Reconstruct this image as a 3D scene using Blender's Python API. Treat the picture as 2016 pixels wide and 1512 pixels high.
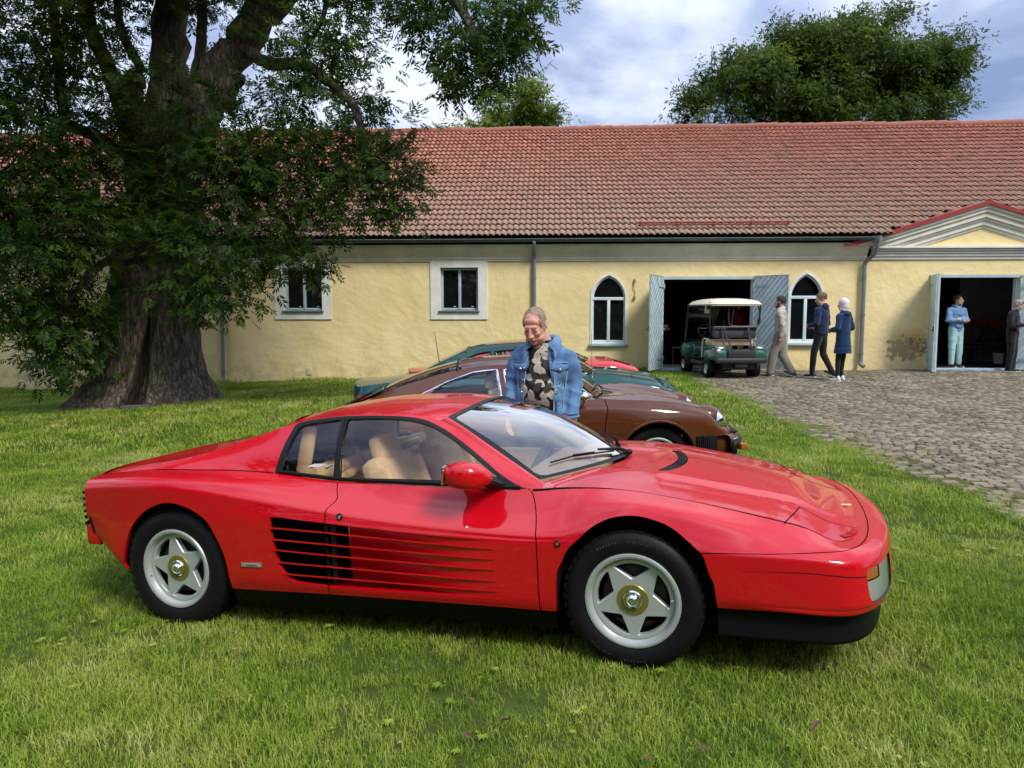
import bpy, bmesh, math, random
import numpy as np
from mathutils import Vector, Matrix
from mathutils.geometry import delaunay_2d_cdt
R = math.radians
SC = bpy.context.scene
for _o in list(bpy.data.objects): bpy.data.objects.remove(_o)
COL = SC.collection
random.seed(7); RNG = np.random.default_rng(7)

# ---------------------------------------------------------------- camera
cam_d = bpy.data.cameras.new('camera'); CAM = bpy.data.objects.new('camera', cam_d); COL.objects.link(CAM)
CAM.location = (0, 0, 1.61); CAM.rotation_euler = (R(90 - 5.32), 0, 0)
cam_d.sensor_width = 36; cam_d.lens = 36 * 1514 / 2016; cam_d.clip_end = 3000; cam_d.clip_start = .05
SC.camera = CAM
SC.view_settings.view_transform = 'Standard'; SC.view_settings.look = 'None'
SC.view_settings.gamma = 1; SC.view_settings.use_curve_mapping = False
SC.view_settings.exposure = 1.25
SC.cycles.max_bounces = 10; SC.cycles.transparent_max_bounces = 24; SC.cycles.transmission_bounces = 8
SC.cycles.use_denoising = True
# ---------------------------------------------------------------- sky: broken cloud over Nishita
SUN_EL, SUN_AZ = 48, 145          # azimuth clockwise from +Y (camera looks along +Y): behind the camera, to the right
wd = bpy.data.worlds.new('World'); SC.world = wd; wd.use_nodes = True
nt = wd.node_tree; nt.nodes.clear(); N = nt.nodes.new; LK = nt.links.new
out = N('ShaderNodeOutputWorld'); bg = N('ShaderNodeBackground'); bg.inputs['Strength'].default_value = 0.077
sky = N('ShaderNodeTexSky'); sky.sky_type = 'NISHITA'; sky.sun_disc = False
sky.sun_elevation = R(SUN_EL); sky.sun_rotation = R(SUN_AZ)
tc = N('ShaderNodeTexCoord'); sep = N('ShaderNodeSeparateXYZ'); LK(tc.outputs['Generated'], sep.inputs[0])
zz = N('ShaderNodeMath'); zz.operation = 'MAXIMUM'; LK(sep.outputs['Z'], zz.inputs[0]); zz.inputs[1].default_value = 0.0
za = N('ShaderNodeMath'); za.operation = 'ADD'; LK(zz.outputs[0], za.inputs[0]); za.inputs[1].default_value = 0.22
dx = N('ShaderNodeMath'); dx.operation = 'DIVIDE'; LK(sep.outputs['X'], dx.inputs[0]); LK(za.outputs[0], dx.inputs[1])
dy = N('ShaderNodeMath'); dy.operation = 'DIVIDE'; LK(sep.outputs['Y'], dy.inputs[0]); LK(za.outputs[0], dy.inputs[1])
cmb = N('ShaderNodeCombineXYZ'); LK(dx.outputs[0], cmb.inputs[0]); LK(dy.outputs[0], cmb.inputs[1])
mp = N('ShaderNodeMapping'); mp.inputs['Location'].default_value = (5.01, 7.74, 0.0); mp.inputs['Scale'].default_value = (1.0, .8, 1)
LK(cmb.outputs[0], mp.inputs['Vector'])
n1 = N('ShaderNodeTexNoise'); n1.inputs['Scale'].default_value = 1.15; n1.inputs['Detail'].default_value = 7; n1.inputs['Roughness'].default_value = .52
n1.inputs['Distortion'].default_value = .35
LK(mp.outputs[0], n1.inputs['Vector'])
n2 = N('ShaderNodeTexNoise'); n2.inputs['Scale'].default_value = 3.1; n2.inputs['Detail'].default_value = 8; n2.inputs['Roughness'].default_value = .55
LK(mp.outputs[0], n2.inputs['Vector'])
cr = N('ShaderNodeValToRGB'); e = cr.color_ramp.elements     # cloud brightness: slate undersides to white tops
e[0].position = .39; e[0].color = (1.35, 1.8, 3.1, 1); e[1].position = .60; e[1].color = (5.3, 5.5, 5.9, 1)
k = e.new(.475); k.color = (2.3, 2.75, 4.0, 1); k = e.new(.535); k.color = (3.9, 4.3, 5.2, 1)
mixn = N('ShaderNodeMath'); mixn.operation = 'MULTIPLY_ADD'; LK(n2.outputs['Fac'], mixn.inputs[0]); mixn.inputs[1].default_value = .22
ofs = N('ShaderNodeMath'); ofs.operation = 'MULTIPLY_ADD'; LK(n1.outputs['Fac'], ofs.inputs[0]); ofs.inputs[1].default_value = .9; ofs.inputs[2].default_value = -.06
LK(ofs.outputs[0], mixn.inputs[2])
LK(mixn.outputs[0], cr.inputs[0])
mx = N('ShaderNodeMix'); mx.data_type = 'RGBA'; mx.inputs['Factor'].default_value = .88
ov = N('ShaderNodeMath'); ov.operation = 'MULTIPLY_ADD'; LK(zz.outputs[0], ov.inputs[0]); ov.inputs[1].default_value = 1.5; ov.inputs[2].default_value = .75   # overcast dome: brighter overhead than at the horizon
vm = N('ShaderNodeVectorMath'); vm.operation = 'SCALE'; LK(cr.outputs[0], vm.inputs[0]); LK(ov.outputs[0], vm.inputs['Scale'])
LK(sky.outputs[0], mx.inputs['A']); LK(vm.outputs[0], mx.inputs['B'])
LK(mx.outputs['Result'], bg.inputs['Color']); LK(bg.outputs[0], out.inputs['Surface'])
# ---------------------------------------------------------------- sun through thin cloud
sl = bpy.data.lights.new('sun', 'SUN'); sl.energy = 1.5; sl.angle = R(16); sl.color = (1, .95, .87)
SUN = bpy.data.objects.new('sun', sl); COL.objects.link(SUN)
_sd = Vector((math.sin(R(SUN_AZ)) * math.cos(R(SUN_EL)), math.cos(R(SUN_AZ)) * math.cos(R(SUN_EL)), math.sin(R(SUN_EL))))
SUN.rotation_euler = _sd.to_track_quat('Z', 'Y').to_euler()
# ---------------------------------------------------------------- helpers
def tag(o, label=None, cat=None, group=None, kind=None):
    if label: o['label'] = label
    if cat: o['category'] = cat
    if group: o['group'] = group
    if kind: o['kind'] = kind
    return o
def empty(name, loc=(0, 0, 0), rot=None, label=None, cat=None, group=None, mat=None):
    o = bpy.data.objects.new(name, None); COL.objects.link(o); o.empty_display_size = .2
    if mat is not None: o.matrix_world = mat
    else:
        o.location = loc
        if rot: o.rotation_euler = rot
    return tag(o, label, cat, group)
def link_mesh(name, me, mats, parent=None):
    o = bpy.data.objects.new(name, me); COL.objects.link(o)
    for m in (mats if isinstance(mats, (list, tuple)) else [mats]): me.materials.append(m)
    if parent is not None: o.parent = parent
    return o
def mesh_obj(name, verts, faces, mats, parent=None, smooth=True, idx=None, normals=None, sharp=None):
    me = bpy.data.meshes.new(name)
    me.from_pydata([tuple(map(float, v)) for v in verts], [], [tuple(map(int, f)) for f in faces])
    if smooth: me.polygons.foreach_set('use_smooth', [True] * len(me.polygons))
    if idx is not None: me.polygons.foreach_set('material_index', list(map(int, idx)))
    me.update()
    if normals is not None: me.normals_split_custom_set_from_vertices([tuple(map(float, n)) for n in normals])
    elif sharp is not None and smooth:
        try: me.set_sharp_from_angle(angle=R(sharp))
        except Exception: pass
    return link_mesh(name, me, mats, parent)
def tri_mesh(name, V, F, mats, parent=None, smooth=False, idx=None, cols=None):
    """fast numpy build; F is (n,3) or (n,4)"""
    me = bpy.data.meshes.new(name); V = np.asarray(V, np.float32); F = np.asarray(F, np.int32); k = F.shape[1]
    me.vertices.add(len(V)); me.vertices.foreach_set('co', V.ravel())
    me.loops.add(F.size); me.loops.foreach_set('vertex_index', F.ravel())
    me.polygons.add(len(F)); me.polygons.foreach_set('loop_start', np.arange(0, F.size, k, dtype=np.int32))
    if smooth: me.polygons.foreach_set('use_smooth', np.ones(len(F), bool))
    if idx is not None: me.polygons.foreach_set('material_index', np.asarray(idx, np.int32))
    if cols is not None:
        a = me.attributes.new('tint', 'FLOAT', 'POINT'); a.data.foreach_set('value', np.asarray(cols, np.float32))
    me.update(); me.validate()
    return link_mesh(name, me, mats, parent)
class MB:
    """collects primitive shapes into ONE mesh"""
    def __init__(s): s.v = []; s.f = []; s.m = []
    def add(s, V, F, m=0):
        b = len(s.v); s.v.extend([tuple(map(float, p)) for p in V]); s.f.extend([tuple(b + int(i) for i in f) for f in F]); s.m.extend([m] * len(F)); return s
    def box(s, c, d, rot=None, m=0, bev=0.0):
        x, y, z = [q / 2 for q in d]
        if bev <= 0:
            V = [(-x, -y, -z), (x, -y, -z), (x, y, -z), (-x, y, -z), (-x, -y, z), (x, -y, z), (x, y, z), (-x, y, z)]
            F = [(0, 3, 2, 1), (4, 5, 6, 7), (0, 1, 5, 4), (1, 2, 6, 5), (2, 3, 7, 6), (3, 0, 4, 7)]
        else:
            bm = bmesh.new(); bmesh.ops.create_cube(bm, size=1)
            for q in bm.verts: q.co = Vector((q.co.x * d[0], q.co.y * d[1], q.co.z * d[2]))
            bmesh.ops.bevel(bm, geom=bm.edges[:], offset=min(bev, min(d) * .49), segments=2, profile=.5, affect='EDGES')
            bm.verts.index_update(); V = [q.co.copy() for q in bm.verts]; F = [[q.index for q in f.verts] for f in bm.faces]; bm.free()
        M = Matrix.Translation(Vector(c)) @ (rot.to_4x4() if rot is not None else Matrix())
        return s.add([M @ Vector(p) for p in V], F, m)
    def tube(s, pts, rad, n=8, m=0, cap=True, closed=False):
        P = [Vector(p) for p in pts]; k = len(P); rr = rad if isinstance(rad, (list, tuple, np.ndarray)) else [rad] * k
        V = []; F = []; up = None
        for i, p in enumerate(P):
            if closed: d = (P[(i + 1) % k] - P[i - 1]).normalized()
            else: d = (P[min(i + 1, k - 1)] - P[max(i - 1, 0)]).normalized()
            if up is None:
                up = Vector((0, 0, 1)) if abs(d.z) < .9 else Vector((1, 0, 0))
            a = (up - d * up.dot(d)); a = a.normalized() if a.length > 1e-6 else d.orthogonal().normalized(); b = d.cross(a); up = a
            for j in range(n):
                t = 2 * math.pi * j / n; V.append(p + (a * math.cos(t) + b * math.sin(t)) * rr[i])
        for i in range(k if closed else k - 1):
            i2 = (i + 1) % k
            for j in range(n): F.append((i * n + j, i * n + (j + 1) % n, i2 * n + (j + 1) % n, i2 * n + j))
        if cap and not closed: F += [tuple(range(n - 1, -1, -1)), tuple((k - 1) * n + j for j in range(n))]
        return s.add(V, F, m)
    def lathe(s, prof, c=(0, 0, 0), axis='Z', n=32, m=0, flip=False):
        """prof: list of (radius, height along axis)"""
        V = []; F = []; k = len(prof)
        for r, h in prof:
            for j in range(n):
                t = 2 * math.pi * j / n; a, b = r * math.cos(t), r * math.sin(t)
                V.append({'Z': (a, b, h), 'Y': (b, h, a), 'X': (h, a, b)}[axis])
        for i in range(k - 1):
            for j in range(n):
                q = (i * n + j, i * n + (j + 1) % n, (i + 1) * n + (j + 1) % n, (i + 1) * n + j)
                F.append(q[::-1] if flip else q)
        V = [(p[0] + c[0], p[1] + c[1], p[2] + c[2]) for p in V]
        return s.add(V, F, m)
    def prism(s, poly, h0, h1, fn, m=0):
        """poly of 2d points, fn(a,b,h) -> 3d; simple polygon"""
        tri = cdt_poly(poly)
        n = len(poly); V = [fn(a, b, h0) for a, b in poly] + [fn(a, b, h1) for a, b in poly]
        F = [(a, c, b) for a, b, c in tri] + [(a + n, b + n, c + n) for a, b, c in tri]
        F += [(i, (i + 1) % n, (i + 1) % n + n, i + n) for i in range(n)]
        return s.add(V, F, m)
    def sphere(s, c, r, n=12, k=8, m=0):
        rx, ry, rz = r if isinstance(r, (tuple, list)) else (r, r, r); V = []; F = []
        for i in range(k + 1):
            p = math.pi * i / k - math.pi / 2
            for j in range(n):
                t = 2 * math.pi * j / n; V.append((c[0] + rx * math.cos(p) * math.cos(t), c[1] + ry * math.cos(p) * math.sin(t), c[2] + rz * math.sin(p)))
        for i in range(k):
            for j in range(n): F.append((i * n + j, i * n + (j + 1) % n, (i + 1) * n + (j + 1) % n, (i + 1) * n + j))
        return s.add(V, F, m)
    def build(s, name, mats, parent=None, smooth=True, sharp=35):
        if not s.v: return None
        o = mesh_obj(name, s.v, s.f, mats, parent, smooth, s.m)
        me = o.data
        bm = bmesh.new(); bm.from_mesh(me); bmesh.ops.remove_doubles(bm, verts=bm.verts, dist=1e-6)
        bmesh.ops.recalc_face_normals(bm, faces=bm.faces); bm.to_mesh(me); bm.free()
        if smooth:
            try: me.set_sharp_from_angle(angle=R(sharp))
            except Exception: pass
        return o
def pip(P, poly):
    P = np.asarray(P, float); poly = np.asarray(poly, float); x, y = P[:, 0], P[:, 1]; ins = np.zeros(len(P), bool)
    x0, y0 = poly[-1]
    for x1, y1 in poly:
        c = ((y1 > y) != (y0 > y)) & (x < (x0 - x1) * (y - y1) / (y0 - y1 + 1e-30) + x1); ins ^= c; x0, y0 = x1, y1
    return ins
def cdt_poly(poly, holes=(), inner=None):
    """triangles over poly minus holes; indices into poly+holes+inner (inner: extra points)"""
    pts = [tuple(p) for p in poly]; E = [(i, (i + 1) % len(poly)) for i in range(len(poly))]
    for h in holes:
        b = len(pts); pts += [tuple(p) for p in h]; E += [(b + i, b + (i + 1) % len(h)) for i in range(len(h))]
    if inner is not None: pts += [tuple(p) for p in inner]
    v, e_, f, ov, oe, of = delaunay_2d_cdt([Vector(p) for p in pts], E, [], 0, 1e-7)
    # map output verts back
    mp_ = [o[0] if o else -1 for o in ov]
    VV = np.array([tuple(q) for q in v]); T = [t for t in f]
    cen = np.array([(VV[t[0]] + VV[t[1]] + VV[t[2]]) / 3 for t in T]) if T else np.zeros((0, 2))
    ok = pip(cen, poly)
    for h in holes: ok &= ~pip(cen, h)
    return [tuple(mp_[i] for i in t) for t, k_ in zip(T, ok) if k_ and min(mp_[i] for i in t) >= 0]
def resample(poly, d, closed=True):
    poly = [np.array(p, float) for p in poly]; outp = []; n = len(poly)
    for i in range(n if closed else n - 1):
        a, b = poly[i], poly[(i + 1) % n]; L = np.linalg.norm(b - a); k_ = max(1, int(math.ceil(L / d)))
        for j in range(k_): outp.append(a + (b - a) * j / k_)
    if not closed: outp.append(poly[-1])
    return outp
def smoothline(pts, per=8, closed=False):
    """Catmull-Rom through points (any dimension)"""
    P = [np.array(p, float) for p in pts]; n = len(P); outp = []
    for i in range(n if closed else n - 1):
        if closed: a, b, c, d = P[i - 1], P[i], P[(i + 1) % n], P[(i + 2) % n]
        else: a, b, c, d = P[max(i - 1, 0)], P[i], P[i + 1], P[min(i + 2, n - 1)]
        for j in range(per):
            t = j / per; outp.append(.5 * ((2 * b) + (c - a) * t + (2 * a - 5 * b + 4 * c - d) * t * t + (3 * b - a - 3 * c + d) * t ** 3))
    if not closed: outp.append(P[-1])
    return outp
def panel_mesh(fn, nfn, poly, holes, d, scale=(1, 1), jit=0.0):
    """triangulated patch of surface fn(u,v) over poly minus holes. returns V, N, T, boundary count"""
    sx, sy = scale
    S_ = lambda q: [(p[0] * sx, p[1] * sy) for p in q]
    po = resample(S_(poly), d); ho = [resample(S_(h), d) for h in holes]
    A = np.array(po); lo, hi = A.min(0), A.max(0)
    gx, gy = np.meshgrid(np.arange(lo[0] + d / 2, hi[0], d), np.arange(lo[1] + d / 2, hi[1], d * .87)); gx[1::2] += d / 2
    G = np.stack([gx.ravel(), gy.ravel()], 1); ok = pip(G, po)
    for h in ho: ok &= ~pip(G, h)
    B = np.concatenate([A] + [np.array(h) for h in ho]); keep = np.zeros(len(G), bool)
    idx_ = np.where(ok)[0]
    for s0 in range(0, len(idx_), 2000):
        ii = idx_[s0:s0 + 2000]; dm = ((G[ii][:, None, :] - B[None]) ** 2).sum(-1).min(1); keep[ii] = dm > (d * .55) ** 2
    G = G[keep]
    T = cdt_poly(po, ho, G)
    uv = np.concatenate([B, G]) / np.array([sx, sy])
    return fn(uv[:, 0], uv[:, 1]), (nfn(uv[:, 0], uv[:, 1]) if nfn else None), T, uv
# ---------------------------------------------------------------- materials
def mat(name): 
    m = bpy.data.materials.new(name); m.use_nodes = True; return m
def pbr(name, col, rough=.5, metal=0, coat=0, spec=.5, bump=0, bscale=40, var=0, vscale=6, noise_obj=True, sheen=0, alpha=None, detail=4, coat_rough=.03, col2=None):
    m = mat(name); t = m.node_tree; b = t.nodes['Principled BSDF']
    b.inputs['Base Color'].default_value = (*col, 1); b.inputs['Roughness'].default_value = rough; b.inputs['Metallic'].default_value = metal
    b.inputs['Coat Weight'].default_value = coat; b.inputs['Coat Roughness'].default_value = coat_rough; b.inputs['Specular IOR Level'].default_value = spec
    if sheen: b.inputs['Sheen Weight'].default_value = sheen
    if bump or var:
        tcn = t.nodes.new('ShaderNodeTexCoord')
    if bump:
        n = t.nodes.new('ShaderNodeTexNoise'); n.inputs['Scale'].default_value = bscale; n.inputs['Detail'].default_value = detail
        t.links.new(tcn.outputs['Object'], n.inputs['Vector'])
        bp = t.nodes.new('ShaderNodeBump'); bp.inputs['Strength'].default_value = bump; bp.inputs['Distance'].default_value = .01
        t.links.new(n.outputs['Fac'], bp.inputs['Height']); t.links.new(bp.outputs[0], b.inputs['Normal'])
    if var:
        n = t.nodes.new('ShaderNodeTexNoise'); n.inputs['Scale'].default_value = vscale; n.inputs['Detail'].default_value = 6; n.inputs['Roughness'].default_value = .6
        t.links.new(tcn.outputs['Object'], n.inputs['Vector'])
        r = t.nodes.new('ShaderNodeValToRGB'); r.color_ramp.elements[0].position = .3; r.color_ramp.elements[1].position = .7
        c2 = col2 if col2 else tuple(c * (1 - var) for c in col)
        r.color_ramp.elements[0].color = (*c2, 1); r.color_ramp.elements[1].color = (*(tuple(min(1, c * (1 + var * .5)) for c in col) if not col2 else col), 1)
        t.links.new(n.outputs['Fac'], r.inputs[0]); t.links.new(r.outputs[0], b.inputs['Base Color'])
    return m
def glass_mat(name, tint=(.75, .8, .8), refl=1.0, ior=1.5, rough=0.0):
    m = mat(name); t = m.node_tree; t.nodes.clear()
    o = t.nodes.new('ShaderNodeOutputMaterial'); mxs = t.nodes.new('ShaderNodeMixShader'); tr = t.nodes.new('ShaderNodeBsdfTransparent'); gl = t.nodes.new('ShaderNodeBsdfGlossy')
    tr.inputs['Color'].default_value = (*tint, 1); gl.inputs['Roughness'].default_value = rough
    geo = t.nodes.new('ShaderNodeNewGeometry'); dt = t.nodes.new('ShaderNodeVectorMath'); dt.operation = 'DOT_PRODUCT'
    t.links.new(geo.outputs['Incoming'], dt.inputs[0]); t.links.new(geo.outputs['Normal'], dt.inputs[1])
    def mth(op, a, b_):
        n = t.nodes.new('ShaderNodeMath'); n.operation = op
        for i, q in enumerate((a, b_)):
            if q is None: continue
            if isinstance(q, (int, float)): n.inputs[i].default_value = q
            else: t.links.new(q, n.inputs[i])
        return n.outputs[0]
    ab = mth('ABSOLUTE', dt.outputs['Value'], None); om = mth('SUBTRACT', 1.0, ab); p5 = mth('POWER', om, 4.0)
    r0 = ((ior - 1) / (ior + 1)) ** 2
    fc = mth('ADD', mth('MULTIPLY', p5, 1 - r0), r0); fc = mth('MINIMUM', mth('MULTIPLY', fc, refl), .95)      # Schlick, same from both sides
    t.links.new(fc, mxs.inputs[0]); t.links.new(tr.outputs[0], mxs.inputs[1]); t.links.new(gl.outputs[0], mxs.inputs[2]); t.links.new(mxs.outputs[0], o.inputs['Surface'])
    return m
def paint(name, col, ior=1.5, wet=0.0):
    m = pbr(name, col, rough=.4, coat=.85, spec=.08, coat_rough=.012)
    t = m.node_tree; b = t.nodes['Principled BSDF']; b.inputs['Coat IOR'].default_value = ior
    if wet:                                   # fine rain beads standing on upward faces
        tcn = t.nodes.new('ShaderNodeTexCoord'); v = t.nodes.new('ShaderNodeTexVoronoi'); v.inputs['Scale'].default_value = 170; v.inputs['Randomness'].default_value = 1
        t.links.new(tcn.outputs['Object'], v.inputs['Vector'])
        r = t.nodes.new('ShaderNodeMapRange'); r.inputs[1].default_value = .0; r.inputs[2].default_value = .42; r.inputs[3].default_value = 1; r.inputs[4].default_value = 0
        t.links.new(v.outputs['Distance'], r.inputs[0])
        ge = t.nodes.new('ShaderNodeNewGeometry'); sp = t.nodes.new('ShaderNodeSeparateXYZ'); t.links.new(ge.outputs['Normal'], sp.inputs[0])
        r2 = t.nodes.new('ShaderNodeMapRange'); r2.inputs[1].default_value = .75; r2.inputs[2].default_value = .97; t.links.new(sp.outputs['Z'], r2.inputs[0])
        mu = t.nodes.new('ShaderNodeMath'); mu.operation = 'MULTIPLY'; t.links.new(r.outputs[0], mu.inputs[0]); t.links.new(r2.outputs[0], mu.inputs[1])
        bp = t.nodes.new('ShaderNodeBump'); bp.inputs['Strength'].default_value = wet; bp.inputs['Distance'].default_value = .002
        t.links.new(mu.outputs[0], bp.inputs['Height']); t.links.new(bp.outputs[0], b.inputs['Coat Normal'])
    return m
M = {}
M['red_paint'] = paint('red_paint', (.50, .001, .008), 1.66, wet=.3)
M['brown_paint'] = paint('brown_paint', (.078, .023, .006))
M['green_paint'] = paint('green_paint', (.002, .055, .055))
M['black'] = pbr('black_trim', (.006, .006, .007), .38, spec=.3)
M['void'] = pbr('dark_recess', (.004, .004, .004), .9, spec=.1)
M['rubber'] = pbr('tyre_rubber', (.0055, .0055, .006), .55, spec=.22, bump=.15, bscale=60)
M['alloy'] = pbr('silver_alloy', (.50, .53, .52), .36, metal=.5, bump=.03, bscale=300)
M['chrome'] = pbr('chrome', (.85, .86, .87), .07, metal=1)
M['brass'] = pbr('yellow_hub', (.27, .235, .055), .3, metal=.6)
M['glass'] = glass_mat('car_glass', (.93, .95, .94), 1.8)
M['windscreen'] = glass_mat('windscreen_glass', (.80, .84, .83), 4.4)
M['tan'] = pbr('tan_leather', (.64, .42, .22), .5, bump=.08, bscale=90, var=.12, vscale=5)
M['dark_trim'] = pbr('dark_interior', (.03, .027, .025), .6)
M['amber'] = pbr('amber_lens', (.30, .085, .008), .15, coat=.5)
M['clear'] = pbr('clear_lens', (.42, .45, .43), .14, metal=.45, coat=1, bump=.4, bscale=140)
M['red_lens'] = pbr('red_lens', (.45, .006, .008), .12, coat=.8)
M['spoiler'] = pbr('black_plastic', (.004, .0042, .005), .5, spec=.12, bump=.06, bscale=60)
def pchip_slopes(x,y):
    # y: (...,n) along last axis
    h=np.diff(x); d=np.diff(y,axis=-1)/h
    m=np.zeros_like(y)
    w1=2*h[1:]+h[:-1]; w2=h[1:]+2*h[:-1]
    a,b=d[...,:-1],d[...,1:]
    ok=(a*b)>0
    with np.errstate(divide='ignore',invalid='ignore'):
        mm=(w1+w2)/(w1/a+w2/b)
    m[...,1:-1]=np.where(ok,mm,0)
    m[...,0]=d[...,0]; m[...,-1]=d[...,-1]
    return m
def pchip(x,y,q):
    x=np.asarray(x,float); y=np.asarray(y,float); q=np.asarray(q,float)
    m=pchip_slopes(x,y)
    i=np.clip(np.searchsorted(x,q)-1,0,len(x)-2)
    h=x[i+1]-x[i]; s=np.clip((q-x[i])/h,0,1)
    y0,y1,m0,m1=y[...,i],y[...,i+1],m[...,i],m[...,i+1]
    return (2*s**3-3*s**2+1)*y0+(s**3-2*s**2+s)*h*m0+(-2*s**3+3*s**2)*y1+(s**3-s**2)*h*m1
class Surf:
    """surface lofted through lengthwise curves; curve = list of (t, X, w, z)"""
    def __init__(s,curves,nt=600,nv=140,crisp=None):
        t0=curves[0][0][0]; t1=curves[0][-1][0]
        s.t=np.linspace(t0,t1,nt); n=len(curves); s.v=np.linspace(0,n-1,nv)
        K=np.zeros((nt,3,n))
        for i,c in enumerate(curves):
            c=np.array(c,float)
            for k in range(3): K[:,k,i]=pchip(c[:,0],c[:,k+1],s.t)
        # soften lengthwise
        for _ in range(s.soft if hasattr(s,'soft') else 14):
            K[1:-1]=K[1:-1]*.5+(K[:-2]+K[2:])*.25
        kn=np.arange(n,dtype=float)
        if crisp is not None:      # extra rails hug curve 3 so that it reads as a pressed edge where wanted
            G0=pchip(kn,K,np.array([2.7,3.3])); c=np.interp(s.t,[a for a,b in crisp],[b for a,b in crisp])[:,None]
            a=G0[:,:,0]*(1-c)+(K[:,:,2]*.3+K[:,:,3]*.7)*c; b=G0[:,:,1]*(1-c)+(K[:,:,3]*.7+K[:,:,4]*.3)*c
            K=np.concatenate([K[:,:,:3],a[:,:,None],K[:,:,3:4],b[:,:,None],K[:,:,4:]],2); kn=np.array([0,1,2,2.7,3,3.3]+list(range(4,n)),float)
        G=pchip(kn,K,s.v)      # nt,3,nv
        s.G=np.transpose(G,(0,2,1)).copy()  # nt,nv,3  (X,w,z)
        for _ in range(1 if crisp is not None else 3): s.G[:,1:-1]=s.G[:,1:-1]*.5+(s.G[:,:-2]+s.G[:,2:])*.25
        du=np.gradient(s.G,axis=0); dv=np.gradient(s.G,axis=1)
        N=np.cross(du,dv); N/=np.linalg.norm(N,axis=2,keepdims=True)+1e-12
        s.N=N
    def _bil(s,A,t,v):
        t=np.asarray(t,float); v=np.asarray(v,float)
        a=np.clip((t-s.t[0])/(s.t[1]-s.t[0]),0,len(s.t)-1.0001); b=np.clip((v-s.v[0])/(s.v[1]-s.v[0]),0,len(s.v)-1.0001)
        i=a.astype(int); j=b.astype(int); a=(a-i)[...,None]; b=(b-j)[...,None]
        return (A[i,j]*(1-a)*(1-b)+A[i+1,j]*a*(1-b)+A[i,j+1]*(1-a)*b+A[i+1,j+1]*a*b)
    def __call__(s,t,v): return s._bil(s.G,t,v)
    def nrm(s,t,v):
        n=s._bil(s.N,t,v); return n/(np.linalg.norm(n,axis=-1,keepdims=True)+1e-12)
    def inv(s,X,z):
        d=(s.G[...,0]-X)**2+(s.G[...,2]-z)**2
        i,j=np.unravel_index(np.argmin(d),d.shape); t,v=s.t[i],s.v[j]
        for _ in range(8):
            e=1e-3; p=s(t,v); r=np.array([X-p[0],z-p[2]])
            a=(s(t+e,v)-p)/e; b=(s(t,v+e)-p)/e
            M=np.array([[a[0],b[0]],[a[2],b[2]]])
            if abs(np.linalg.det(M))<1e-7: break
            dd=np.linalg.solve(M,r); dd=np.clip(dd,-.1,.1); t+=dd[0]; v+=dd[1]
            t=min(max(t,s.t[0]),s.t[-1]); v=min(max(v,s.v[0]),s.v[-1])
        return t,v
def C(*rows): return rows
# ---- red car side: tail -> nose centre, bottom -> belt / bonnet edge
def mk(ts,X,w,z):
    # each of X,w,z given as dict-like list of (t,val)
    out=[]
    for t in ts:
        out.append((t,*[float(pchip([a for a,_ in q],[b for _,b in q],t)) for q in (X,w,z)]))
    return out
TS=[-3.22,-3.1,-2.95,-2.75,-2.55,-2.35,-2.15,-1.9,-1.7,-1.5,-1.25,-1,-.75,-.5,-.35,-.2,0,.2,.4,.6,.75,.9,1.05,1.2,1.4,1.6,1.8]
XS=[(-3.22,-3.22),(0.75,.75)]
def wrapX(x90,x105,x12,x14,x16,x18): return [(-3.22,-3.22),(0,0),(.6,.6),(.75,.75),(.9,x90),(1.05,x105),(1.2,x12),(1.4,x14),(1.6,x16),(1.8,x18)]
OUTX=wrapX(.9,1.005,1.08,1.135,1.165,1.175)
def W(side,k):   # k scales the wrap
    return side+[(.9,.835*k),(1.05,.76*k),(1.2,.63*k),(1.4,.42*k),(1.6,.21*k),(1.8,0)]
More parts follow.
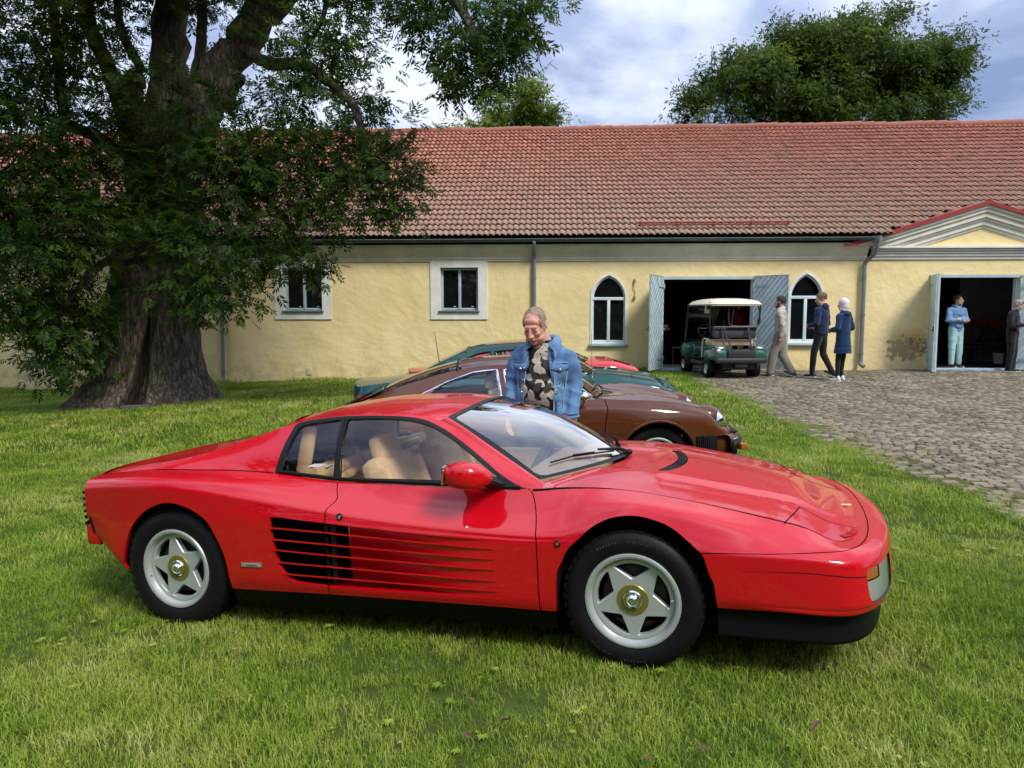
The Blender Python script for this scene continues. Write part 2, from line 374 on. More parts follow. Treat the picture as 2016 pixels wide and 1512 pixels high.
side_curves=[
 mk(TS,wrapX(.89,.985,1.055,1.105,1.135,1.145),W([(-3.22,.85),(-2.84,.915),(-2.15,.935),(-1.56,.915),(-.36,.88),(.4,.875),(.75,.862)],1.0),
    [(-3.22,.47),(-3.0,.33),(-2.84,.235),(-2.55,.225),(-2.15,.234),(-1.56,.24),(-.36,.237),(0,.27),(.37,.315),(.75,.312),(1.05,.308),(1.8,.315)]),
 mk(TS,wrapX(.905,1.015,1.09,1.145,1.175,1.185),W([(-3.22,.865),(-2.84,.94),(-2.15,.955),(-1.56,.93),(-.36,.892),(.4,.888),(.75,.878)],1.03),
    [(-3.22,.53),(-2.84,.31),(-2.55,.29),(-2.15,.3),(-1.56,.29),(-.44,.28),(0,.32),(.4,.36),(.75,.355),(1.05,.35),(1.8,.36)]),
 mk(TS,OUTX,W([(-3.22,.885),(-2.8,.955),(-2.5,.978),(-2.2,.982),(-1.9,.968),(-1.55,.942),(-1,.916),(-.43,.903),(0,.912),(.32,.9),(.75,.872)],1.015),
    [(-3.22,.62),(-2.55,.60),(-2.2,.61),(-1.9,.62),(-1.55,.59),(-.43,.56),(0,.57),(.32,.555),(.75,.55),(1.05,.515),(1.8,.5)]),
 mk(TS,wrapX(.895,.995,1.07,1.12,1.15,1.16),W([(-3.22,.885),(-2.8,.96),(-2.5,.98),(-2.2,.975),(-1.9,.955),(-1.55,.925),(-1,.902),(-.43,.893),(0,.897),(.32,.883),(.75,.85)],.985),
    [(-3.22,.73),(-2.8,.77),(-2.55,.775),(-2.2,.76),(-1.9,.725),(-1.55,.675),(-1,.622),(-.43,.60),(-.2,.64),(0,.68),(.2,.635),(.32,.61),(.6,.582),(.75,.572),(1.05,.555),(1.8,.548)]),
 mk(TS,wrapX(.88,.965,1.025,1.065,1.085,1.09),W([(-3.22,.855),(-2.8,.93),(-2.5,.945),(-2.2,.93),(-1.9,.893),(-1.55,.85),(-1,.81),(-.43,.80),(0,.84),(.32,.835),(.75,.79)],.95),
    [(-3.22,.782),(-2.8,.822),(-2.55,.828),(-2.2,.815),(-1.9,.785),(-1.55,.74),(-1,.705),(-.43,.70),(0,.762),(.2,.735),(.32,.705),(.6,.632),(.75,.600),(1.05,.575),(1.8,.566)]),
 mk(TS,wrapX(.87,.935,.985,1.015,1.03,1.035),W([(-3.22,.75),(-2.7,.78),(-2.0,.735),(-1.57,.76),(-1,.76),(-.5,.742),(-.4,.73),(0,.71),(.3,.705),(.6,.695),(.75,.675)],.82),
    [(-3.22,.80),(-2.7,.848),(-2.3,.848),(-2,.835),(-1.57,.804),(-1,.796),(-.5,.792),(-.4,.802),(-.2,.805),(0,.792),(.3,.745),(.67,.668),(.8,.63),(.94,.585),(1.2,.575),(1.8,.575)]),
]
side=Surf(side_curves,crisp=[(-2.6,.15),(-2.1,.9),(-.55,1),(-.3,.5),(-.1,.25),(.3,.5),(.7,.3),(1.8,0)])
# greenhouse side: belt -> roof rail, sail panel running back to the tail, windscreen pillar
GT=[-3.2,-3.0,-2.7,-2.4,-2.1,-1.95,-1.8,-1.6,-1.4,-1.2,-1.05,-.9,-.7,-.45]
def belt(t): p=side(t,5.0); return p
g0=[(t,*belt(t)) for t in GT]
rail=dict(X=[(-3.2,-3.2),(-1.95,-1.95),(-1.6,-1.6),(-1.2,-1.33),(-1.05,-1.19),(-.9,-1.03),(-.7,-.79),(-.45,-.45)],
  w=[(-3.2,.735),(-2.7,.70),(-2.4,.635),(-2.1,.575),(-1.95,.555),(-1.6,.55),(-1.2,.545),(-1.05,.54),(-.9,.548),(-.7,.61),(-.45,.705)],
  z=[(-3.2,.803),(-2.95,.852),(-2.7,.888),(-2.4,.955),(-2.1,1.05),(-1.95,1.092),(-1.8,1.118),(-1.6,1.135),(-1.2,1.14),(-1.05,1.132),(-.9,1.095),(-.7,.968),(-.45,.812)])
g2=mk(GT,rail['X'],rail['w'],rail['z'])
g1=[(a[0],(a[1]+b[1])/2,(a[2]+b[2])/2+.028*min(1,max(0,(b[3]-a[3])/.2)),(a[3]+b[3])/2) for a,b in zip(g0,g2)]
glass=Surf([g0,g1,g2],nt=300,nv=60)
# ---------------------------------------------------------------- ground
def gz(x, y):
    x = np.asarray(x, float); y = np.asarray(y, float)
    near = np.interp(x, [-30, -8, -4, -1.88, .56, 2.5, 6, 30], [-.35, -.30, -.22, -.145, -.035, .0, .0, .02])
    far = np.interp(x, [-40, -13.5, -7.5, -4.5, 3.4, 6.8, 10, 40], [-.75, -.48, -.25, -.14, .15, .17, .19, .22])
    k = np.clip((y - 5) / 13.5, 0, 1); k = k * k * (3 - 2 * k)
    return near * (1 - k) + far * k + .012 * np.sin(x * 1.7 + .4) * np.sin(y * 1.3)
M['soil'] = pbr('lawn_soil', (.06, .085, .016), .95, spec=.1, bump=.6, bscale=30, var=.5, vscale=3, col2=(.035, .05, .010))
def sheet(name, xs, ys, dz, m_, hole=None):
    X, Y = np.meshgrid(xs, ys); V = np.stack([X.ravel(), Y.ravel(), gz(X.ravel(), Y.ravel()) + dz], 1); n = len(xs)
    F = [(j * n + i, j * n + i + 1, (j + 1) * n + i + 1, (j + 1) * n + i) for j in range(len(ys) - 1) for i in range(n - 1)]
    o = mesh_obj(name, V, F, m_); return tag(o, kind='structure')
sheet('lawn', np.concatenate([[-900, -300, -80], np.arange(-36, 30.1, .75), [80, 300, 900]]), np.concatenate([[-900, -200, -40], np.arange(-12, 24.1, .75), [40, 120, 900]]), 0, M['soil'])
# ---- paved yard: base of moss and sand, pavers laid one by one
WA = R(3.3); WD = np.array([math.cos(WA), -math.sin(WA)]); WN = np.array([math.sin(WA), math.cos(WA)])      # wall direction, into-the-building normal
def wp(s, off, z): return (s * WD[0] + off * WN[0], 19.4 + s * WD[1] + off * WN[1], z)
def wally(x): return 19.4 - math.tan(WA) * x
M['moss'] = pbr('moss_and_sand', (.08, .07, .036), .95, spec=.1, bump=.5, bscale=50, var=.6, vscale=3, col2=(.055, .075, .016))
def yard_x(y): return 3.86 + .10 * math.sin(y * 1.1) + .05 * math.sin(y * 3.7 + 1) + .018 * max(0, y - 12) ** 1.3 * .6
ys = np.arange(1.0, 19.3, .4); V = []; F = []
xs_n = 14
for j, y in enumerate(ys):
    for i in range(xs_n):
        x = yard_x(y) + (16 - yard_x(y)) * i / (xs_n - 1); yy = min(y, wally(x) + .02); V.append((x, yy, float(gz(x, yy)) + .006))
F = [(j * xs_n + i, j * xs_n + i + 1, (j + 1) * xs_n + i + 1, (j + 1) * xs_n + i) for j in range(len(ys) - 1) for i in range(xs_n - 1)]
yard = tag(mesh_obj('courtyard', V, F, M['moss']), kind='structure')
M['paver'] = pbr('paver_stone', (.24, .205, .145), .9, spec=.2, bump=.5, bscale=45, var=.35, vscale=1.3, col2=(.135, .115, .078))
_t = M['paver'].node_tree; _b = _t.nodes['Principled BSDF']; _oi = _t.nodes.new('ShaderNodeAttribute'); _oi.attribute_name = 'tint'
_src = _b.inputs['Base Color'].links[0].from_socket; _mm = _t.nodes.new('ShaderNodeMix'); _mm.data_type = 'RGBA'; _mm.blend_type = 'MULTIPLY'; _mm.inputs['Factor'].default_value = 1
_mr = _t.nodes.new('ShaderNodeMapRange'); _mr.inputs[3].default_value = .55; _mr.inputs[4].default_value = 1.35; _t.links.new(_oi.outputs['Fac'], _mr.inputs[0])
_t.links.new(_src, _mm.inputs['A']); _t.links.new(_mr.outputs[0], _mm.inputs['B']); _t.links.new(_mm.outputs['Result'], _b.inputs['Base Color'])
rp = np.random.default_rng(11); pav = []
y = 3.0; row = 0
while y < 19.2:
    x = yard_x(y) + (row % 2) * .06 + rp.uniform(-.05, .03)
    while x < 13.6:
        L = .125 + rp.uniform(-.028, .03)
        if y < wally(x) - .05 and rp.random() > (.25 if x < yard_x(y) + .35 else .004): pav.append((x + L / 2, y + rp.uniform(-.008, .008), L - .014, .071 + rp.uniform(-.005, .003), rp.uniform(-.05, .05), rp.uniform(-.006, .006), rp.random()))
        x += L
    y += .084; row += 1
def paver_geo(x, y, L, w, a, dz, tn):
    h, b = .05, .006; c, s_ = math.cos(a), math.sin(a); tx, ty = rp.uniform(-.02, .02, 2)
    P = [(-L / 2, -w / 2, -h), (L / 2, -w / 2, -h), (L / 2, w / 2, -h), (-L / 2, w / 2, -h), (-L / 2, -w / 2, -b * 1.6), (L / 2, -w / 2, -b * 1.6), (L / 2, w / 2, -b * 1.6), (-L / 2, w / 2, -b * 1.6), (-L / 2 + b, -w / 2 + b, 0), (L / 2 - b, -w / 2 + b, 0), (L / 2 - b, w / 2 - b, 0), (-L / 2 + b, w / 2 - b, 0)]
    return [(px * c - py * s_, px * s_ + py * c, pz + tx * px + ty * py) for px, py, pz in P]
PF = [(0, 1, 5, 4), (1, 2, 6, 5), (2, 3, 7, 6), (3, 0, 4, 7), (4, 5, 9, 8), (5, 6, 10, 9), (6, 7, 11, 10), (7, 4, 8, 11), (8, 9, 10, 11)]
def inview(x, y): return abs(x) < y * .665 and y > 5.2
near = sorted([p for p in pav if inview(p[0], p[1])], key=lambda p: p[1])[:300]; nset = set(map(id, near))
mvar = []
for k in range(10):
    me = bpy.data.meshes.new('paver'); L, w = .111 + .012 * (k % 5 - 2), .070; me.from_pydata(paver_geo(0, 0, L, w, 0, 0, 0), [], PF); a_ = me.attributes.new('tint', 'FLOAT', 'POINT'); a_.data.foreach_set('value', [k * .1 + .05] * 12); me.materials.append(M['paver']); mvar.append(me)
for p in near:
    k = min(range(10), key=lambda i: abs(.111 + .012 * (i % 5 - 2) - p[2]) + (.003 if (i < 5) == (p[6] < .5) else 0)); o = bpy.data.objects.new('paver', mvar[(k % 5) + (5 if p[6] > .5 else 0)]); COL.objects.link(o)
    o.location = (p[0], p[1], float(gz(p[0], p[1])) + .022 + p[5]); o.rotation_euler = (0, 0, p[4]); o.parent = yard
V = []; F = []; tn = []
for p in pav:
    if id(p) in nset: continue
    b = len(V); z0 = float(gz(p[0], p[1])) + .022 + p[5]; V += [(q[0] + p[0], q[1] + p[1], q[2] + z0) for q in paver_geo(*p)]; F += [tuple(b + i for i in f) for f in PF]; tn += [p[6]] * 12
o = tri_mesh('paver_field', V, F, M['paver'], yard, cols=tn); o['kind'] = 'stuff'

# ---------------------------------------------------------------- long yellow building
BL = empty('stable_building', wp(2, 3, 0), label='long low yellow plastered building under a red clay tile roof', cat='building'); BI = Matrix.Translation(-Vector(BL.location)); bpy.context.view_layer.update()
def bpart(o, parent=None):
    o.parent = parent if parent is not None else BL
    if parent is None: o.matrix_parent_inverse = BI
    return o
def wall_plaster():
    m = mat('yellow_plaster'); t = m.node_tree; b = t.nodes['Principled BSDF']; b.inputs['Roughness'].default_value = .9; b.inputs['Specular IOR Level'].default_value = .15
    tcn = t.nodes.new('ShaderNodeTexCoord'); 
    def noise(s, d=5, r=.55): n = t.nodes.new('ShaderNodeTexNoise'); n.inputs['Scale'].default_value = s; n.inputs['Detail'].default_value = d; n.inputs['Roughness'].default_value = r; t.links.new(tcn.outputs['Object'], n.inputs['Vector']); return n.outputs['Fac']
    def ramp(src, p0, p1, c0, c1): r = t.nodes.new('ShaderNodeValToRGB'); r.color_ramp.elements[0].position = p0; r.color_ramp.elements[1].position = p1; r.color_ramp.elements[0].color = (*c0, 1); r.color_ramp.elements[1].color = (*c1, 1); t.links.new(src, r.inputs[0]); return r.outputs[0]
    def mix(f, a, c): x = t.nodes.new('ShaderNodeMix'); x.data_type = 'RGBA'; (t.links.new(f, x.inputs['Factor']) if not isinstance(f, float) else setattr(x.inputs['Factor'], 'default_value', f)); (t.links.new(a, x.inputs['A']) if not isinstance(a, tuple) else setattr(x.inputs['A'], 'default_value', (*a, 1))); (t.links.new(c, x.inputs['B']) if not isinstance(c, tuple) else setattr(x.inputs['B'], 'default_value', (*c, 1))); return x.outputs['Result']
    def mth(op, a, c): x = t.nodes.new('ShaderNodeMath'); x.operation = op; x.use_clamp = False; (t.links.new(a, x.inputs[0]) if not isinstance(a, (int, float)) else setattr(x.inputs[0], 'default_value', a)); (t.links.new(c, x.inputs[1]) if not isinstance(c, (int, float)) else setattr(x.inputs[1], 'default_value', c)); return x.outputs[0]
    base = ramp(noise(.9), .32, .68, (.76, .61, .30), (.87, .73, .41))
    base = mix(mth('MULTIPLY', noise(5.5, 8, .65), .35), base, (.58, .47, .23))
    sp = t.nodes.new('ShaderNodeSeparateXYZ'); t.links.new(tcn.outputs['Object'], sp.inputs[0])
    low = t.nodes.new('ShaderNodeMapRange'); low.inputs[1].default_value = .55; low.inputs[2].default_value = -.1; t.links.new(sp.outputs['Z'], low.inputs[0])
    damp = mth('MULTIPLY', low.outputs[0], ramp(noise(2.6, 8, .7), .45, .62, (0, 0, 0), (1, 1, 1)))
    base = mix(mth('MULTIPLY', damp, .5), base, (.30, .22, .11))
    # fallen plaster beside the right-hand door, damp rust halo round it
    def spot(x, z, rx, rz):
        a = mth('DIVIDE', mth('SUBTRACT', sp.outputs['X'], x), rx); c = mth('DIVIDE', mth('SUBTRACT', sp.outputs['Z'], z), rz); d = mth('ADD', mth('MULTIPLY', a, a), mth('MULTIPLY', c, c)); r = t.nodes.new('ShaderNodeMapRange'); r.inputs[1].default_value = 1.0; r.inputs[2].default_value = .1; t.links.new(d, r.inputs[0]); return r.outputs[0]
    halo = mth('MULTIPLY', spot(9.75, .85, .55, .42), .75); base = mix(halo, base, (.62, .40, .06))
    hole = ramp(mth('ADD', mth('MULTIPLY', noise(7, 6, .6), .9), mth('MULTIPLY', spot(9.65, .72, .75, .5), .35)), .70, .745, (0, 0, 0), (1, 1, 1))
    base = mix(mth('MULTIPLY', hole, mth('MINIMUM', mth('MULTIPLY', spot(9.65, .7, .8, .55), 3.0), 1.0)), base, (.40, .30, .17))
    hole2 = mth('MULTIPLY', ramp(noise(6, 6, .6), .5, .56, (0, 0, 0), (1, 1, 1)), mth('MINIMUM', mth('MULTIPLY', spot(9.97, .85, .28, .24), 2.5), 1.0)); base = mix(hole2, base, (.20, .165, .115))
    t.links.new(base, b.inputs['Base Color'])
    h = mth('ADD', mth('MULTIPLY', noise(1.7, 3), 1.0), mth('ADD', mth('MULTIPLY', noise(7, 4), .30), mth('MULTIPLY', noise(60, 2), .03)))
    bp = t.nodes.new('ShaderNodeBump'); bp.inputs['Strength'].default_value = .75; bp.inputs['Distance'].default_value = .055; t.links.new(h, bp.inputs['Height']); t.links.new(bp.outputs[0], b.inputs['Normal'])
    return m
M['plaster'] = wall_plaster()
M['white_plaster'] = pbr('white_plaster', (.74, .74, .68), .85, spec=.2, bump=.25, bscale=14, var=.16, vscale=3)
M['blue_wood'] = pbr('blue_grey_wood', (.36, .48, .53), .6, bump=.12, bscale=25, var=.18, vscale=3)
M['blue_light'] = pbr('pale_blue_paint', (.57, .69, .73), .55, bump=.1, bscale=25, var=.15, vscale=3)
M['zinc'] = pbr('grey_zinc', (.20, .235, .26), .45, metal=.35, var=.2, vscale=4)
M['gutter'] = pbr('dark_gutter', (.075, .10, .11), .42, metal=.3, var=.25, vscale=5)
M['pane'] = pbr('dark_window_glass', (.006, .007, .008), .03, spec=.6)
def bmat(): return Matrix(((WD[0], WN[0], 0, 0), (WD[1], WN[1], 0, 19.4), (0, 0, 1, 0), (0, 0, 0, 1)))
BMAT = bmat()      # local frame of the facade: x along the wall, y into the building, z up
BF = empty('facade_frame')  # temporary, removed below
class FB(MB):
    """MB in facade coordinates"""
    def build(s, name, mats, parent=None, **k):
        o = super().build(name, mats, None, **k); 
        if o is None: return None
        if parent is None: o.matrix_world = BMAT; o.parent = BL; o.matrix_parent_inverse = BI
        else: o.parent = parent
        return o
bpy.data.objects.remove(BF)
def arch_poly(s0, s1, z0, z1, z2, n=8):
    c = (s0 + s1) / 2; w = (s1 - s0) / 2; h = z2 - z1; L = [(s0, z0), (s1, z0), (s1, z1)]
    rad = (w * w + h * h) / (2 * w)
    for k in range(1, n + 1):        # right arc centred on the left
        cx = s1 - rad; a1 = math.atan2(h, c - cx); a = a1 * k / n; L.append((cx + rad * math.cos(a), z1 + rad * math.sin(a)))
    for k in range(1, n + 1):
        cx = s0 + rad; a1 = math.atan2(h, cx - c); a = a1 * (n - k) / n; L.append((cx - rad * math.cos(a), z1 + rad * math.sin(a)))
    return L
S0, S1 = -19.0, 19.0
rect = lambda a, b, c, d: [(a, c), (b, c), (b, d), (a, d)]
wins = [(-5.82, -4.83, 1.66, 2.73), (-1.81, -.85, 1.66, 2.73)] + [(-10.0, -9.0, 1.66, 2.73)]
goths = [(1.96, 2.87, .83, 1.95, 2.60), (6.80, 7.66, .86, 1.98, 2.62)]
doors = [(3.72, 5.98, .22, 2.49), (10.17, 12.28, .24, 2.52)]
holes = [rect(*w) for w in wins] + [arch_poly(*g) for g in goths] + [rect(*d) for d in doors]
outl = [(S0, -1.2), (S1, -1.2), (S1, 2.95), (S0, 2.95)]
po = resample(outl, .5); hs = [resample(h, .4) for h in holes]
gx, gy = np.meshgrid(np.arange(S0 + .3, S1, .5), np.arange(-.9, 2.8, .5)); G = np.stack([gx.ravel(), gy.ravel()], 1); ok = np.ones(len(G), bool)
for h in hs:
    H_ = np.array(h); ok &= ~((G[:, 0] > H_[:, 0].min() - .15) & (G[:, 0] < H_[:, 0].max() + .15) & (G[:, 1] > H_[:, 1].min() - .15) & (G[:, 1] < H_[:, 1].max() + .15))
G = G[ok]; T = cdt_poly(po, hs, G); P2 = np.concatenate([np.array(po)] + [np.array(h) for h in hs] + [G])
mb = FB(); mb.add([(p[0], 0, p[1]) for p in P2], [(a, b, c) for a, b, c in T])
for h in hs:    # reveals
    n = len(h); mb.add([(p[0], 0, p[1]) for p in h] + [(p[0], .24, p[1]) for p in h], [(i, (i + 1) % n, (i + 1) % n + n, i + n) for i in range(n)])
for s_ in (S0, S1): mb.add([(s_, 0, -1.2), (s_, 12, -1.2), (s_, 12, 2.95), (s_, 0, 2.95), (s_, 6, 7.2)], [(0, 1, 2, 4, 3)])
mb.add([(S0, 12, -1.2), (S1, 12, -1.2), (S1, 12, 3), (S0, 12, 3)], [(0, 1, 2, 3)])
WALL = mb.build('wall', M['plaster'])
# cornice: moulded run under the eaves
def run(prof, s0, s1, name, m_, parent=None, n=1):
    mb = FB(); k = len(prof); V = [(s0 + (s1 - s0) * i / n, y, z) for i in range(n + 1) for y, z in prof]; F = [(i * k + j, (i + 1) * k + j, (i + 1) * k + (j + 1) % k, i * k + (j + 1) % k) for i in range(n) for j in range(k)] + [tuple(range(k)), tuple(n * k + j for j in range(k - 1, -1, -1))]
    return mb.add(V, F).build(name, m_, parent, sharp=30)
CP = [(.05, 2.885), (-.035, 2.885), (-.035, 2.925), (-.06, 2.935), (-.06, 2.985), (-.085, 3.0), (-.085, 3.02), (-.12, 3.05), (-.19, 3.16), (-.22, 3.19), (-.22, 3.235), (-.26, 3.245), (-.26, 3.275), (.05, 3.275)]
M['cornice'] = pbr('cornice_limewash', (.70, .675, .57), .85, spec=.2, bump=.2, bscale=10, var=.2, vscale=1.5)
run(CP, S0, 8.62, 'cornice', M['cornice'], n=40); run(CP, 13.98, S1, 'cornice', M['cornice'], n=6)
# gutter with joints, hung in front of the eaves
mb = FB(); gp_ = [(-.30 - .065 + .065 * math.cos(a), 3.385 + .065 * math.sin(a)) for a in np.linspace(math.pi, 2 * math.pi, 9)]
gp_ = gp_ + [(y + (.005 if i > 4 else -.0) if False else y, z + .004) for i, (y, z) in enumerate(gp_[::-1])]
gut = run([(-.43, 3.385)] + [(-.365 + .065 * math.cos(a), 3.385 + .065 * math.sin(a)) for a in np.linspace(math.pi, 2 * math.pi, 9)] + [(-.30, 3.39)], S0, 8.66, 'gutter', M['gutter'], n=1)
run([(-.43, 3.385)] + [(-.365 + .065 * math.cos(a), 3.385 + .065 * math.sin(a)) for a in np.linspace(math.pi, 2 * math.pi, 9)] + [(-.30, 3.39)], 13.94, S1, 'gutter', M['gutter'], n=1)
mb = FB()
for s_ in np.arange(-18.5, 8.6, .62): FB().tube([(s_, -.365 + .068 * math.cos(a), 3.387 + .068 * math.sin(a)) for a in np.linspace(math.pi * .98, 2.02 * math.pi, 9)], .004, 4).build('gutter_bracket', M['zinc'], gut)

mb = FB(); mb.tube([(S0, -.432, 3.39), (8.66, -.432, 3.39)], .009, 6).build('gutter_rim', M['zinc'], gut)
# downpipes
def downpipe(pts, r=.045, cuff=(), shoe=True):
    mb = FB(); mb.tube(smoothline(pts, 5), r, 10); o = mb.build('downpipe', M['zinc'])
    for z, s_, y in cuff: FB().tube([(s_, y, z - .02), (s_, y, z + .02)], r * 1.22, 10).box((s_, (y + .0) / 2, z), (.02, abs(y), .012)).build('pipe_clip', M['zinc'], o)
    return o
downpipe([(-7.42, -.365, 3.36), (-7.42, -.36, 3.28), (-7.42, -.22, 3.05), (-7.42, -.10, 2.86), (-7.42, -.09, 2.7), (-7.42, -.09, 1.3), (-7.44, -.09, .1), (-7.45, -.10, -.08), (-7.48, -.16, -.17), (-7.55, -.26, -.2)], cuff=[(1.4, -7.42, -.09), (.1, -7.44, -.09)])
downpipe([(.56, -.365, 3.36), (.56, -.36, 3.27), (.56, -.20, 3.12), (.56, -.09, 2.95), (.56, -.085, 2.8), (.56, -.085, 1.0), (.56, -.085, .2), (.56, -.16, .12)], cuff=[(2.45, .56, -.085), (1.2, .56, -.085)])
dp = downpipe([(8.74, -.365, 3.27), (8.74, -.36, 3.16), (8.70, -.28, 3.0), (8.60, -.13, 2.86), (8.56, -.10, 2.76), (8.56, -.10, 2.6), (8.56, -.10, 1.2), (8.56, -.10, .5), (8.55, -.12, .36), (8.60, -.2, .29)], .05, cuff=[(2.45, 8.56, -.10), (1.55, 8.56, -.10), (.62, 8.56, -.10)])
FB().lathe([(.05, 3.19), (.055, 3.22), (.10, 3.32), (.105, 3.42), (.095, 3.42), (.09, 3.33)], (8.74, -.365, 0), n=4).build('hopper_head', M['zinc'], dp, smooth=False)
# windows with white plaster surround
def window(s0, s1, z0, z1):
    c = (s0 + s1) / 2; a, b = s0 - .245, s1 + .235; zb, zt = z0 - .225, 2.884
    mb = FB()
    mb.box(((a + s0) / 2, -.008, (zb + zt) / 2), (s0 - a, .05, zt - zb)).box(((s1 + b) / 2, -.008, (zb + zt) / 2), (b - s1, .05, zt - zb)).box((c, -.008, (zb + z0) / 2), (s1 - s0, .049, z0 - zb)).box((c, -.008, (z1 + zt) / 2), (s1 - s0, .049, zt - z1))
    mb.box((s0 + .004, .09, (z0 + z1) / 2), (.01, .16, z1 - z0)).box((s1 - .004, .09, (z0 + z1) / 2), (.01, .16, z1 - z0)).box((c, .09, z1 - .004), (s1 - s0, .16, .01))
    win = mb.build('window', M['white_plaster'], smooth=False)
    mb = FB(); t_ = .05
    mb.box((s0 + t_ / 2 + .012, .14, (z0 + z1) / 2), (t_, .06, z1 - z0 - .02), bev=.006).box((s1 - t_ / 2 - .012, .14, (z0 + z1) / 2), (t_, .06, z1 - z0 - .02), bev=.006).box((c, .14, z1 - t_ / 2 - .012), (s1 - s0 - .02, .058, t_), bev=.006).box((c, .14, z0 + t_ / 2 + .012), (s1 - s0 - .02, .058, t_), bev=.006).box((c, .13, (z0 + z1) / 2), (.07, .07, z1 - z0 - .04), bev=.01)
    for k in (.2, .8):
        for ss in (s0 + .014, s1 - .014): mb.tube([(ss, .105, z0 + (z1 - z0) * k - .03), (ss, .105, z0 + (z1 - z0) * k + .03)], .008, 6)
    mb.build('frame', M['blue_wood'], win)
    for a_, b_ in ((s0 + .06, c - .033), (c + .033, s1 - .06)):
        FB().box(((a_ + b_) / 2, .16, (z0 + z1) / 2), (b_ - a_ + .02, .008, z1 - z0 - .1)).build('pane', M['pane'], win, smooth=False)
        FB().box((b_ - .10, .150, z0 + .10), (.05, .008, .018)).build('pane_sticker', pbr('label_paper', (.6, .6, .6), .5), win, smooth=False)
    FB().box((c, .02, z0 - .012), (s1 - s0 + .08, .22, .028), Matrix.Rotation(R(5), 3, 'X')).build('sill', M['zinc'], win)
for w in wins: window(*w)
def frame_ring(outer, inner, y0, y1, name, m_, parent):
    n = len(outer); V = [(p[0], y0, p[1]) for p in outer] + [(p[0], y0, p[1]) for p in inner] + [(p[0], y1, p[1]) for p in outer] + [(p[0], y1, p[1]) for p in inner]; F = []
    for i in range(n):
        j = (i + 1) % n; F += [(i, j, j + n, i + n), (i + n, j + n, j + 3 * n, i + 3 * n), (j, i, i + 2 * n, j + 2 * n)]
    return FB().add(V, F).build(name, m_, parent, sharp=30)
def gothic(s0, s1, z0, z1, z2):
    o = arch_poly(s0, s1, z0, z1, z2, 10); i1 = arch_poly(s0 + .06, s1 - .06, z0 + .06, z1, z2 - .085, 10)
    win = frame_ring(o, arch_poly(s0 + .05, s1 - .05, z0 + .03, z1, z2 - .07, 10), -.02, .12, 'arched_window', M['white_plaster'], None)
    frame_ring(arch_poly(s0 + .045, s1 - .045, z0 + .03, z1, z2 - .06, 10), arch_poly(s0 + .085, s1 - .085, z0 + .09, z1, z2 - .125, 10), .05, .11, 'frame', M['blue_light'], win)
    c = (s0 + s1) / 2
    FB().box((c, .07, z1), (s1 - s0 - .1, .08, .075), bev=.008).box((c, .07, (z0 + z1) / 2), (.075, .075, z1 - z0 - .02), bev=.008).build('mullion', M['blue_light'], win)
    for a_, b_ in ((s0 + .08, c - .035), (c + .035, s1 - .08)):
        FB().box(((a_ + b_) / 2, .09, (z0 + z1) / 2), (b_ - a_ + .02, .008, z1 - z0 - .1)).build('pane', M['pane'], win, smooth=False)
    pl = arch_poly(s0 + .07, s1 - .07, z1, z1 + .001, z2 - .11, 10); FB().prism(pl, .088, .096, lambda a, b, h: (a, h, b)).build('pane', M['pane'], win, smooth=False)
    FB().box((c, -.02, z0 - .03), (s1 - s0 + .06, .16, .06), bev=.006).build('sill', M['blue_wood'], win)
for g in goths: gothic(*g)
# doors: dark rooms behind, pale blue plank leaves swung open
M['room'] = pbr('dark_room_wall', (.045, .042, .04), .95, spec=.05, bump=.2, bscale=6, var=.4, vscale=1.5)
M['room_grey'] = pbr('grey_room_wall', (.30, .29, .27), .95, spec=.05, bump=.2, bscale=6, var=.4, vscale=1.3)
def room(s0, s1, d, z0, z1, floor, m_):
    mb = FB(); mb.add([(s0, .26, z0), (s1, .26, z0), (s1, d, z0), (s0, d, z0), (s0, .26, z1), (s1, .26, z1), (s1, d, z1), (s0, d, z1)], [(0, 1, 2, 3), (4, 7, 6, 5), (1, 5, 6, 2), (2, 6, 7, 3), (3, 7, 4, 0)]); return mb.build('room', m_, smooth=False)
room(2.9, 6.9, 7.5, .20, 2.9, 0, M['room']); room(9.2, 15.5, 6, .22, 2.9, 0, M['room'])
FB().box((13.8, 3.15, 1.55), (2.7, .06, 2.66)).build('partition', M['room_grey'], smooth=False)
for d in doors:
    c = (d[0] + d[1]) / 2
    FB().box((c, .03, d[3] - .035), (d[1] - d[0] + .04, .14, .07)).build('lintel', M['blue_wood'], smooth=False)
    for xj in (d[0] + .03, d[1] - .03): FB().box((xj, .13, (d[2] + d[3]) / 2), (.06, .12, d[3] - d[2])).build('door_jamb', M['blue_light'], smooth=False)
    FB().box((c, -.02, d[2] - .02), (d[1] - d[0] + .02, .22, .07), bev=.01).build('threshold', pbr('blue_sill_paint', (.33, .46, .62), .6, var=.25, vscale=5), smooth=False)
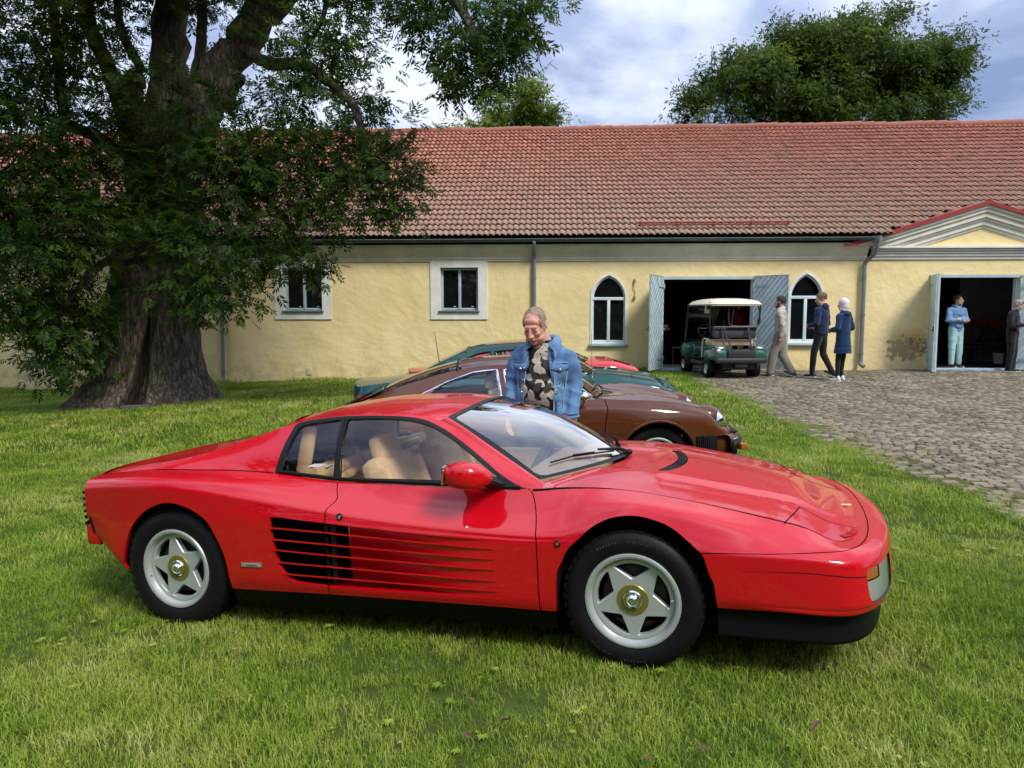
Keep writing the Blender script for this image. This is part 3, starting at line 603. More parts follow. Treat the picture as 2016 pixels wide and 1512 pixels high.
def leaf(sh, ang, width, z0, z1, mirror, label=None, back=False):
    """plank leaf hinged at (sh, -.03); opened by ang from the closed position; diagonal boards face the yard"""
    L = empty('door_leaf', (0, 0, 0)); L.parent = BL; L.matrix_parent_inverse = BI
    L.matrix_world = BMAT @ Matrix.Translation((sh, -.035, 0)) @ Matrix.Rotation(ang, 4, 'Z'); bpy.context.view_layer.update()
    if label: L['label'] = label
    x0, x1 = (0, width) if not mirror else (-width, 0)
    MB().box(((x0 + x1) / 2, .02, (z0 + z1) / 2), (width, .03, z1 - z0)).build('backing', M['blue_wood'], L, smooth=False)
    mb = MB()
    for zz_ in (z0 + .05, z1 - .05): mb.box(((x0 + x1) / 2, .05, zz_), (width - .002, .028, .1))
    for xx_ in (x0 + .05, x1 - .05): mb.box((xx_, .05, (z0 + z1) / 2), (.1, .03, z1 - z0 - .2))
    if not back: mb.build('brace', M['blue_light'], L, smooth=False)
    for face in ((1,) if back else (-1,)):
        mb = MB(); k = 0
        step = .098; slope = 1.15 * (-1 if mirror else 1) * (1 if face < 0 else 1)
        for c0 in np.arange(z0 - abs(slope) * width - .2, z1 + abs(slope) * width + .2, step * 1.6):
            lo = lambda x: c0 + slope * x; hi_ = lambda x: c0 + step * 1.6 - .012 + slope * x
            # clip the slanted board to the leaf rectangle
            poly = [(x0 + .004, lo(x0)), (x1 - .004, lo(x1)), (x1 - .004, hi_(x1)), (x0 + .004, hi_(x0))]
            for zc, sg in ((z0 + .004, 1), (z1 - .004, -1)):
                outp = []
                for i in range(len(poly)):
                    a, b = poly[i - 1], poly[i]; da, db = (a[1] - zc) * sg, (b[1] - zc) * sg
                    if (da >= 0) != (db >= 0): u = da / (da - db); outp.append((a[0] + (b[0] - a[0]) * u, zc))
                    if db >= 0: outp.append(b)
                poly = outp
                if not poly: break
            if len(poly) < 3: continue
            ar = abs(sum(poly[i - 1][0] * poly[i][1] - poly[i][0] * poly[i - 1][1] for i in range(len(poly)))) / 2
            if ar < .004: continue
            yb = .004 + (.0015 if k % 2 else 0); k += 1
            y0, y1 = (yb - .02, .004) if face < 0 else (.036, .052 - yb)
            n = len(poly); pl = MB().add([(p[0], y0, p[1]) for p in poly] + [(p[0], y1, p[1]) for p in poly], [tuple(range(n))] + [(i, (i + 1) % n, (i + 1) % n + n, i + n) for i in range(n)]).build('plank', M['blue_light'] if k % 3 else M['blue_plank2'], L, smooth=False)
    yh = -.022 if not back else .058
    for zz_ in (z0 + .25, z1 - .25): MB().box((x0 + .2 if not mirror else x1 - .2, yh, zz_), (.4, .008, .05)).tube([(0, yh, zz_ - .06), (0, yh, zz_ + .06)], .014, 8).build('hinge', M['blue_wood'], L, smooth=False)
    hx = x1 - .08 if not mirror else x0 + .08; MB().box((hx, -.026, (z0 + z1) / 2 - .15), (.035, .014, .14)).tube([(hx, -.03, 1.2), (hx, -.07, 1.2), (hx + (-.08 if not mirror else .08), -.07, 1.2)], .008, 6).build('handle', M['void'], L)
    return L
M['blue_plank2'] = pbr('pale_blue_paint_worn', (.51, .63, .67), .6, bump=.12, bscale=25, var=.2, vscale=3)
# left door: left leaf stands open towards us, right leaf folded wider
leaf(3.72, R(-114), 1.06, .23, 2.50, False, 'left leaf, pale blue boards', back=True); leaf(5.98, R(131), .95, .23, 2.50, True, 'right leaf, folded back over the arched window', back=True)
leaf(10.17, R(-108), 1.04, .23, 2.50, False); leaf(12.28, R(146), 1.05, .23, 2.50, True, back=True)
# ---- roof: slope board, clay tiles, ridge tiles
EZ, EY, RY, RZ = 3.44, -.40, 6.0, 7.40; SL = math.hypot(RY - EY, RZ - EZ); SA = math.atan2(RZ - EZ, RY - EY); RWS, TW = SL / 25.0, .144
def slope_pt(s, u, h): return (s, EY + u * math.cos(SA) - h * math.sin(SA), EZ + u * math.sin(SA) + h * math.cos(SA))
M['roof_under'] = pbr('roof_board', (.05, .035, .03), .9)
uv_ = (4.235 - EZ) / math.sin(SA)
mb = FB(); mb.add([slope_pt(S0, .02, -.02), slope_pt(8.66, .02, -.02), slope_pt(8.66, SL, -.02), slope_pt(S0, SL, -.02), (S0, 12.4, EZ), (S1, 12.4, EZ), slope_pt(13.94, .02, -.02), slope_pt(S1, .02, -.02), slope_pt(S1, SL, -.02), slope_pt(13.94, SL, -.02), slope_pt(11.3, uv_ - .1, -.02), slope_pt(11.3, SL, -.02)], [(0, 1, 2, 3), (6, 7, 8, 9), (1, 10, 11, 2), (10, 6, 9, 11), (3, 8, 5, 4)])
for a_, b_ in ((S0, 8.66), (13.94, S1)): mb.add([slope_pt(a_, .02, -.03), slope_pt(b_, .02, -.03), (b_, .05, 3.28), (a_, .05, 3.28)], [(0, 3, 2, 1)]); mb.build('roof', M['roof_under'], smooth=False)
def tile_mat():
    m = mat('clay_tile'); t = m.node_tree; b = t.nodes['Principled BSDF']; b.inputs['Roughness'].default_value = .8; b.inputs['Specular IOR Level'].default_value = .25
    ge = t.nodes.new('ShaderNodeNewGeometry'); at = t.nodes.new('ShaderNodeAttribute'); at.attribute_name = 'tint'; oi = t.nodes.new('ShaderNodeObjectInfo')
    ad = t.nodes.new('ShaderNodeMath'); ad.operation = 'ADD'; t.links.new(at.outputs['Fac'], ad.inputs[0]); mu = t.nodes.new('ShaderNodeMath'); mu.operation = 'MULTIPLY'; t.links.new(oi.outputs['Random'], mu.inputs[0]); mu.inputs[1].default_value = .0
    t.links.new(mu.outputs[0], ad.inputs[1])
    r = t.nodes.new('ShaderNodeValToRGB'); r.color_ramp.elements[0].color = (.26, .085, .058, 1); r.color_ramp.elements[1].color = (.45, .17, .12, 1); t.links.new(ad.outputs[0], r.inputs[0])
    # lichen and dirt: thicker towards the eaves
    sp = t.nodes.new('ShaderNodeSeparateXYZ'); t.links.new(ge.outputs['Position'], sp.inputs[0])
    lo = t.nodes.new('ShaderNodeMapRange'); lo.inputs[1].default_value = 6.9; lo.inputs[2].default_value = 3.6; t.links.new(sp.outputs['Z'], lo.inputs[0])
    def nz(s, d): n = t.nodes.new('ShaderNodeTexNoise'); n.inputs['Scale'].default_value = s; n.inputs['Detail'].default_value = d; n.inputs['Roughness'].default_value = .65; t.links.new(ge.outputs['Position'], n.inputs['Vector']); return n.outputs['Fac']
    def mth(op, a, c): x = t.nodes.new('ShaderNodeMath'); x.operation = op; x.use_clamp = True; (t.links.new(a, x.inputs[0]) if not isinstance(a, (int, float)) else setattr(x.inputs[0], 'default_value', a)); (t.links.new(c, x.inputs[1]) if not isinstance(c, (int, float)) else setattr(x.inputs[1], 'default_value', c)); return x.outputs[0]
    def mr(v, a, c): x = t.nodes.new('ShaderNodeMapRange'); x.inputs[1].default_value = a; x.inputs[2].default_value = c; t.links.new(v, x.inputs[0]); return x.outputs[0]
    f = mth('MULTIPLY', mth('ADD', mth('MULTIPLY', lo.outputs[0], .95), .06), mr(nz(9, 8), .28, .56)); f2 = mth('MULTIPLY', mr(nz(1.1, 5), .38, .62), .30)
    def mix(f_, a, c): x = t.nodes.new('ShaderNodeMix'); x.data_type = 'RGBA'; t.links.new(f_, x.inputs['Factor']); t.links.new(a, x.inputs['A']); x.inputs['B'].default_value = (*c, 1); return x.outputs['Result']
    c = mix(f, r.outputs[0], (.30, .24, .185)); c = mix(f2, c, (.29, .155, .11)); c = mix(mth('MULTIPLY', mr(nz(26, 4), .62, .70), mth('MULTIPLY', lo.outputs[0], .8)), c, (.10, .105, .03))
    t.links.new(c, b.inputs['Base Color']); return m
M['tile'] = tile_mat()
def tile_shape(n=8):
    """single-lap S tile: x across, y up-slope, z out; front lip has thickness"""
    V = []; F = []
    prof = [(TW * (i / n - .5) * 1.04, (.023) * (math.sin(2 * math.pi * i / n - .6)) + (.004) * math.sin(4 * math.pi * i / n)) for i in range(n + 1)]
    for y, dz in ((0, .046), (RWS * 1.06, .0)):
        for x, z in prof: V.append((x, y, z + dz + .03))
    for x, z in prof: V.append((x, .0, z + .046 + .03 - .013))
    m_ = n + 1
    for i in range(n): F += [(i, i + 1, m_ + i + 1, m_ + i), (2 * m_ + i, 2 * m_ + i + 1, i + 1, i)]
    return np.array(V), F
TV, TF = tile_shape(); rt = np.random.default_rng(5)
SM = BMAT @ Matrix(((1, 0, 0, 0), (0, math.cos(SA), -math.sin(SA), EY), (0, math.sin(SA), math.cos(SA), EZ), (0, 0, 0, 1)))
def gable_clear(s, u):      # leave out tiles inside the little cross gable
    x = abs(s - 11.3); return not (x < 2.72 and (EZ + (u + .85 * RWS) * math.sin(SA)) < 4.235 - .31 * x)
tmesh = []
for k in range(5):
    me = bpy.data.meshes.new('roof_tile'); me.from_pydata([tuple(v) for v in TV], [], TF); a_ = me.attributes.new('tint', 'FLOAT', 'POINT'); a_.data.foreach_set('value', [.1 + .2 * k] * len(TV)); me.polygons.foreach_set('use_smooth', [True] * len(TF)); me.materials.append(M['tile']); tmesh.append(me)
AV = []; tn = []; cnt = 0; nT = len(TV)
for r_ in range(25):
    for i in range(int((S1 - S0) / TW)):
        s = S0 + .1 + i * TW; u = r_ * RWS + .0
        if not gable_clear(s, u): continue
        tv = float(np.clip(rt.normal(.5, .24), 0, 1)); jx, ju, jh, ja = rt.normal(0, .0025), rt.normal(0, .007), rt.normal(0, .0022), rt.normal(0, .008)
        if r_ < 5 and -3.6 < s < 8.6 and cnt < 300:
            o = bpy.data.objects.new('roof_tile', tmesh[min(4, int(tv * 5))]); COL.objects.link(o); o.parent = BL; o.matrix_parent_inverse = BI
            o.matrix_basis = SM @ Matrix.Translation((s + jx, u + ju, jh)) @ Matrix.Rotation(ja, 4, 'Z'); cnt += 1; continue
        c, sn = math.cos(ja), math.sin(ja); v = TV.copy(); v = np.stack([v[:, 0] * c - v[:, 1] * sn + s + jx, v[:, 0] * sn + v[:, 1] * c + u + ju, v[:, 2] + jh], 1); AV.append(v); tn.append(np.full(nT, tv))
NT_ = len(AV); AV = np.concatenate(AV); TFa = np.array(TF)[None] + (np.arange(NT_) * nT)[:, None, None]; TFa = TFa.reshape(-1, 4)
o = tri_mesh('roof_tile_field', AV, TFa, M['tile'], None, True, cols=np.concatenate(tn)); o.matrix_world = SM; o.parent = BL; o.matrix_parent_inverse = BI; o['kind'] = 'stuff'
rm = bpy.data.meshes.new('ridge_tile'); _m = MB(); _m.tube([(0, 0, 0), (.40, 0, .008)], [.105, .12], 10, cap=False); rm.from_pydata(_m.v, [], _m.f); rm.materials.append(M['tile']); rm.polygons.foreach_set('use_smooth', [True] * len(rm.polygons))
a_ = rm.attributes.new('tint', 'FLOAT', 'POINT'); a_.data.foreach_set('value', [.25] * len(rm.vertices))
for k in range(int((S1 - S0) / .37)):
    o = bpy.data.objects.new('ridge_tile', rm); COL.objects.link(o); o.parent = BL; o.matrix_parent_inverse = BI
    o.matrix_basis = BMAT @ Matrix.Translation((S0 + k * .37, RY, RZ + .045 + .012 * math.sin(k * .9) + rt.normal(0, .006)))
# snow guard rail over the left door
mb = FB()
for h in (.17, .10): mb.tube([slope_pt(3.1, .42, h), slope_pt(6.75, .42, h)], .017, 6)
for s_ in np.linspace(3.15, 6.7, 5): mb.box(slope_pt(s_, .42, .09), (.03, .05, .22), Matrix.Rotation(SA, 3, 'X')).tube([slope_pt(s_, .42, .04), slope_pt(s_, .62, .05)], .012, 5)
mb.build('snow_guard', pbr('red_metal', (.33, .06, .035), .5), smooth=True)
# ---- small cross gable over the right-hand door
GC, GHW, GZ0, GZ1 = 11.3, 2.62, 3.375, 4.17
M['red_metal'] = pbr('red_sheet_metal', (.30, .035, .03), .42, coat=.2, var=.15, vscale=3)
for y0, z0, z1, nm in ((-.04, 2.885, 2.96, 0), (-.075, 2.96, 3.03, 0), (-.11, 3.03, 3.075, 0), (-.15, 3.085, 3.13, 0), (-.20, 3.14, 3.20, 1)):
    FB().box((GC, y0 / 2 + .01, (z0 + z1) / 2), (2 * GHW - .02 * (5 - nm), abs(y0) + .02, z1 - z0 - .002), bev=.004).build('gable_moulding', M['white_plaster'])
GK = .31; GA = 4.235
FB().add([(GC - (GA - .2 - 3.2) / GK, -.015, 3.2), (GC + (GA - .2 - 3.2) / GK, -.015, 3.2), (GC, -.015, GA - .2)], [(0, 1, 2)]).build('gable_wall', M['plaster'], smooth=False)
def rake(o0, o1, depth, name, m_, y1=.02):
    for sg in (-1, 1):
        xl, xu = (GA + o0 - 3.205) / GK, (GA + o1 - 3.205) / GK
        FB().prism([(GC, GA + o0), (GC + sg * xl, 3.205), (GC + sg * xu, 3.205), (GC, GA + o1)], -depth, y1, lambda a, b, h: (a, h, b)).build(name, m_, smooth=False)
rake(-.60, -.53, .05, 'rake_moulding', M['white_plaster']); rake(-.53, -.42, .10, 'rake_moulding', M['cornice']); rake(-.42, -.36, .14, 'rake_moulding', M['white_plaster'])
rake(-.36, -.24, .19, 'rake_moulding', M['cornice']); rake(-.24, -.15, .235, 'rake_moulding', M['cornice']); rake(-.15, -.085, .28, 'rake_moulding', M['white_plaster']); rake(-.085, .0, .33, 'gable_flashing', M['red_metal'])
def vy(z): return EY + (z - EZ) / math.tan(SA)
for sg in (-1, 1):
    V = []; F = []; n = 12
    for i in range(n + 1):
        x = 2.66 * i / n; z = GA + .004 - GK * x; V += [(GC + sg * x, -.32, z), (GC + sg * x, max(-.25, vy(z) + .25), z + .02)]
    FB().add(V, [(2 * i, 2 * i + 2, 2 * i + 3, 2 * i + 1) for i in range(n)]).build('gable_roof', M['red_metal'], smooth=False)
# small fittings on the wall
FB().box((-5.22, -.006, .10), (.14, .02, .19), bev=.004).box((-5.22, -.018, .10), (.09, .01, .14)).build('wall_vent', pbr('cream_plastic', (.60, .52, .30), .6))
mb = FB(); mb.tube([(3.04, -.01, 2.42), (3.05, -.05, 2.40), (3.05, -.05, 2.34)], .025, 8).tube(smoothline([(3.04, -.02, 2.34), (3.02, -.03, 2.22), (3.06, -.02, 2.12), (3.04, -.02, 2.02)], 4), .008, 5).box((3.05, -.04, 1.98), (.05, .06, .08), bev=.01); mb.build('wall_lamp_bracket', pbr('rusty_bracket', (.33, .22, .10), .6))
# ---------------------------------------------------------------- trees
def leaf_material(name, col, tr=.45):
    m = mat(name); t = m.node_tree; b = t.nodes['Principled BSDF']; b.inputs['Roughness'].default_value = .5; b.inputs['Specular IOR Level'].default_value = .2
    at = t.nodes.new('ShaderNodeAttribute'); at.attribute_name = 'tint'
    r = t.nodes.new('ShaderNodeValToRGB'); r.color_ramp.elements[0].color = (*(c * .55 for c in col), 1); r.color_ramp.elements[1].color = (min(1, col[0] * 2.0), min(1, col[1] * 1.65), col[2] * 1.2, 1)
    k = r.color_ramp.elements.new(.6); k.color = (*col, 1)
    t.links.new(at.outputs['Fac'], r.inputs[0]); t.links.new(r.outputs[0], b.inputs['Base Color'])
    tl = t.nodes.new('ShaderNodeBsdfTranslucent'); mx_ = t.nodes.new('ShaderNodeMixShader'); mx_.inputs[0].default_value = tr
    hs_ = t.nodes.new('ShaderNodeHueSaturation'); hs_.inputs['Value'].default_value = 1.5; hs_.inputs['Hue'].default_value = .485; t.links.new(r.outputs[0], hs_.inputs['Color']); t.links.new(hs_.outputs[0], tl.inputs['Color'])
    o = t.nodes['Material Output']; t.links.new(b.outputs[0], mx_.inputs[1]); t.links.new(tl.outputs[0], mx_.inputs[2]); t.links.new(mx_.outputs[0], o.inputs['Surface'])
    return m
def bark_material(name, c0, c1):
    m = mat(name); t = m.node_tree; b = t.nodes['Principled BSDF']; b.inputs['Roughness'].default_value = .95; b.inputs['Specular IOR Level'].default_value = .15
    tcn = t.nodes.new('ShaderNodeTexCoord'); mp_ = t.nodes.new('ShaderNodeMapping'); mp_.inputs['Scale'].default_value = (1, 1, .17); t.links.new(tcn.outputs['Object'], mp_.inputs['Vector'])
    v = t.nodes.new('ShaderNodeTexVoronoi'); v.feature = 'DISTANCE_TO_EDGE'; v.inputs['Scale'].default_value = 15
    n = t.nodes.new('ShaderNodeTexNoise'); n.inputs['Scale'].default_value = 13; n.inputs['Detail'].default_value = 8; n.inputs['Roughness'].default_value = .68
    dn = t.nodes.new('ShaderNodeMix'); dn.data_type = 'VECTOR'; dn.inputs['Factor'].default_value = .16; t.links.new(mp_.outputs[0], dn.inputs['A']); t.links.new(n.outputs['Color'], dn.inputs['B'])
    t.links.new(mp_.outputs[0], n.inputs['Vector']); t.links.new(dn.outputs['Result'], v.inputs['Vector'])
    r = t.nodes.new('ShaderNodeMapRange'); r.inputs[2].default_value = .16; t.links.new(v.outputs['Distance'], r.inputs[0])
    a = t.nodes.new('ShaderNodeMath'); rw = t.nodes.new('ShaderNodeMath'); rw.operation = 'MULTIPLY'; rw.inputs[1].default_value = .42; t.links.new(r.outputs[0], rw.inputs[0]); a.operation = 'MULTIPLY_ADD'; t.links.new(n.outputs['Fac'], a.inputs[0]); a.inputs[1].default_value = 1.5; t.links.new(rw.outputs[0], a.inputs[2])
    cr_ = t.nodes.new('ShaderNodeValToRGB'); cr_.color_ramp.elements[0].position = .45; cr_.color_ramp.elements[1].position = 1.45; cr_.color_ramp.elements[0].color = (*c0, 1); cr_.color_ramp.elements[1].color = (*c1, 1)
    hf = t.nodes.new('ShaderNodeMath'); hf.operation = 'MULTIPLY'; hf.inputs[1].default_value = .7; t.links.new(a.outputs[0], hf.inputs[0]); cr_.color_ramp.elements[0].position = .25; cr_.color_ramp.elements[1].position = .95
    t.links.new(hf.outputs[0], cr_.inputs[0]); t.links.new(cr_.outputs[0], b.inputs['Base Color'])
    bp = t.nodes.new('ShaderNodeBump'); bp.inputs['Strength'].default_value = 1; bp.inputs['Distance'].default_value = .05; t.links.new(a.outputs[0], bp.inputs['Height']); t.links.new(bp.outputs[0], b.inputs['Normal'])
    return m
M['bark'] = bark_material('ash_bark', (.016, .013, .010), (.19, .158, .122))
M['leaf'] = leaf_material('ash_leaf', (.037, .080, .012))
M['leaf_far'] = leaf_material('far_leaf', (.060, .105, .016), .45)
M['leaf_mid'] = leaf_material('oak_leaf', (.12, .185, .022), .5)
def pxp(px, py, Y):
    """a point at forward distance Y seen in that direction from the tripod"""
    P_ = R(5.32); x = (px - 1008) / 1514; y = -(py - 756) / 1514; d = (x, math.cos(P_) + y * math.sin(P_), -math.sin(P_) + y * math.cos(P_)); k = Y / d[1]
    return np.array([d[0] * k, Y, 1.61 + d[2] * k])
def noise1(n, seed, oct=4):
    r = np.random.default_rng(seed); a = np.linspace(0, 2 * math.pi, n, endpoint=False); o = np.zeros(n)
    for k in range(1, oct + 1): o += np.sin(a * k + r.uniform(0, 6.28)) * r.uniform(.4, 1) / k
    return o
def crown(name, blobs, leaflets, size, mt, parent, seed, clump=.5, compound=True, droop=.5, per=9, shell=.55, lump=14):
    """leaves gathered in clumps through ellipsoids: blobs = (centre, radii, weight)"""
    r = np.random.default_rng(seed); wsum = sum(b[2] for b in blobs); QV = []; TN = []
    for c, rad, w in blobs:
        nl = int(leaflets * w / wsum / per); nc = max(3, nl // lump)
        d = r.normal(size=(nc, 3)); d /= np.linalg.norm(d, axis=1)[:, None]; q = shell + (1 - shell) * r.random(nc) ** .6; q *= np.where(r.random(nc) < .22, r.random(nc), 1)
        CC = np.array(c) + d * q[:, None] * np.array(rad); CT = r.normal(.5, .16, nc)
        k = r.integers(0, nc, nl); cl = clump * np.array([1, 1, .62]) * np.minimum(1, np.mean(rad) / .6)
        P = CC[k] + r.normal(size=(nl, 3)) * cl * .42
        out = (P - np.array(c)); out /= np.linalg.norm(out, axis=1)[:, None] + 1e-6
        ax = out * (.8 if compound else .35) + r.normal(size=(nl, 3)) * .55; ax[:, 2] -= droop * r.random(nl); ax /= np.linalg.norm(ax, axis=1)[:, None]
        nn = np.array([0, 0, 1.]) + r.normal(size=(nl, 3)) * .5 + out * .3; sd = np.cross(ax, nn); sd /= np.linalg.norm(sd, axis=1)[:, None] + 1e-6; nn = np.cross(sd, ax)
        tn = np.clip(CT[k] + r.normal(0, .14, nl), 0, 1); sc = size * r.uniform(.55, 1.4, nl)
        for j in range(per):
            if j == 0: off = ax * 1.55; la = ax; 
            else:
                s_ = 1 if j % 2 else -1; m_ = (j - 1) // 2; off = ax * (.25 + .38 * m_) ; la = sd * s_ * .85 + ax * .62 - nn * .12
            la = la / np.linalg.norm(la, axis=1)[:, None] + r.normal(size=(nl, 3)) * .10; lw = np.cross(nn, la); lw /= np.linalg.norm(lw, axis=1)[:, None] + 1e-6
            b = P + off * sc[:, None] * 1.1; S_ = sc[:, None]
            V = np.stack([b, b + la * S_ * .5 + lw * S_ * .17 + nn * S_ * .04, b + la * S_ * 1.05 - nn * S_ * .10, b + la * S_ * .5 - lw * S_ * .17 + nn * S_ * .04], 1); QV.append(V.reshape(-1, 3)); TN.append(np.repeat(tn, 4))
    V = np.concatenate(QV); F = np.arange(len(V)).reshape(-1, 4)
    o = tri_mesh(name, V, F, mt, None, False, cols=np.concatenate(TN)); o.parent = parent; o['kind'] = 'stuff'
    if parent is not None: o.matrix_parent_inverse = Matrix.Translation(-Vector(parent.location))
    return o
def limb_to(parent, o):
    o.parent = parent; o.matrix_parent_inverse = Matrix.Translation(-Vector(parent.location)); return o
# --- the old ash on the left
tb = pxp(290, 800, 15.9); ASH = empty('ash_tree', tuple(tb), label='huge old ash tree with a hollow flaring trunk on the left lawn', cat='tree')
prof_ = [(815, 118, 452), (800, 134, 436), (785, 152, 424), (770, 168, 414), (740, 191, 399), (700, 206, 388), (650, 215, 384), (600, 221, 381), (550, 228, 378), (500, 234, 376), (450, 240, 374), (400, 252, 366), (340, 268, 352)]
YT = 15.9; na = 260; rings = []
rows_ = np.array(prof_, float); yy = np.linspace(815, 340, 120); xl = np.interp(-yy, -rows_[:, 0], rows_[:, 1]); xr = np.interp(-yy, -rows_[:, 0], rows_[:, 2]); rk = np.random.default_rng(2)
ph = rk.uniform(0, 6.28, 12)
V = []
for k, y_ in enumerate(yy):
    cpt = pxp((xl[k] + xr[k]) / 2, y_, YT); rad = (pxp(xr[k], y_, YT)[0] - pxp(xl[k], y_, YT)[0]) / 2
    h = (815 - y_) / 475; fl = max(0, 1 - h * 4.2)
    for j in range(na):
        a = 2 * math.pi * j / na; q = rad * (1 + .055 * math.sin(a * 3 + ph[0] + h * 1.2) + .04 * math.sin(a * 5 + ph[1] - h) + (.10 * fl) * math.sin(a * 7 + ph[2]) + .022 * math.sin(a * 13 + ph[3] + 3 * h) + .013 * (1 - 2 * abs(math.sin(a * 17 + ph[4] + 2.2 * math.sin(h * 11 + a * 2)))) + .014 * (1 - 2 * abs(math.sin(a * 29 + ph[5] + 2.6 * math.sin(h * 17 + 1 + a * 3)))) * (.6 + .4 * math.sin(h * 45 + a * 5)))
        # hollow: a cleft that opens downwards on the camera side
        ca = (-math.pi / 2 + .36); da = (a - ca + math.pi) % (2 * math.pi) - math.pi; px_h = np.interp(y_, [600, 640, 700, 760, 800], [0, .03, .11, .15, .17])
        if px_h > 0:
            k_ = abs(da + .05 - (640 - y_) * .0007) / px_h; k_ = min(1, max(0, (k_ - .7) / .45)); k_ = k_ * k_ * (3 - 2 * k_); q = q * k_ + rad * .30 * (1 - k_)
        # knotty burls right of the hollow
        for (bh, ba, bs, br) in ((.06, -.90, .13, .11), (.03, -.75, .11, .10), (.10, -.82, .10, .08), (.05, -.62, .10, .08), (.16, -.88, .07, .05), (.02, -1.0, .08, .09), (.27, -.92, .06, .05)):
            if px_h > 0 and k_ < .5: continue
            dd = ((h - bh) / .045) ** 2 + (((a - ba - 0 + math.pi) % (2 * math.pi) - math.pi) / bs) ** 2; q += br * math.exp(-dd)
        V.append((cpt[0] + q * math.cos(a), cpt[1] + q * math.sin(a) * .92, cpt[2] + .02 * math.sin(a * 6)))
F = [(i * na + j, i * na + (j + 1) % na, (i + 1) * na + (j + 1) % na, (i + 1) * na + j) for i in range(len(yy) - 1) for j in range(na)]
o = tri_mesh('trunk', V, F, M['bark'], None, True); limb_to(ASH, o)
def limb(pts, r0, r1, name='limb', seed=0, Y0=None, n=12):
    P = smoothline([pxp(*p) for p in pts], 6); k = len(P); rr = np.linspace(r0, r1, k); r = np.random.default_rng(seed)
    P = [p + r.normal(0, rr[i] * .10, 3) for i, p in enumerate(P)]; rr = rr * (1 + r.normal(0, .05, k))
    o = MB().tube(P, list(rr), n).build(name, M['bark'], sharp=180); return limb_to(ASH, o)
limb([(300, 520, 15.4), (283, 420, 15.2), (262, 330, 15.2), (243, 220, 15.1), (212, 130, 15.1), (172, 40, 15.1), (160, -90, 15.1)], .22, .12, seed=1)
limb([(312, 430, 15.9), (322, 300, 15.9), (333, 160, 15.9), (338, 20, 15.9), (342, -160, 15.9)], .42, .30, seed=2, n=16)
limb([(345, 460, 15.8), (362, 330, 15.6), (400, 230, 15.5), (430, 150, 15.5), (492, 60, 15.4), (560, -20, 15.3), (640, -120, 15.1)], .44, .27, seed=3, n=16)
limb([(296, 440, 16.2), (270, 280, 16.3), (256, 190, 16.3), (268, 150, 16.3)], .36, .20, seed=4)
limb([(330, 280, 15.5), (372, 180, 15.4), (396, 100, 15.4), (398, -20, 15.4), (402, -120, 15.3)], .13, .08, seed=5)
limb([(290, 410, 15.4), (238, 312, 15.2), (188, 268, 15.0), (132, 240, 14.8), (118, 150, 14.8), (106, 40, 14.8), (90, -80, 14.8)], .15, .06, seed=6)
limb([(470, 165, 15.4), (455, 150, 15.4), (440, 210, 15.4)], .16, .24, seed=7)
limb([(480, 95, 15.3), (530, 126, 15), (600, 128, 14.6), (650, 165, 14.2), (694, 205, 13.8), (720, 290, 13.5), (735, 360, 13.4)], .13, .04, seed=8)
limb([(345, 430, 15.4), (430, 390, 15.0), (500, 378, 14.6), (560, 430, 14.3), (600, 500, 14.2)], .09, .025, seed=9)
limb([(280, 140, 15.8), (240, 60, 15.8), (226, -40, 15.8)], .10, .07, seed=10); limb([(285, 250, 15.9), (310, 120, 15.8), (330, 20, 15.7), (338, -60, 15.7)], .09, .06, seed=11)
limb([(300, 470, 15.0), (330, 330, 14.6), (390, 305, 14.4), (430, 270, 14.2)], .05, .02, seed=12); limb([(260, 500, 15.2), (200, 520, 14.6), (130, 600, 14.0), (80, 690, 13.8)], .10, .03, seed=13)
limb([(240, 420, 15.2), (150, 400, 14.6), (60, 420, 14.0), (-40, 470, 13.6)], .12, .05, seed=14); limb([(560, -20, 15.3), (700, -60, 14), (850, -40, 12.8), (930, 60, 12.2), (950, 150, 12.0)], .16, .03, seed=15)
limb([(640, -100, 15), (640, 20, 14.6), (600, 100, 14.4)], .07, .02, seed=16); limb([(300, 360, 15.0), (250, 395, 14.6), (262, 440, 14.5), (330, 490, 14.6)], .035, .015, seed=17)
B_ = []
def bl(px, py, rx, ry, Y, w=1.0, rd=None):
    c = pxp(px, py, Y); s = Y / 1514; B_.append((c, (rx * s, (rd or max(.5, min(rx, ry) * s * .9)), ry * s), w * rx * ry / 8000.))
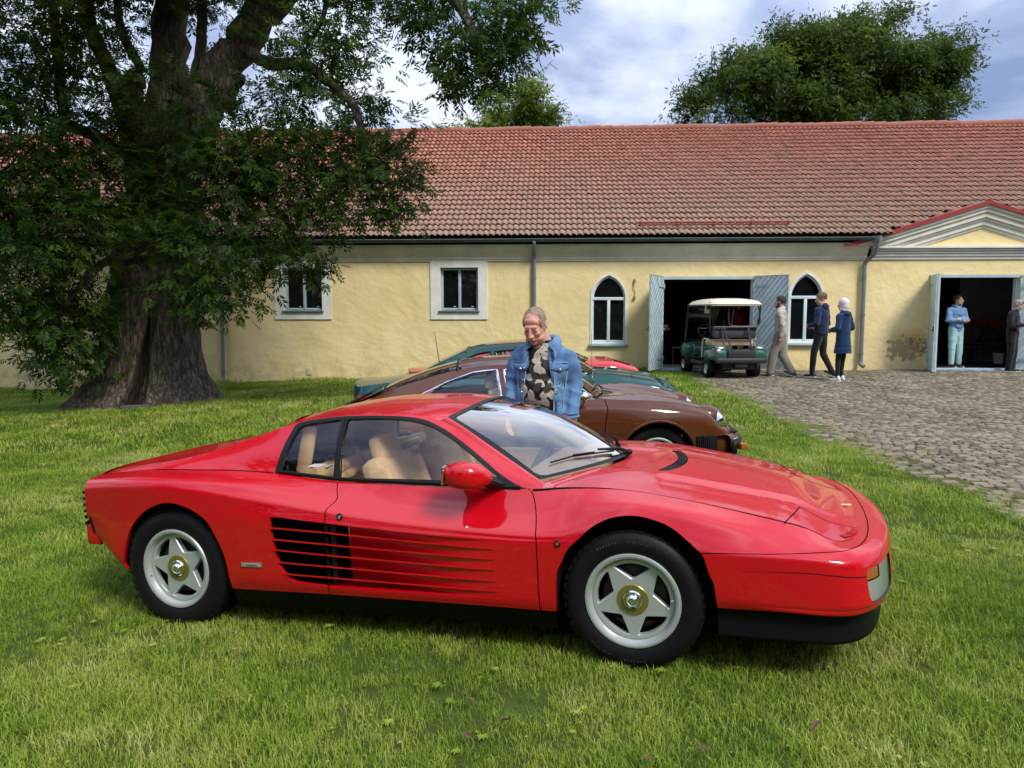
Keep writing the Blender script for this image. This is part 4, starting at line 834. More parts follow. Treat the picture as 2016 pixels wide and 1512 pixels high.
for a in [(30, 60, 120, 100, 14.5, 1), (150, 50, 110, 90, 15, .6), (40, 170, 110, 80, 14.5, .9), (40, 300, 130, 110, 14, 1.15), (130, 250, 80, 90, 14.6, .8), (60, 430, 130, 100, 13.6, 1.1), (160, 470, 90, 80, 14.0, .9), (40, 570, 100, 90, 13.8, 1.0), (120, 640, 90, 80, 14.4, .9), (175, 660, 60, 90, 14.8, .8), (170, 590, 80, 80, 14.9, .8), (30, 640, 60, 50, 13.6, .7), (120, 710, 70, 40, 14.4, .6), (40, 700, 50, 25, 14.0, .35), (190, 380, 70, 70, 14.6, .9), (205, 300, 50, 50, 15, .5), (230, 120, 60, 60, 14.8, .7), (250, 40, 80, 60, 15.4, .6), (310, 275, 110, 50, 14.6, .8), (360, 340, 110, 50, 14.6, .8), (280, 330, 60, 60, 14.7, .6),
          (410, 420, 90, 60, 14.2, 1), (430, 495, 100, 55, 14.2, 1), (450, 560, 80, 50, 14.0, 1), (395, 590, 50, 40, 14.2, .9), (345, 545, 60, 40, 14.3, .8), (330, 430, 60, 60, 14.5, .6), (490, 500, 50, 60, 14, .6), (470, 610, 40, 30, 14, .6), (500, 330, 90, 50, 14.3, .8), (480, 250, 60, 50, 14.8, .6),
          (430, 20, 70, 60, 15.2, .7), (570, 60, 60, 70, 14.6, .7), (660, 40, 70, 70, 14.2, 1.1), (640, 120, 70, 70, 14.2, .9), (560, 190, 90, 60, 14.4, .6), (640, 220, 90, 50, 14.0, .8), (720, 190, 45, 40, 13.8, .7), (600, 290, 90, 50, 14.0, .8), (690, 290, 80, 45, 13.7, .8), (770, 260, 50, 30, 13.5, .6), (770, 320, 60, 40, 13.4, .9), (720, 370, 40, 40, 13.5, .5), (770, 390, 45, 45, 13.4, .7), (600, 380, 100, 50, 14.0, 1.0), (560, 340, 80, 50, 14.2, .7), (660, 400, 45, 35, 13.9, .7), (560, 450, 80, 40, 14.1, .8), (610, 470, 50, 40, 14.0, .7), (600, 520, 38, 38, 13.9, .8), (540, 500, 40, 40, 14.1, .5), (760, 420, 30, 20, 13.4, .4), (700, 100, 40, 40, 14, .4),
          (830, 25, 60, 35, 12.6, .8), (880, 70, 60, 45, 12.5, 1.1), (920, 130, 75, 45, 12.3, 1.2), (980, 60, 75, 50, 12.3, 1.1), (1030, 10, 50, 30, 12.2, 1), (990, 125, 40, 55, 12.2, .9), (930, 175, 40, 25, 12.2, .7), (960, 190, 25, 25, 12.2, .5), (885, 175, 25, 20, 12.3, .4), (900, -20, 150, 40, 12.6, 1), (-90, 300, 90, 200, 14, .8), (-80, 560, 70, 100, 14, .8), (350, -60, 330, 60, 15, 1.4), (300, 150, 60, 60, 14.7, .5), (225, 200, 60, 60, 14.6, .5), (400, 205, 60, 60, 14.7, .5), (460, 330, 80, 60, 14.0, .8), (520, 285, 70, 55, 14.1, .7), (765, 335, 55, 60, 13.4, .9), (735, 415, 45, 28, 13.4, .6), (640, 310, 70, 50, 13.8, .6), (690, -50, 100, 50, 14, .8), (100, -70, 200, 60, 15, 1), (300, -180, 420, 90, 15.2, 1.6)]: bl(*a)
for c_, r3, w_ in (((-9.5, 11.5, 9.6), (3.6, 2.6, 1.7), 5), ((-5.5, 11.8, 9.4), (3, 2.4, 1.5), 4), ((-12.5, 14.5, 11), (4, 3.2, 2), 4), ((-7, 16, 12.5), (5, 4, 2.4), 5), ((-3.2, 15, 11), (3, 3, 1.8), 3), ((-8, 9.0, 8.2), (3, 1.7, 1.1), 3.5), ((-12.5, 10.5, 9), (2.8, 2.2, 1.5), 2.5)): B_.append((np.array(c_), r3, w_))     # the dome of the crown, above the picture
crown('crown', B_, 310000, .096, M['leaf'], ASH, 21, clump=.62)
# --- trees beyond the roof
def far_tree(name, label, blobs, n, size, mt, limbs, base, seed, clump):
    t = empty(name, base, label=label, cat='tree', group='trees beyond the building'); t_ = [(pxp(px, py, Y), (rx * .93 * Y / 1514, .85 * min(rx, ry) * Y / 1514 + .8, ry * Y / 1514), rx * ry / 8000. * w) for px, py, rx, ry, Y, w in blobs]
    c = crown('crown', t_, n, size, mt, t, seed, clump=clump, per=5, shell=.72, droop=.6, lump=90, compound=False)
    for k, (pts, r0, r1) in enumerate(limbs):
        P = smoothline([pxp(*p) for p in pts], 5); o = MB().tube(P, list(np.linspace(r0, r1, len(P))), 8).build('trunk' if k == 0 else 'limb', M['bark'], sharp=180); limb_to(t, o)
    return t
b38 = pxp(1600, 420, 38)
far_tree('broadleaf_tree', 'large round-topped dark green tree rising behind the right half of the roof', [(1640, 75, 95, 45, 38, 1.1), (1715, 60, 60, 35, 38, .8), (1560, 110, 80, 50, 38, .9), (1480, 160, 90, 50, 37, .9), (1420, 205, 70, 40, 37, .8), (1395, 235, 35, 22, 37, .5), (1600, 170, 100, 60, 37, .8), (1700, 130, 110, 70, 37.5, 1), (1790, 130, 90, 55, 38, .9), (1850, 125, 45, 38, 38, .7), (1875, 95, 30, 25, 38, .5), (1850, 190, 45, 45, 37.5, .5), (1760, 210, 80, 50, 37, .8), (1660, 230, 80, 40, 37, .6), (1520, 230, 90, 40, 36.8, .8), (1840, 235, 45, 30, 37, .5), (1590, 240, 90, 30, 37, .6), (1600, 330, 240, 60, 38, 1)], 150000, .19, M['leaf_far'],
         [([(1610, 560, 38), (1606, 330, 38), (1595, 240, 38), (1590, 160, 38)], .5, .2), ([(1606, 330, 38), (1585, 240, 38), (1560, 170, 38), (1520, 140, 38)], .32, .1), ([(1608, 330, 38), (1660, 220, 38), (1700, 150, 38), (1720, 90, 38)], .3, .1), ([(1620, 340, 38), (1720, 240, 38), (1790, 190, 38), (1850, 140, 38)], .28, .08), ([(1600, 330, 38), (1500, 240, 38), (1440, 215, 38)], .2, .06)], (b38[0], 38, -.1), 31, .95)
b42 = pxp(1010, 420, 44)
far_tree('small_tree', 'small pale green treetop showing above the ridge left of centre', [(1030, 200, 45, 32, 44, 1), (970, 215, 35, 35, 44, .8), (1070, 225, 40, 30, 44, .8), (1000, 240, 70, 25, 44, .9), (905, 248, 22, 14, 44, .6), (1105, 252, 25, 12, 44, .4), (1010, 320, 90, 60, 44, .8)], 24000, .22, M['leaf_mid'], [([(1010, 560, 44), (1012, 330, 44), (1020, 210, 44)], .3, .08), ([(1012, 330, 44), (975, 230, 44)], .14, .05)], (b42[0], 44, -.1), 33, .8)
# --- wood behind the photographer (it shows only in the paintwork and the glass)
r_ = np.random.default_rng(44); wb = []
for k in range(26):
    a = R(95) + (R(360 - 190)) * 0 + R(-90) ; th = R(r_.uniform(100, 262)); d = r_.uniform(19, 27); h = r_.uniform(10, 15.5) * (.72 if 125 < math.degrees(th) < 165 else 1); x, y = math.sin(th) * d, math.cos(th) * d
    wb.append((np.array([x, y, h * .55]), (r_.uniform(3, 4.8), 3.2, h * .5), 1.0)); wb.append((np.array([x + r_.normal(0, 2), y, h * .25]), (3.8, 3, h * .35), .7))
wo = crown('tree_line', wb, 60000, .62, M['leaf_far'], None, 45, clump=1.6, per=3, shell=.5); wo['kind'] = 'stuff'
# ---------------------------------------------------------------- grass
def grass_material():
    m = mat('grass_blade'); t = m.node_tree; b = t.nodes['Principled BSDF']; b.inputs['Roughness'].default_value = .55; b.inputs['Specular IOR Level'].default_value = .3
    oi = t.nodes.new('ShaderNodeObjectInfo'); ge = t.nodes.new('ShaderNodeNewGeometry'); n = t.nodes.new('ShaderNodeTexNoise'); n.inputs['Scale'].default_value = .9; n.inputs['Detail'].default_value = 5; n.inputs['Roughness'].default_value = .65; t.links.new(ge.outputs['Position'], n.inputs['Vector'])
    a = t.nodes.new('ShaderNodeMath'); a.operation = 'MULTIPLY_ADD'; a.inputs[1].default_value = .42; t.links.new(oi.outputs['Random'], a.inputs[0]); nn = t.nodes.new('ShaderNodeMapRange'); nn.inputs[1].default_value = .33; nn.inputs[2].default_value = .67; nn.inputs[4].default_value = .6; t.links.new(n.outputs['Fac'], nn.inputs[0]); t.links.new(nn.outputs[0], a.inputs[2])
    r = t.nodes.new('ShaderNodeValToRGB'); e_ = r.color_ramp.elements; e_[0].position = .05; e_[0].color = (.08, .165, .010, 1); e_[1].position = 1; e_[1].color = (.54, .53, .22, 1); k = e_.new(.35); k.color = (.185, .29, .020, 1); k = e_.new(.7); k.color = (.35, .42, .065, 1)
    t.links.new(a.outputs[0], r.inputs[0]); t.links.new(r.outputs[0], b.inputs['Base Color'])
    tl = t.nodes.new('ShaderNodeBsdfTranslucent'); t.links.new(r.outputs[0], tl.inputs['Color']); mx_ = t.nodes.new('ShaderNodeMixShader'); mx_.inputs[0].default_value = .35; t.links.new(b.outputs[0], mx_.inputs[1]); t.links.new(tl.outputs[0], mx_.inputs[2]); t.links.new(mx_.outputs[0], t.nodes['Material Output'].inputs['Surface'])
    return m
M['grass'] = grass_material()
def tuft_mesh(seed, n, rad, h, w, broad=0):
    r = np.random.default_rng(seed); V = []; F = []
    for k in range(n):
        a = r.uniform(0, 6.28); d = rad * math.sqrt(r.random()); x, y = d * math.cos(a), d * math.sin(a); b = r.uniform(0, 6.28); ln = h * r.uniform(.45, 1.15); lean = r.uniform(.25, 1.1) * ln; ww = w * r.uniform(.6, 1.2)
        dx, dy = math.cos(b), math.sin(b); px, py = -dy * ww, dx * ww; i = len(V)
        V += [(x - px, y - py, 0), (x + px, y + py, 0), (x + dx * lean * .35 + px * .85, y + dy * lean * .35 + py * .85, ln * .6), (x + dx * lean * .35 - px * .85, y + dy * lean * .35 - py * .85, ln * .6), (x + dx * lean, y + dy * lean, ln * .92)]
        F += [(i, i + 1, i + 2, i + 3), (i + 3, i + 2, i + 4)]
    for k in range(broad):      # clover and plantain leaves
        a = r.uniform(0, 6.28); d = rad * r.random(); b = r.uniform(0, 6.28); s_ = r.uniform(.010, .02); z = h * r.uniform(.35, .8); x, y = d * math.cos(a), d * math.sin(a); i = len(V); dx, dy = math.cos(b), math.sin(b)
        V += [(x, y, z), (x + dx * s_ - dy * s_ * .7, y + dy * s_ + dx * s_ * .7, z + .004), (x + dx * s_ * 2, y + dy * s_ * 2, z - .002), (x + dx * s_ + dy * s_ * .7, y + dy * s_ - dx * s_ * .7, z + .004)]; F.append((i, i + 1, i + 2, i + 3))
    me = bpy.data.meshes.new('tuft'); me.from_pydata(V, [], F); me.materials.append(M['grass']); return bpy.data.objects.new('grass_tuft', me)
def scatter(name, P, S_, sources, seed):
    r = np.random.default_rng(seed); n = len(P); me = bpy.data.meshes.new(name); me.vertices.add(n); me.vertices.foreach_set('co', np.asarray(P, np.float32).ravel())
    for nm, tp, vals in (('scl', 'FLOAT', S_), ('ang', 'FLOAT', r.uniform(0, 6.28, n)), ('pick', 'INT', r.integers(0, len(sources), n))):
        a = me.attributes.new(nm, tp, 'POINT'); a.data.foreach_set('value', np.asarray(vals, np.int32 if tp == 'INT' else np.float32))
    o = bpy.data.objects.new(name, me); COL.objects.link(o); o['kind'] = 'stuff'
    ng = bpy.data.node_groups.new(name + '_nodes', 'GeometryNodeTree'); ng.interface.new_socket('Geometry', in_out='INPUT', socket_type='NodeSocketGeometry'); ng.interface.new_socket('Geometry', in_out='OUTPUT', socket_type='NodeSocketGeometry')
    gi = ng.nodes.new('NodeGroupInput'); go = ng.nodes.new('NodeGroupOutput'); m2p = ng.nodes.new('GeometryNodeMeshToPoints'); ng.links.new(gi.outputs[0], m2p.inputs[0])
    g2i = ng.nodes.new('GeometryNodeGeometryToInstance')
    for s_ in sources:
        oi = ng.nodes.new('GeometryNodeObjectInfo'); oi.inputs['Object'].default_value = s_; ng.links.new(oi.outputs['Geometry'], g2i.inputs[0])
    iop = ng.nodes.new('GeometryNodeInstanceOnPoints'); ng.links.new(m2p.outputs[0], iop.inputs['Points']); ng.links.new(g2i.outputs[0], iop.inputs['Instance']); iop.inputs['Pick Instance'].default_value = True
    def na_(nm, tp): q = ng.nodes.new('GeometryNodeInputNamedAttribute'); q.data_type = tp; q.inputs['Name'].default_value = nm; return q.outputs['Attribute']
    ng.links.new(na_('pick', 'INT'), iop.inputs['Instance Index']); ng.links.new(na_('scl', 'FLOAT'), iop.inputs['Scale'])
    cx = ng.nodes.new('ShaderNodeCombineXYZ'); ng.links.new(na_('ang', 'FLOAT'), cx.inputs['Z']); e2r = ng.nodes.new('FunctionNodeEulerToRotation'); ng.links.new(cx.outputs[0], e2r.inputs[0]); ng.links.new(e2r.outputs[0], iop.inputs['Rotation'])
    ng.links.new(iop.outputs[0], go.inputs[0]); md = o.modifiers.new('scatter', 'NODES'); md.node_group = ng; return o
T_near = [tuft_mesh(k, 26, .055, .048, .0016, 1 if k == 0 else 0) for k in range(6)]; T_mid = [tuft_mesh(20 + k, 28, .10, 0.055, .0026, 0) for k in range(4)]; T_far = [tuft_mesh(40 + k, 28, .20, .065, .005) for k in range(4)]
def lawn_pts(y0, y1, dens, seed, margin=1.5):
    r = np.random.default_rng(seed); w = y1 * .70 + margin; n = int((y1 - y0) * 2 * w * dens); x = r.uniform(-w, w, n); y = r.uniform(y0, y1, n)
    pn = np.sin(x * 2.1 + 1.3 * np.sin(y * 1.7)) * np.sin(y * 2.6 + 1.1 * np.sin(x * 1.3))
    ok = (np.abs(x) < y * .70 + margin) & (x < np.array([yard_x(q) for q in y]) - .03 + r.normal(0, .07, n)) & (y < wally(x) - .03) & (r.random(n) < .86 + .14 * pn)
    tr = ((x - tb[0]) / 1.75) ** 2 + ((y - 15.9) / 1.5) ** 2 > 1; ok &= tr
    # thin turf in the shade right round the old trunk and where wheels have passed
    x, y = x[ok], y[ok]; pn = pn[ok]
    return np.stack([x, y, gz(x, y) - .004], 1), r.uniform(.65, 1.2, len(x)) * (1 + .22 * pn)
for nm, y0, y1, d, src in (('grass_near', 2.0, 5.2, 700, T_near), ('grass_middle', 5.2, 10, 210, T_mid), ('grass_far', 10, 20.3, 62, T_far)):
    P, S_ = lawn_pts(y0, y1, d, 50 + int(y0)); scatter(nm, P, S_, src, 60)
# weeds and turf creeping over the yard edge and in its joints; taller strip along the wall foot
r_ = np.random.default_rng(77); P = []; S_ = []
for k in range(2600):
    y = r_.uniform(4.5, 18.8); x = yard_x(y) + abs(r_.normal(0, .16 if r_.random() < .75 else .5)) - .05
    if r_.random() < .5 + .5 * math.sin(y * 2.3) * math.sin(y * .9 + 1) and y < wally(x) - .1: P.append((x, y, float(gz(x, y)) + .012)); S_.append(r_.uniform(.3, .7))
for k in range(3200):
    y = r_.uniform(4.5, 18.8); x = r_.uniform(3.9, 13.5)
    if math.sin(x * 1.9 + y) * math.sin(y * 1.4 - x * .6) > .1 and y < wally(x) - .1: j = round((y - 3.0) / .084) * .084 + 3.0 - .042; P.append((x, j, float(gz(x, j)) + .008)); S_.append(r_.uniform(.10, .30))
scatter('yard_weeds', P, S_, T_mid, 78)
P = []; S_ = []
for k in range(1500):
    x = r_.uniform(-15, 3.2); y = wally(x) - abs(r_.normal(0, .10)) - .05; P.append((x, y, float(gz(x, y)) - .01)); S_.append(r_.uniform(.8, 2.6) * (1.3 if math.sin(x * 2.2) > .2 else .7))
for k in range(500):
    a = r_.uniform(0, 6.28); x = tb[0] + 1.85 * math.cos(a) + r_.normal(0, .15); y = 15.9 + 1.6 * math.sin(a) + r_.normal(0, .12); P.append((x, y, float(gz(x, y)))); S_.append(r_.uniform(.8, 1.9))
scatter('wall_foot_weeds', P, S_, T_mid, 79)
# broad-leaved rosettes (dandelion, plantain) in the turf near the camera
def rosette(seed):
    r = np.random.default_rng(seed); V = []; F = []
    for k in range(9):
        b = k * .7 + r.uniform(-.2, .2); L = r.uniform(.045, .085); w = r.uniform(.008, .014); dx, dy = math.cos(b), math.sin(b); i = len(V)
        for t_, ww, z in ((0, .3, .005), (.35, 1, .035), (.7, .9, .042), (1, .1, .030)): V += [(dx * L * t_ - dy * w * ww, dy * L * t_ + dx * w * ww, z), (dx * L * t_, dy * L * t_, z - .004), (dx * L * t_ + dy * w * ww, dy * L * t_ - dx * w * ww, z)]
        for q in range(3): F += [(i + q * 3, i + q * 3 + 1, i + q * 3 + 4, i + q * 3 + 3), (i + q * 3 + 1, i + q * 3 + 2, i + q * 3 + 5, i + q * 3 + 4)]
    me = bpy.data.meshes.new('rosette'); me.from_pydata(V, [], F); me.polygons.foreach_set('use_smooth', [True] * len(F)); me.materials.append(M['grass']); return bpy.data.objects.new('rosette', me)
M['weed'] = pbr('weed_leaf', (.10, .20, .03), .5, spec=.3, var=.3, vscale=4)
r_ = np.random.default_rng(91); x = r_.uniform(-2.6, 3.6, 520); y = r_.uniform(2.2, 7.5, 520); pn = np.sin(x * 3.1 + 2) * np.sin(y * 2.7 + x); ok = (pn > .15) & (np.abs(x) < y * .68 + .3); x, y = x[ok], y[ok]
scatter('clover_patches', np.stack([x, y, gz(x, y) + .018], 1), r_.uniform(.24, .48, len(x)), [rosette(k) for k in range(3)], 92)
# a few dry leaves that have dropped on the turf
fl_m = pbr('dry_leaf', (.11, .065, .022), .9, var=.4, vscale=30)
lm = bpy.data.meshes.new('fallen_leaf'); a = smoothline([(-.04, 0), (-.02, .016), (.01, .02), (.035, .006), (.045, 0), (.03, -.012), (.005, -.019), (-.022, -.012)], 3, True); n_ = len(a)
lm.from_pydata([(p[0], p[1], .012 * (p[1] / .02) ** 2 + .10 * p[0] ** 2 * 8) for p in a] + [(p[0] * .3, 0, 0) for p in a], [], [(i, (i + 1) % n_, (i + 1) % n_ + n_, i + n_) for i in range(n_)]); lm.materials.append(fl_m)
for k, (x, y, lab) in enumerate([(.49, 2.63, 'pale dry leaf on the grass at the bottom edge, right of centre'), (-.17, 2.83, 'dry brown leaf on the grass in front, left of centre'), (-.03, 2.93, 'curled dry leaf on the grass below the straked door'), (1.17, 2.83, 'dry leaf on the grass below the nose of the red car'), (1.38, 3.32, 'brown leaf lying just under the black front spoiler'), (-.18, 3.10, 'whitish scrap of leaf in the turf under the car side'), (.70, 2.68, 'small dry leaf at the bottom edge near the pale one')]):
    o = bpy.data.objects.new('fallen_leaf', lm); COL.objects.link(o); o.location = (x, y, float(gz(x, y)) + .055); o.rotation_euler = (random.uniform(-.5, .5), random.uniform(-.5, .5), random.uniform(0, 6)); o.scale = (.7, .7, .7); tag(o, lab, 'leaf', 'dry leaves on the lawn')
# ---------------------------------------------------------------- red mid-engined sports car
_yaw, _pit = R(18.5), R(2.4)
_ex = Vector((math.cos(_yaw) * math.cos(_pit), -math.sin(_yaw) * math.cos(_pit), math.sin(_pit))); _ey = Vector((math.sin(_yaw), math.cos(_yaw), 0)); _ez = _ex.cross(_ey)
CARM = Matrix(((_ex.x, _ey.x, _ez.x, .8412), (_ex.y, _ey.y, _ez.y, 4.2614), (_ex.z, _ey.z, _ez.z, -.0287), (0, 0, 0, 1)))
RC = empty('sports_car', mat=CARM, label='glossy red wedge-shaped sports coupe with straked doors, nearest the camera on the grass', cat='car')
def sfn(S, sg, dep=None):
    def f(t, v):
        p = S(t, v); 
        if dep is not None:
            n = -S.nrm(t, v); p = p - n * dep(t, v)[..., None]
        return np.stack([p[..., 0], sg * p[..., 1], p[..., 2]], -1)
    return f
def snf(S, sg):
    def f(t, v):
        n = -S.nrm(t, v); return np.stack([n[..., 0], sg * n[..., 1], n[..., 2]], -1)
    return f
def numn(fn, sg):
    def f(t, v):
        e = .004; a = fn(t + e, v) - fn(t - e, v); b = fn(t, v + e * 8) - fn(t, v - e * 8)
        n = np.cross(b, a) if sg > 0 else np.cross(a, b); n = n / (np.linalg.norm(n, axis=-1, keepdims=True) + 1e-9); return n
    return f
def spanel(name, S, sg, poly, holes, mats, parent, d=.03, dep=None, lip=None):
    fn = sfn(S, sg, dep); nf = snf(S, sg) if dep is None else numn(fn, sg)
    V, Nn, T, uv = panel_mesh(fn, nf, poly, holes, d, (1, .115))
    F = []
    for a, b, c in T:
        g = np.cross(V[b] - V[a], V[c] - V[a]); F.append((a, b, c) if g @ Nn[a] > 0 else (a, c, b))
    return mesh_obj(name, V, F, mats, parent, True, None, Nn)
def strip(rows, closed=False):
    """rows: list of equal-length point lists -> V,F"""
    n = len(rows[0]); V = [p for r in rows for p in r]; F = []
    for i in range(len(rows) - 1):
        for j in range(n if closed else n - 1):
            j2 = (j + 1) % n; F.append((i * n + j, i * n + j2, (i + 1) * n + j2, (i + 1) * n + j))
    return V, F
DR = [(-1.586, 5.0), (-1.56, 4.45), (-1.537, 3.99), (-1.54, 3.71), (-1.558, 3.38), (-1.566, 3.17), (-1.565, 2.32)]
DR2 = [(-1.572, .95), (-1.577, 0.0)]
DF = [(-.521, 5.0), (-.496, 4.78), (-.471, 4.1), (-.446, 3.02), (-.44, 1.55), (-.438, 0.0)]
AR = [(-2.17, 0.0), (-2.172, 1.19), (-2.189, 1.51), (-2.231, 1.78), (-2.29, 2.10), (-2.374, 2.36), (-2.474, 2.50), (-2.566, 2.48), (-2.684, 2.25), (-2.784, 1.93), (-2.86, 1.62), (-2.91, 1.2), (-2.925, .7), (-2.91, 0.0)]
AF = [(-.362, 0.0), (-.354, 1.37), (-.32, 1.68), (-.27, 2.08), (-.195, 2.98), (-.111, 3.32), (-.002, 3.41), (.099, 3.42), (.183, 3.32), (.258, 2.92), (.317, 2.12), (.35, 1.58), (.375, 1.26), (.384, 0.0)]
GAP = [(.317, 2.12), (.467, 2.34), (.618, 2.66), (.786, 3.24), (.979, 3.92), (1.171, 4.22), (1.389, 4.3), (1.6, 4.35), (1.8, 4.35)]
REC_F = [(-1.565, 2.32), (-1.862, 2.27), (-1.876, 2.22), (-1.881, 2.12), (-1.879, 1.83), (-1.862, 1.47), (-1.829, 1.27), (-1.795, 1.14), (-1.753, 1.05), (-1.695, 1.01), (-1.572, .95)]
REC_D = [(-1.565, 2.34), (-1.309, 2.32), (-.957, 2.2), (-.706, 2.15), (-.6, 2.1), (-.6, 1.03), (-.974, 1.01), (-1.572, .95)]
sm = lambda L, per=5, closed=False: [tuple(p) for p in smoothline(L, per, closed)]
AR, AF, DRs, DFs, GAPs = sm(AR), sm(AF), sm(DR, 4), sm(DF, 4), sm(GAP, 6)
g_ = .0028
sh = lambda L, dt=0, dv=0: [(a + dt, b + dv) for a, b in L]
def inset_in(sgn, L, off, S=side): return [sfn(S, sgn)(np.array(a), np.array(b)) for a, b in L]
M['red_solid'] = M['red_paint']
def smst(x): x = np.clip(x, 0, 1); return x * x * (3 - 2 * x)
depF = lambda t, v: np.full_like(np.asarray(t, float), .13)
depD = lambda t, v: .085 * smst((-.62 - np.asarray(t)) / .95)
LIGHT = sm([(1.05, 1.85), (1.05, 1.25), (1.10, .95), (1.20, .85), (1.34, .95), (1.36, 1.4), (1.34, 1.9), (1.2, 1.88)], 4, True)
for sg in (-1, 1):
    d = .026 if sg < 0 else .05
    lab = None
    fend = [(-3.22, 0)] + AR[::-1] + sh(DR2[::-1], -g_) + [(a - (g_ if i == 0 else 0), b) for i, (a, b) in enumerate(REC_F[::-1])][1:-1] + sh(DRs[::-1], -g_) + [(-3.22, 5)]
    rf = spanel('rear_fender', side, sg, fend, [], M['red_paint'], RC, d)
    door_poly = sh(DRs, g_) + sh(REC_D[1:-1]) + sh(DR2, g_) + sh(DFs[::-1], -g_)
    door = spanel('door', side, sg, door_poly, [], M['red_paint'], RC, d)
    spanel('front_fender', side, sg, sh(DFs, g_) + [p for p in AF if p[0] < .30] + sh(GAPs, 0, .05) + [(1.8, 5)], [], M['red_paint'], RC, d)
    bump = spanel('front_bumper', side, sg, [p for p in AF[::-1] if p[0] > .318] + sh(GAPs, .003, -.045) + [(1.8, 0)], [LIGHT], M['red_paint'], RC, d)
    # side intake: black throat in the rear fender, tapering red channel in the door
    spanel('intake', side, sg, REC_F, [], M['void'], rf, .05, depF)
    fnF, fnD = sfn(side, sg, depF), sfn(side, sg, depD); fs = sfn(side, sg)
    A = lambda L, f: [f(np.array(a), np.array(b)) for a, b in L]
    RFl = resample(REC_F, .05, False); mesh_obj('intake_wall', *strip([A(RFl, fs), A(RFl, lambda t, v: fs(t, v) * .88 + fnF(t, v) * .12), A(RFl, fnF)]), [M['red_paint'], M['void']], rf, True, [0] * (len(RFl) - 1) + [1] * (len(RFl) - 1))
    spanel('door_channel', side, sg, [(-1.47, 2.32)] + REC_D[1:-1] + [(-1.47, .955)], [], M['red_paint'], door, .03, depD)
    spanel('intake', side, sg, [(-1.565, 2.34), (-1.472, 2.32), (-1.472, .955), (-1.565, .95)], [], M['void'], door, .03, depD)
    RDl = resample(REC_D, .05, False); mesh_obj('channel_edge', *strip([A(RDl, fs), A(RDl, fnD)]), M['red_paint'], door, True)
    # dark backing behind the shut lines
    mb = MB()
    for L in (DRs + [(-1.565, 2.32), (-1.57, .95)] + DR2, DFs, GAPs):
        n_ = -1; P = [side(np.array(a), np.array(b)) + side.nrm(np.array(a), np.array(b)) * .012 for a, b in L]
        mb.tube([(p[0], sg * p[1], p[2]) for p in P], .009, 6)
    mb.build('shut_line', M['void'], RC)
    # strakes: wedge fins flush with the skin, split at the door gap
    for L in ([(-1.877, 1.87), (-1.567, 1.91), (-.656, 1.82)], [(-1.871, 1.69), (-1.569, 1.70), (-.656, 1.655)], [(-1.868, 1.55), (-1.569, 1.55), (-.654, 1.515)], [(-1.854, 1.39), (-1.572, 1.395), (-.652, 1.365)], [(-1.825, 1.22), (-1.575, 1.225), (-.648, 1.21)]):
        for a, b, dp, par in ((L[0], (L[1][0] - .004, L[1][1]), depF, rf), ((L[1][0] + .004, L[1][1]), L[2], depD, door)):
            ns = 6 if par is rf else 16; rows = []
            for k in range(ns + 1):
                t = a[0] + (b[0] - a[0]) * k / ns; v = a[1] + (b[1] - a[1]) * k / ns
                t = np.array(t); v = np.array(v); o = fs(t, v); n = snf(side, sg)(t, v); dd = min(float(dp(t, v)), .055) + .004
                h = .0052 * (1 if k < ns or par is rf else .4); up = np.array([0, 0, 1.])
                rows.append([o + n * .004 + up * h, o + n * .004 - up * h * .6, o - n * dd - up * (h * .5 + dd * .45), o - n * dd + up * (h * .3 - dd * .42)])
            V = [p for r in rows for p in r]; F = [(i * 4 + j, i * 4 + (j + 1) % 4, i * 4 + 4 + (j + 1) % 4, i * 4 + 4 + j) for i in range(ns) for j in range(4)] + [(3, 2, 1, 0), (ns * 4, ns * 4 + 1, ns * 4 + 2, ns * 4 + 3)]
            MB().add(V, F).build('strake', M['red_paint'], par, sharp=40)
    MB().box(tuple(fnD(np.array(-1.53), np.array(1.62)) * .4 + fs(np.array(-1.53), np.array(1.62)) * .6), (.03, .03, .36)).build('intake_post', M['black'], door)
    # wheel arch lips and liners
    for L, nm in ((AR, 'rear'), (AF, 'front')):
        o = A(L, fs); inn = lambda dy: [np.array([p[0], sg * (abs(p[1]) - dy), p[2]]) for p in o]
        V, F = strip([o, inn(.014), inn(.018)]); mesh_obj('arch_lip', V, F, M['red_paint'], RC)
        V, F = strip([inn(.018), inn(.5)]); mesh_obj('wheel_arch_liner', V, F, M['void'], RC)
    # black sill below the body colour, black front spoiler
    ts = np.linspace(-2.17, -.364, 40); o = fs(ts, np.zeros(40))
    rows = [o + np.array([0, -sg * .004, .0]), o + np.array([0, -sg * .012, -.012]), o + np.array([0, -sg * .04, -.10]), o + np.array([0, -sg * .10, -.125]), o + np.array([0, -sg * .75, -.125])]
    mesh_obj('sill', *strip([list(r) for r in rows]), M['spoiler'], RC)
    ts = np.linspace(.386, 1.8, 60); o = fs(ts, np.zeros(60)); c = np.array([.5, 0, 0])
    rows = []
    for k, (sc, dz) in enumerate(((.995, .0), (.985, -.01), (.975, -.03), (.97, -.07), (.985, -.12), (.985, -.137), (.95, -.148), (.5, -.15))):
        q = o.copy(); q[:, 1] *= sc; q[:, 0] = .3 + (q[:, 0] - .3) * (1 - (1 - sc) * .7); q[:, 2] += dz * (1 - .12 * smst((ts - .9) / .9)); rows.append(list(q))
    mesh_obj('front_spoiler', *strip(rows), M['spoiler'], RC)
    MB().tube([sfn(side, sg)(np.array(t), np.array(1.62 + .05 * t)) for t in np.linspace(.50, 1.03, 24)], list(np.interp(np.linspace(0, 1, 24), [0, .4, 1], [.0006, .0016, .0022])), 6).build('crease_shade_line', M['void'], bump)  # thin dark tube standing in for the soft shading along the bumper crease
    rows = []
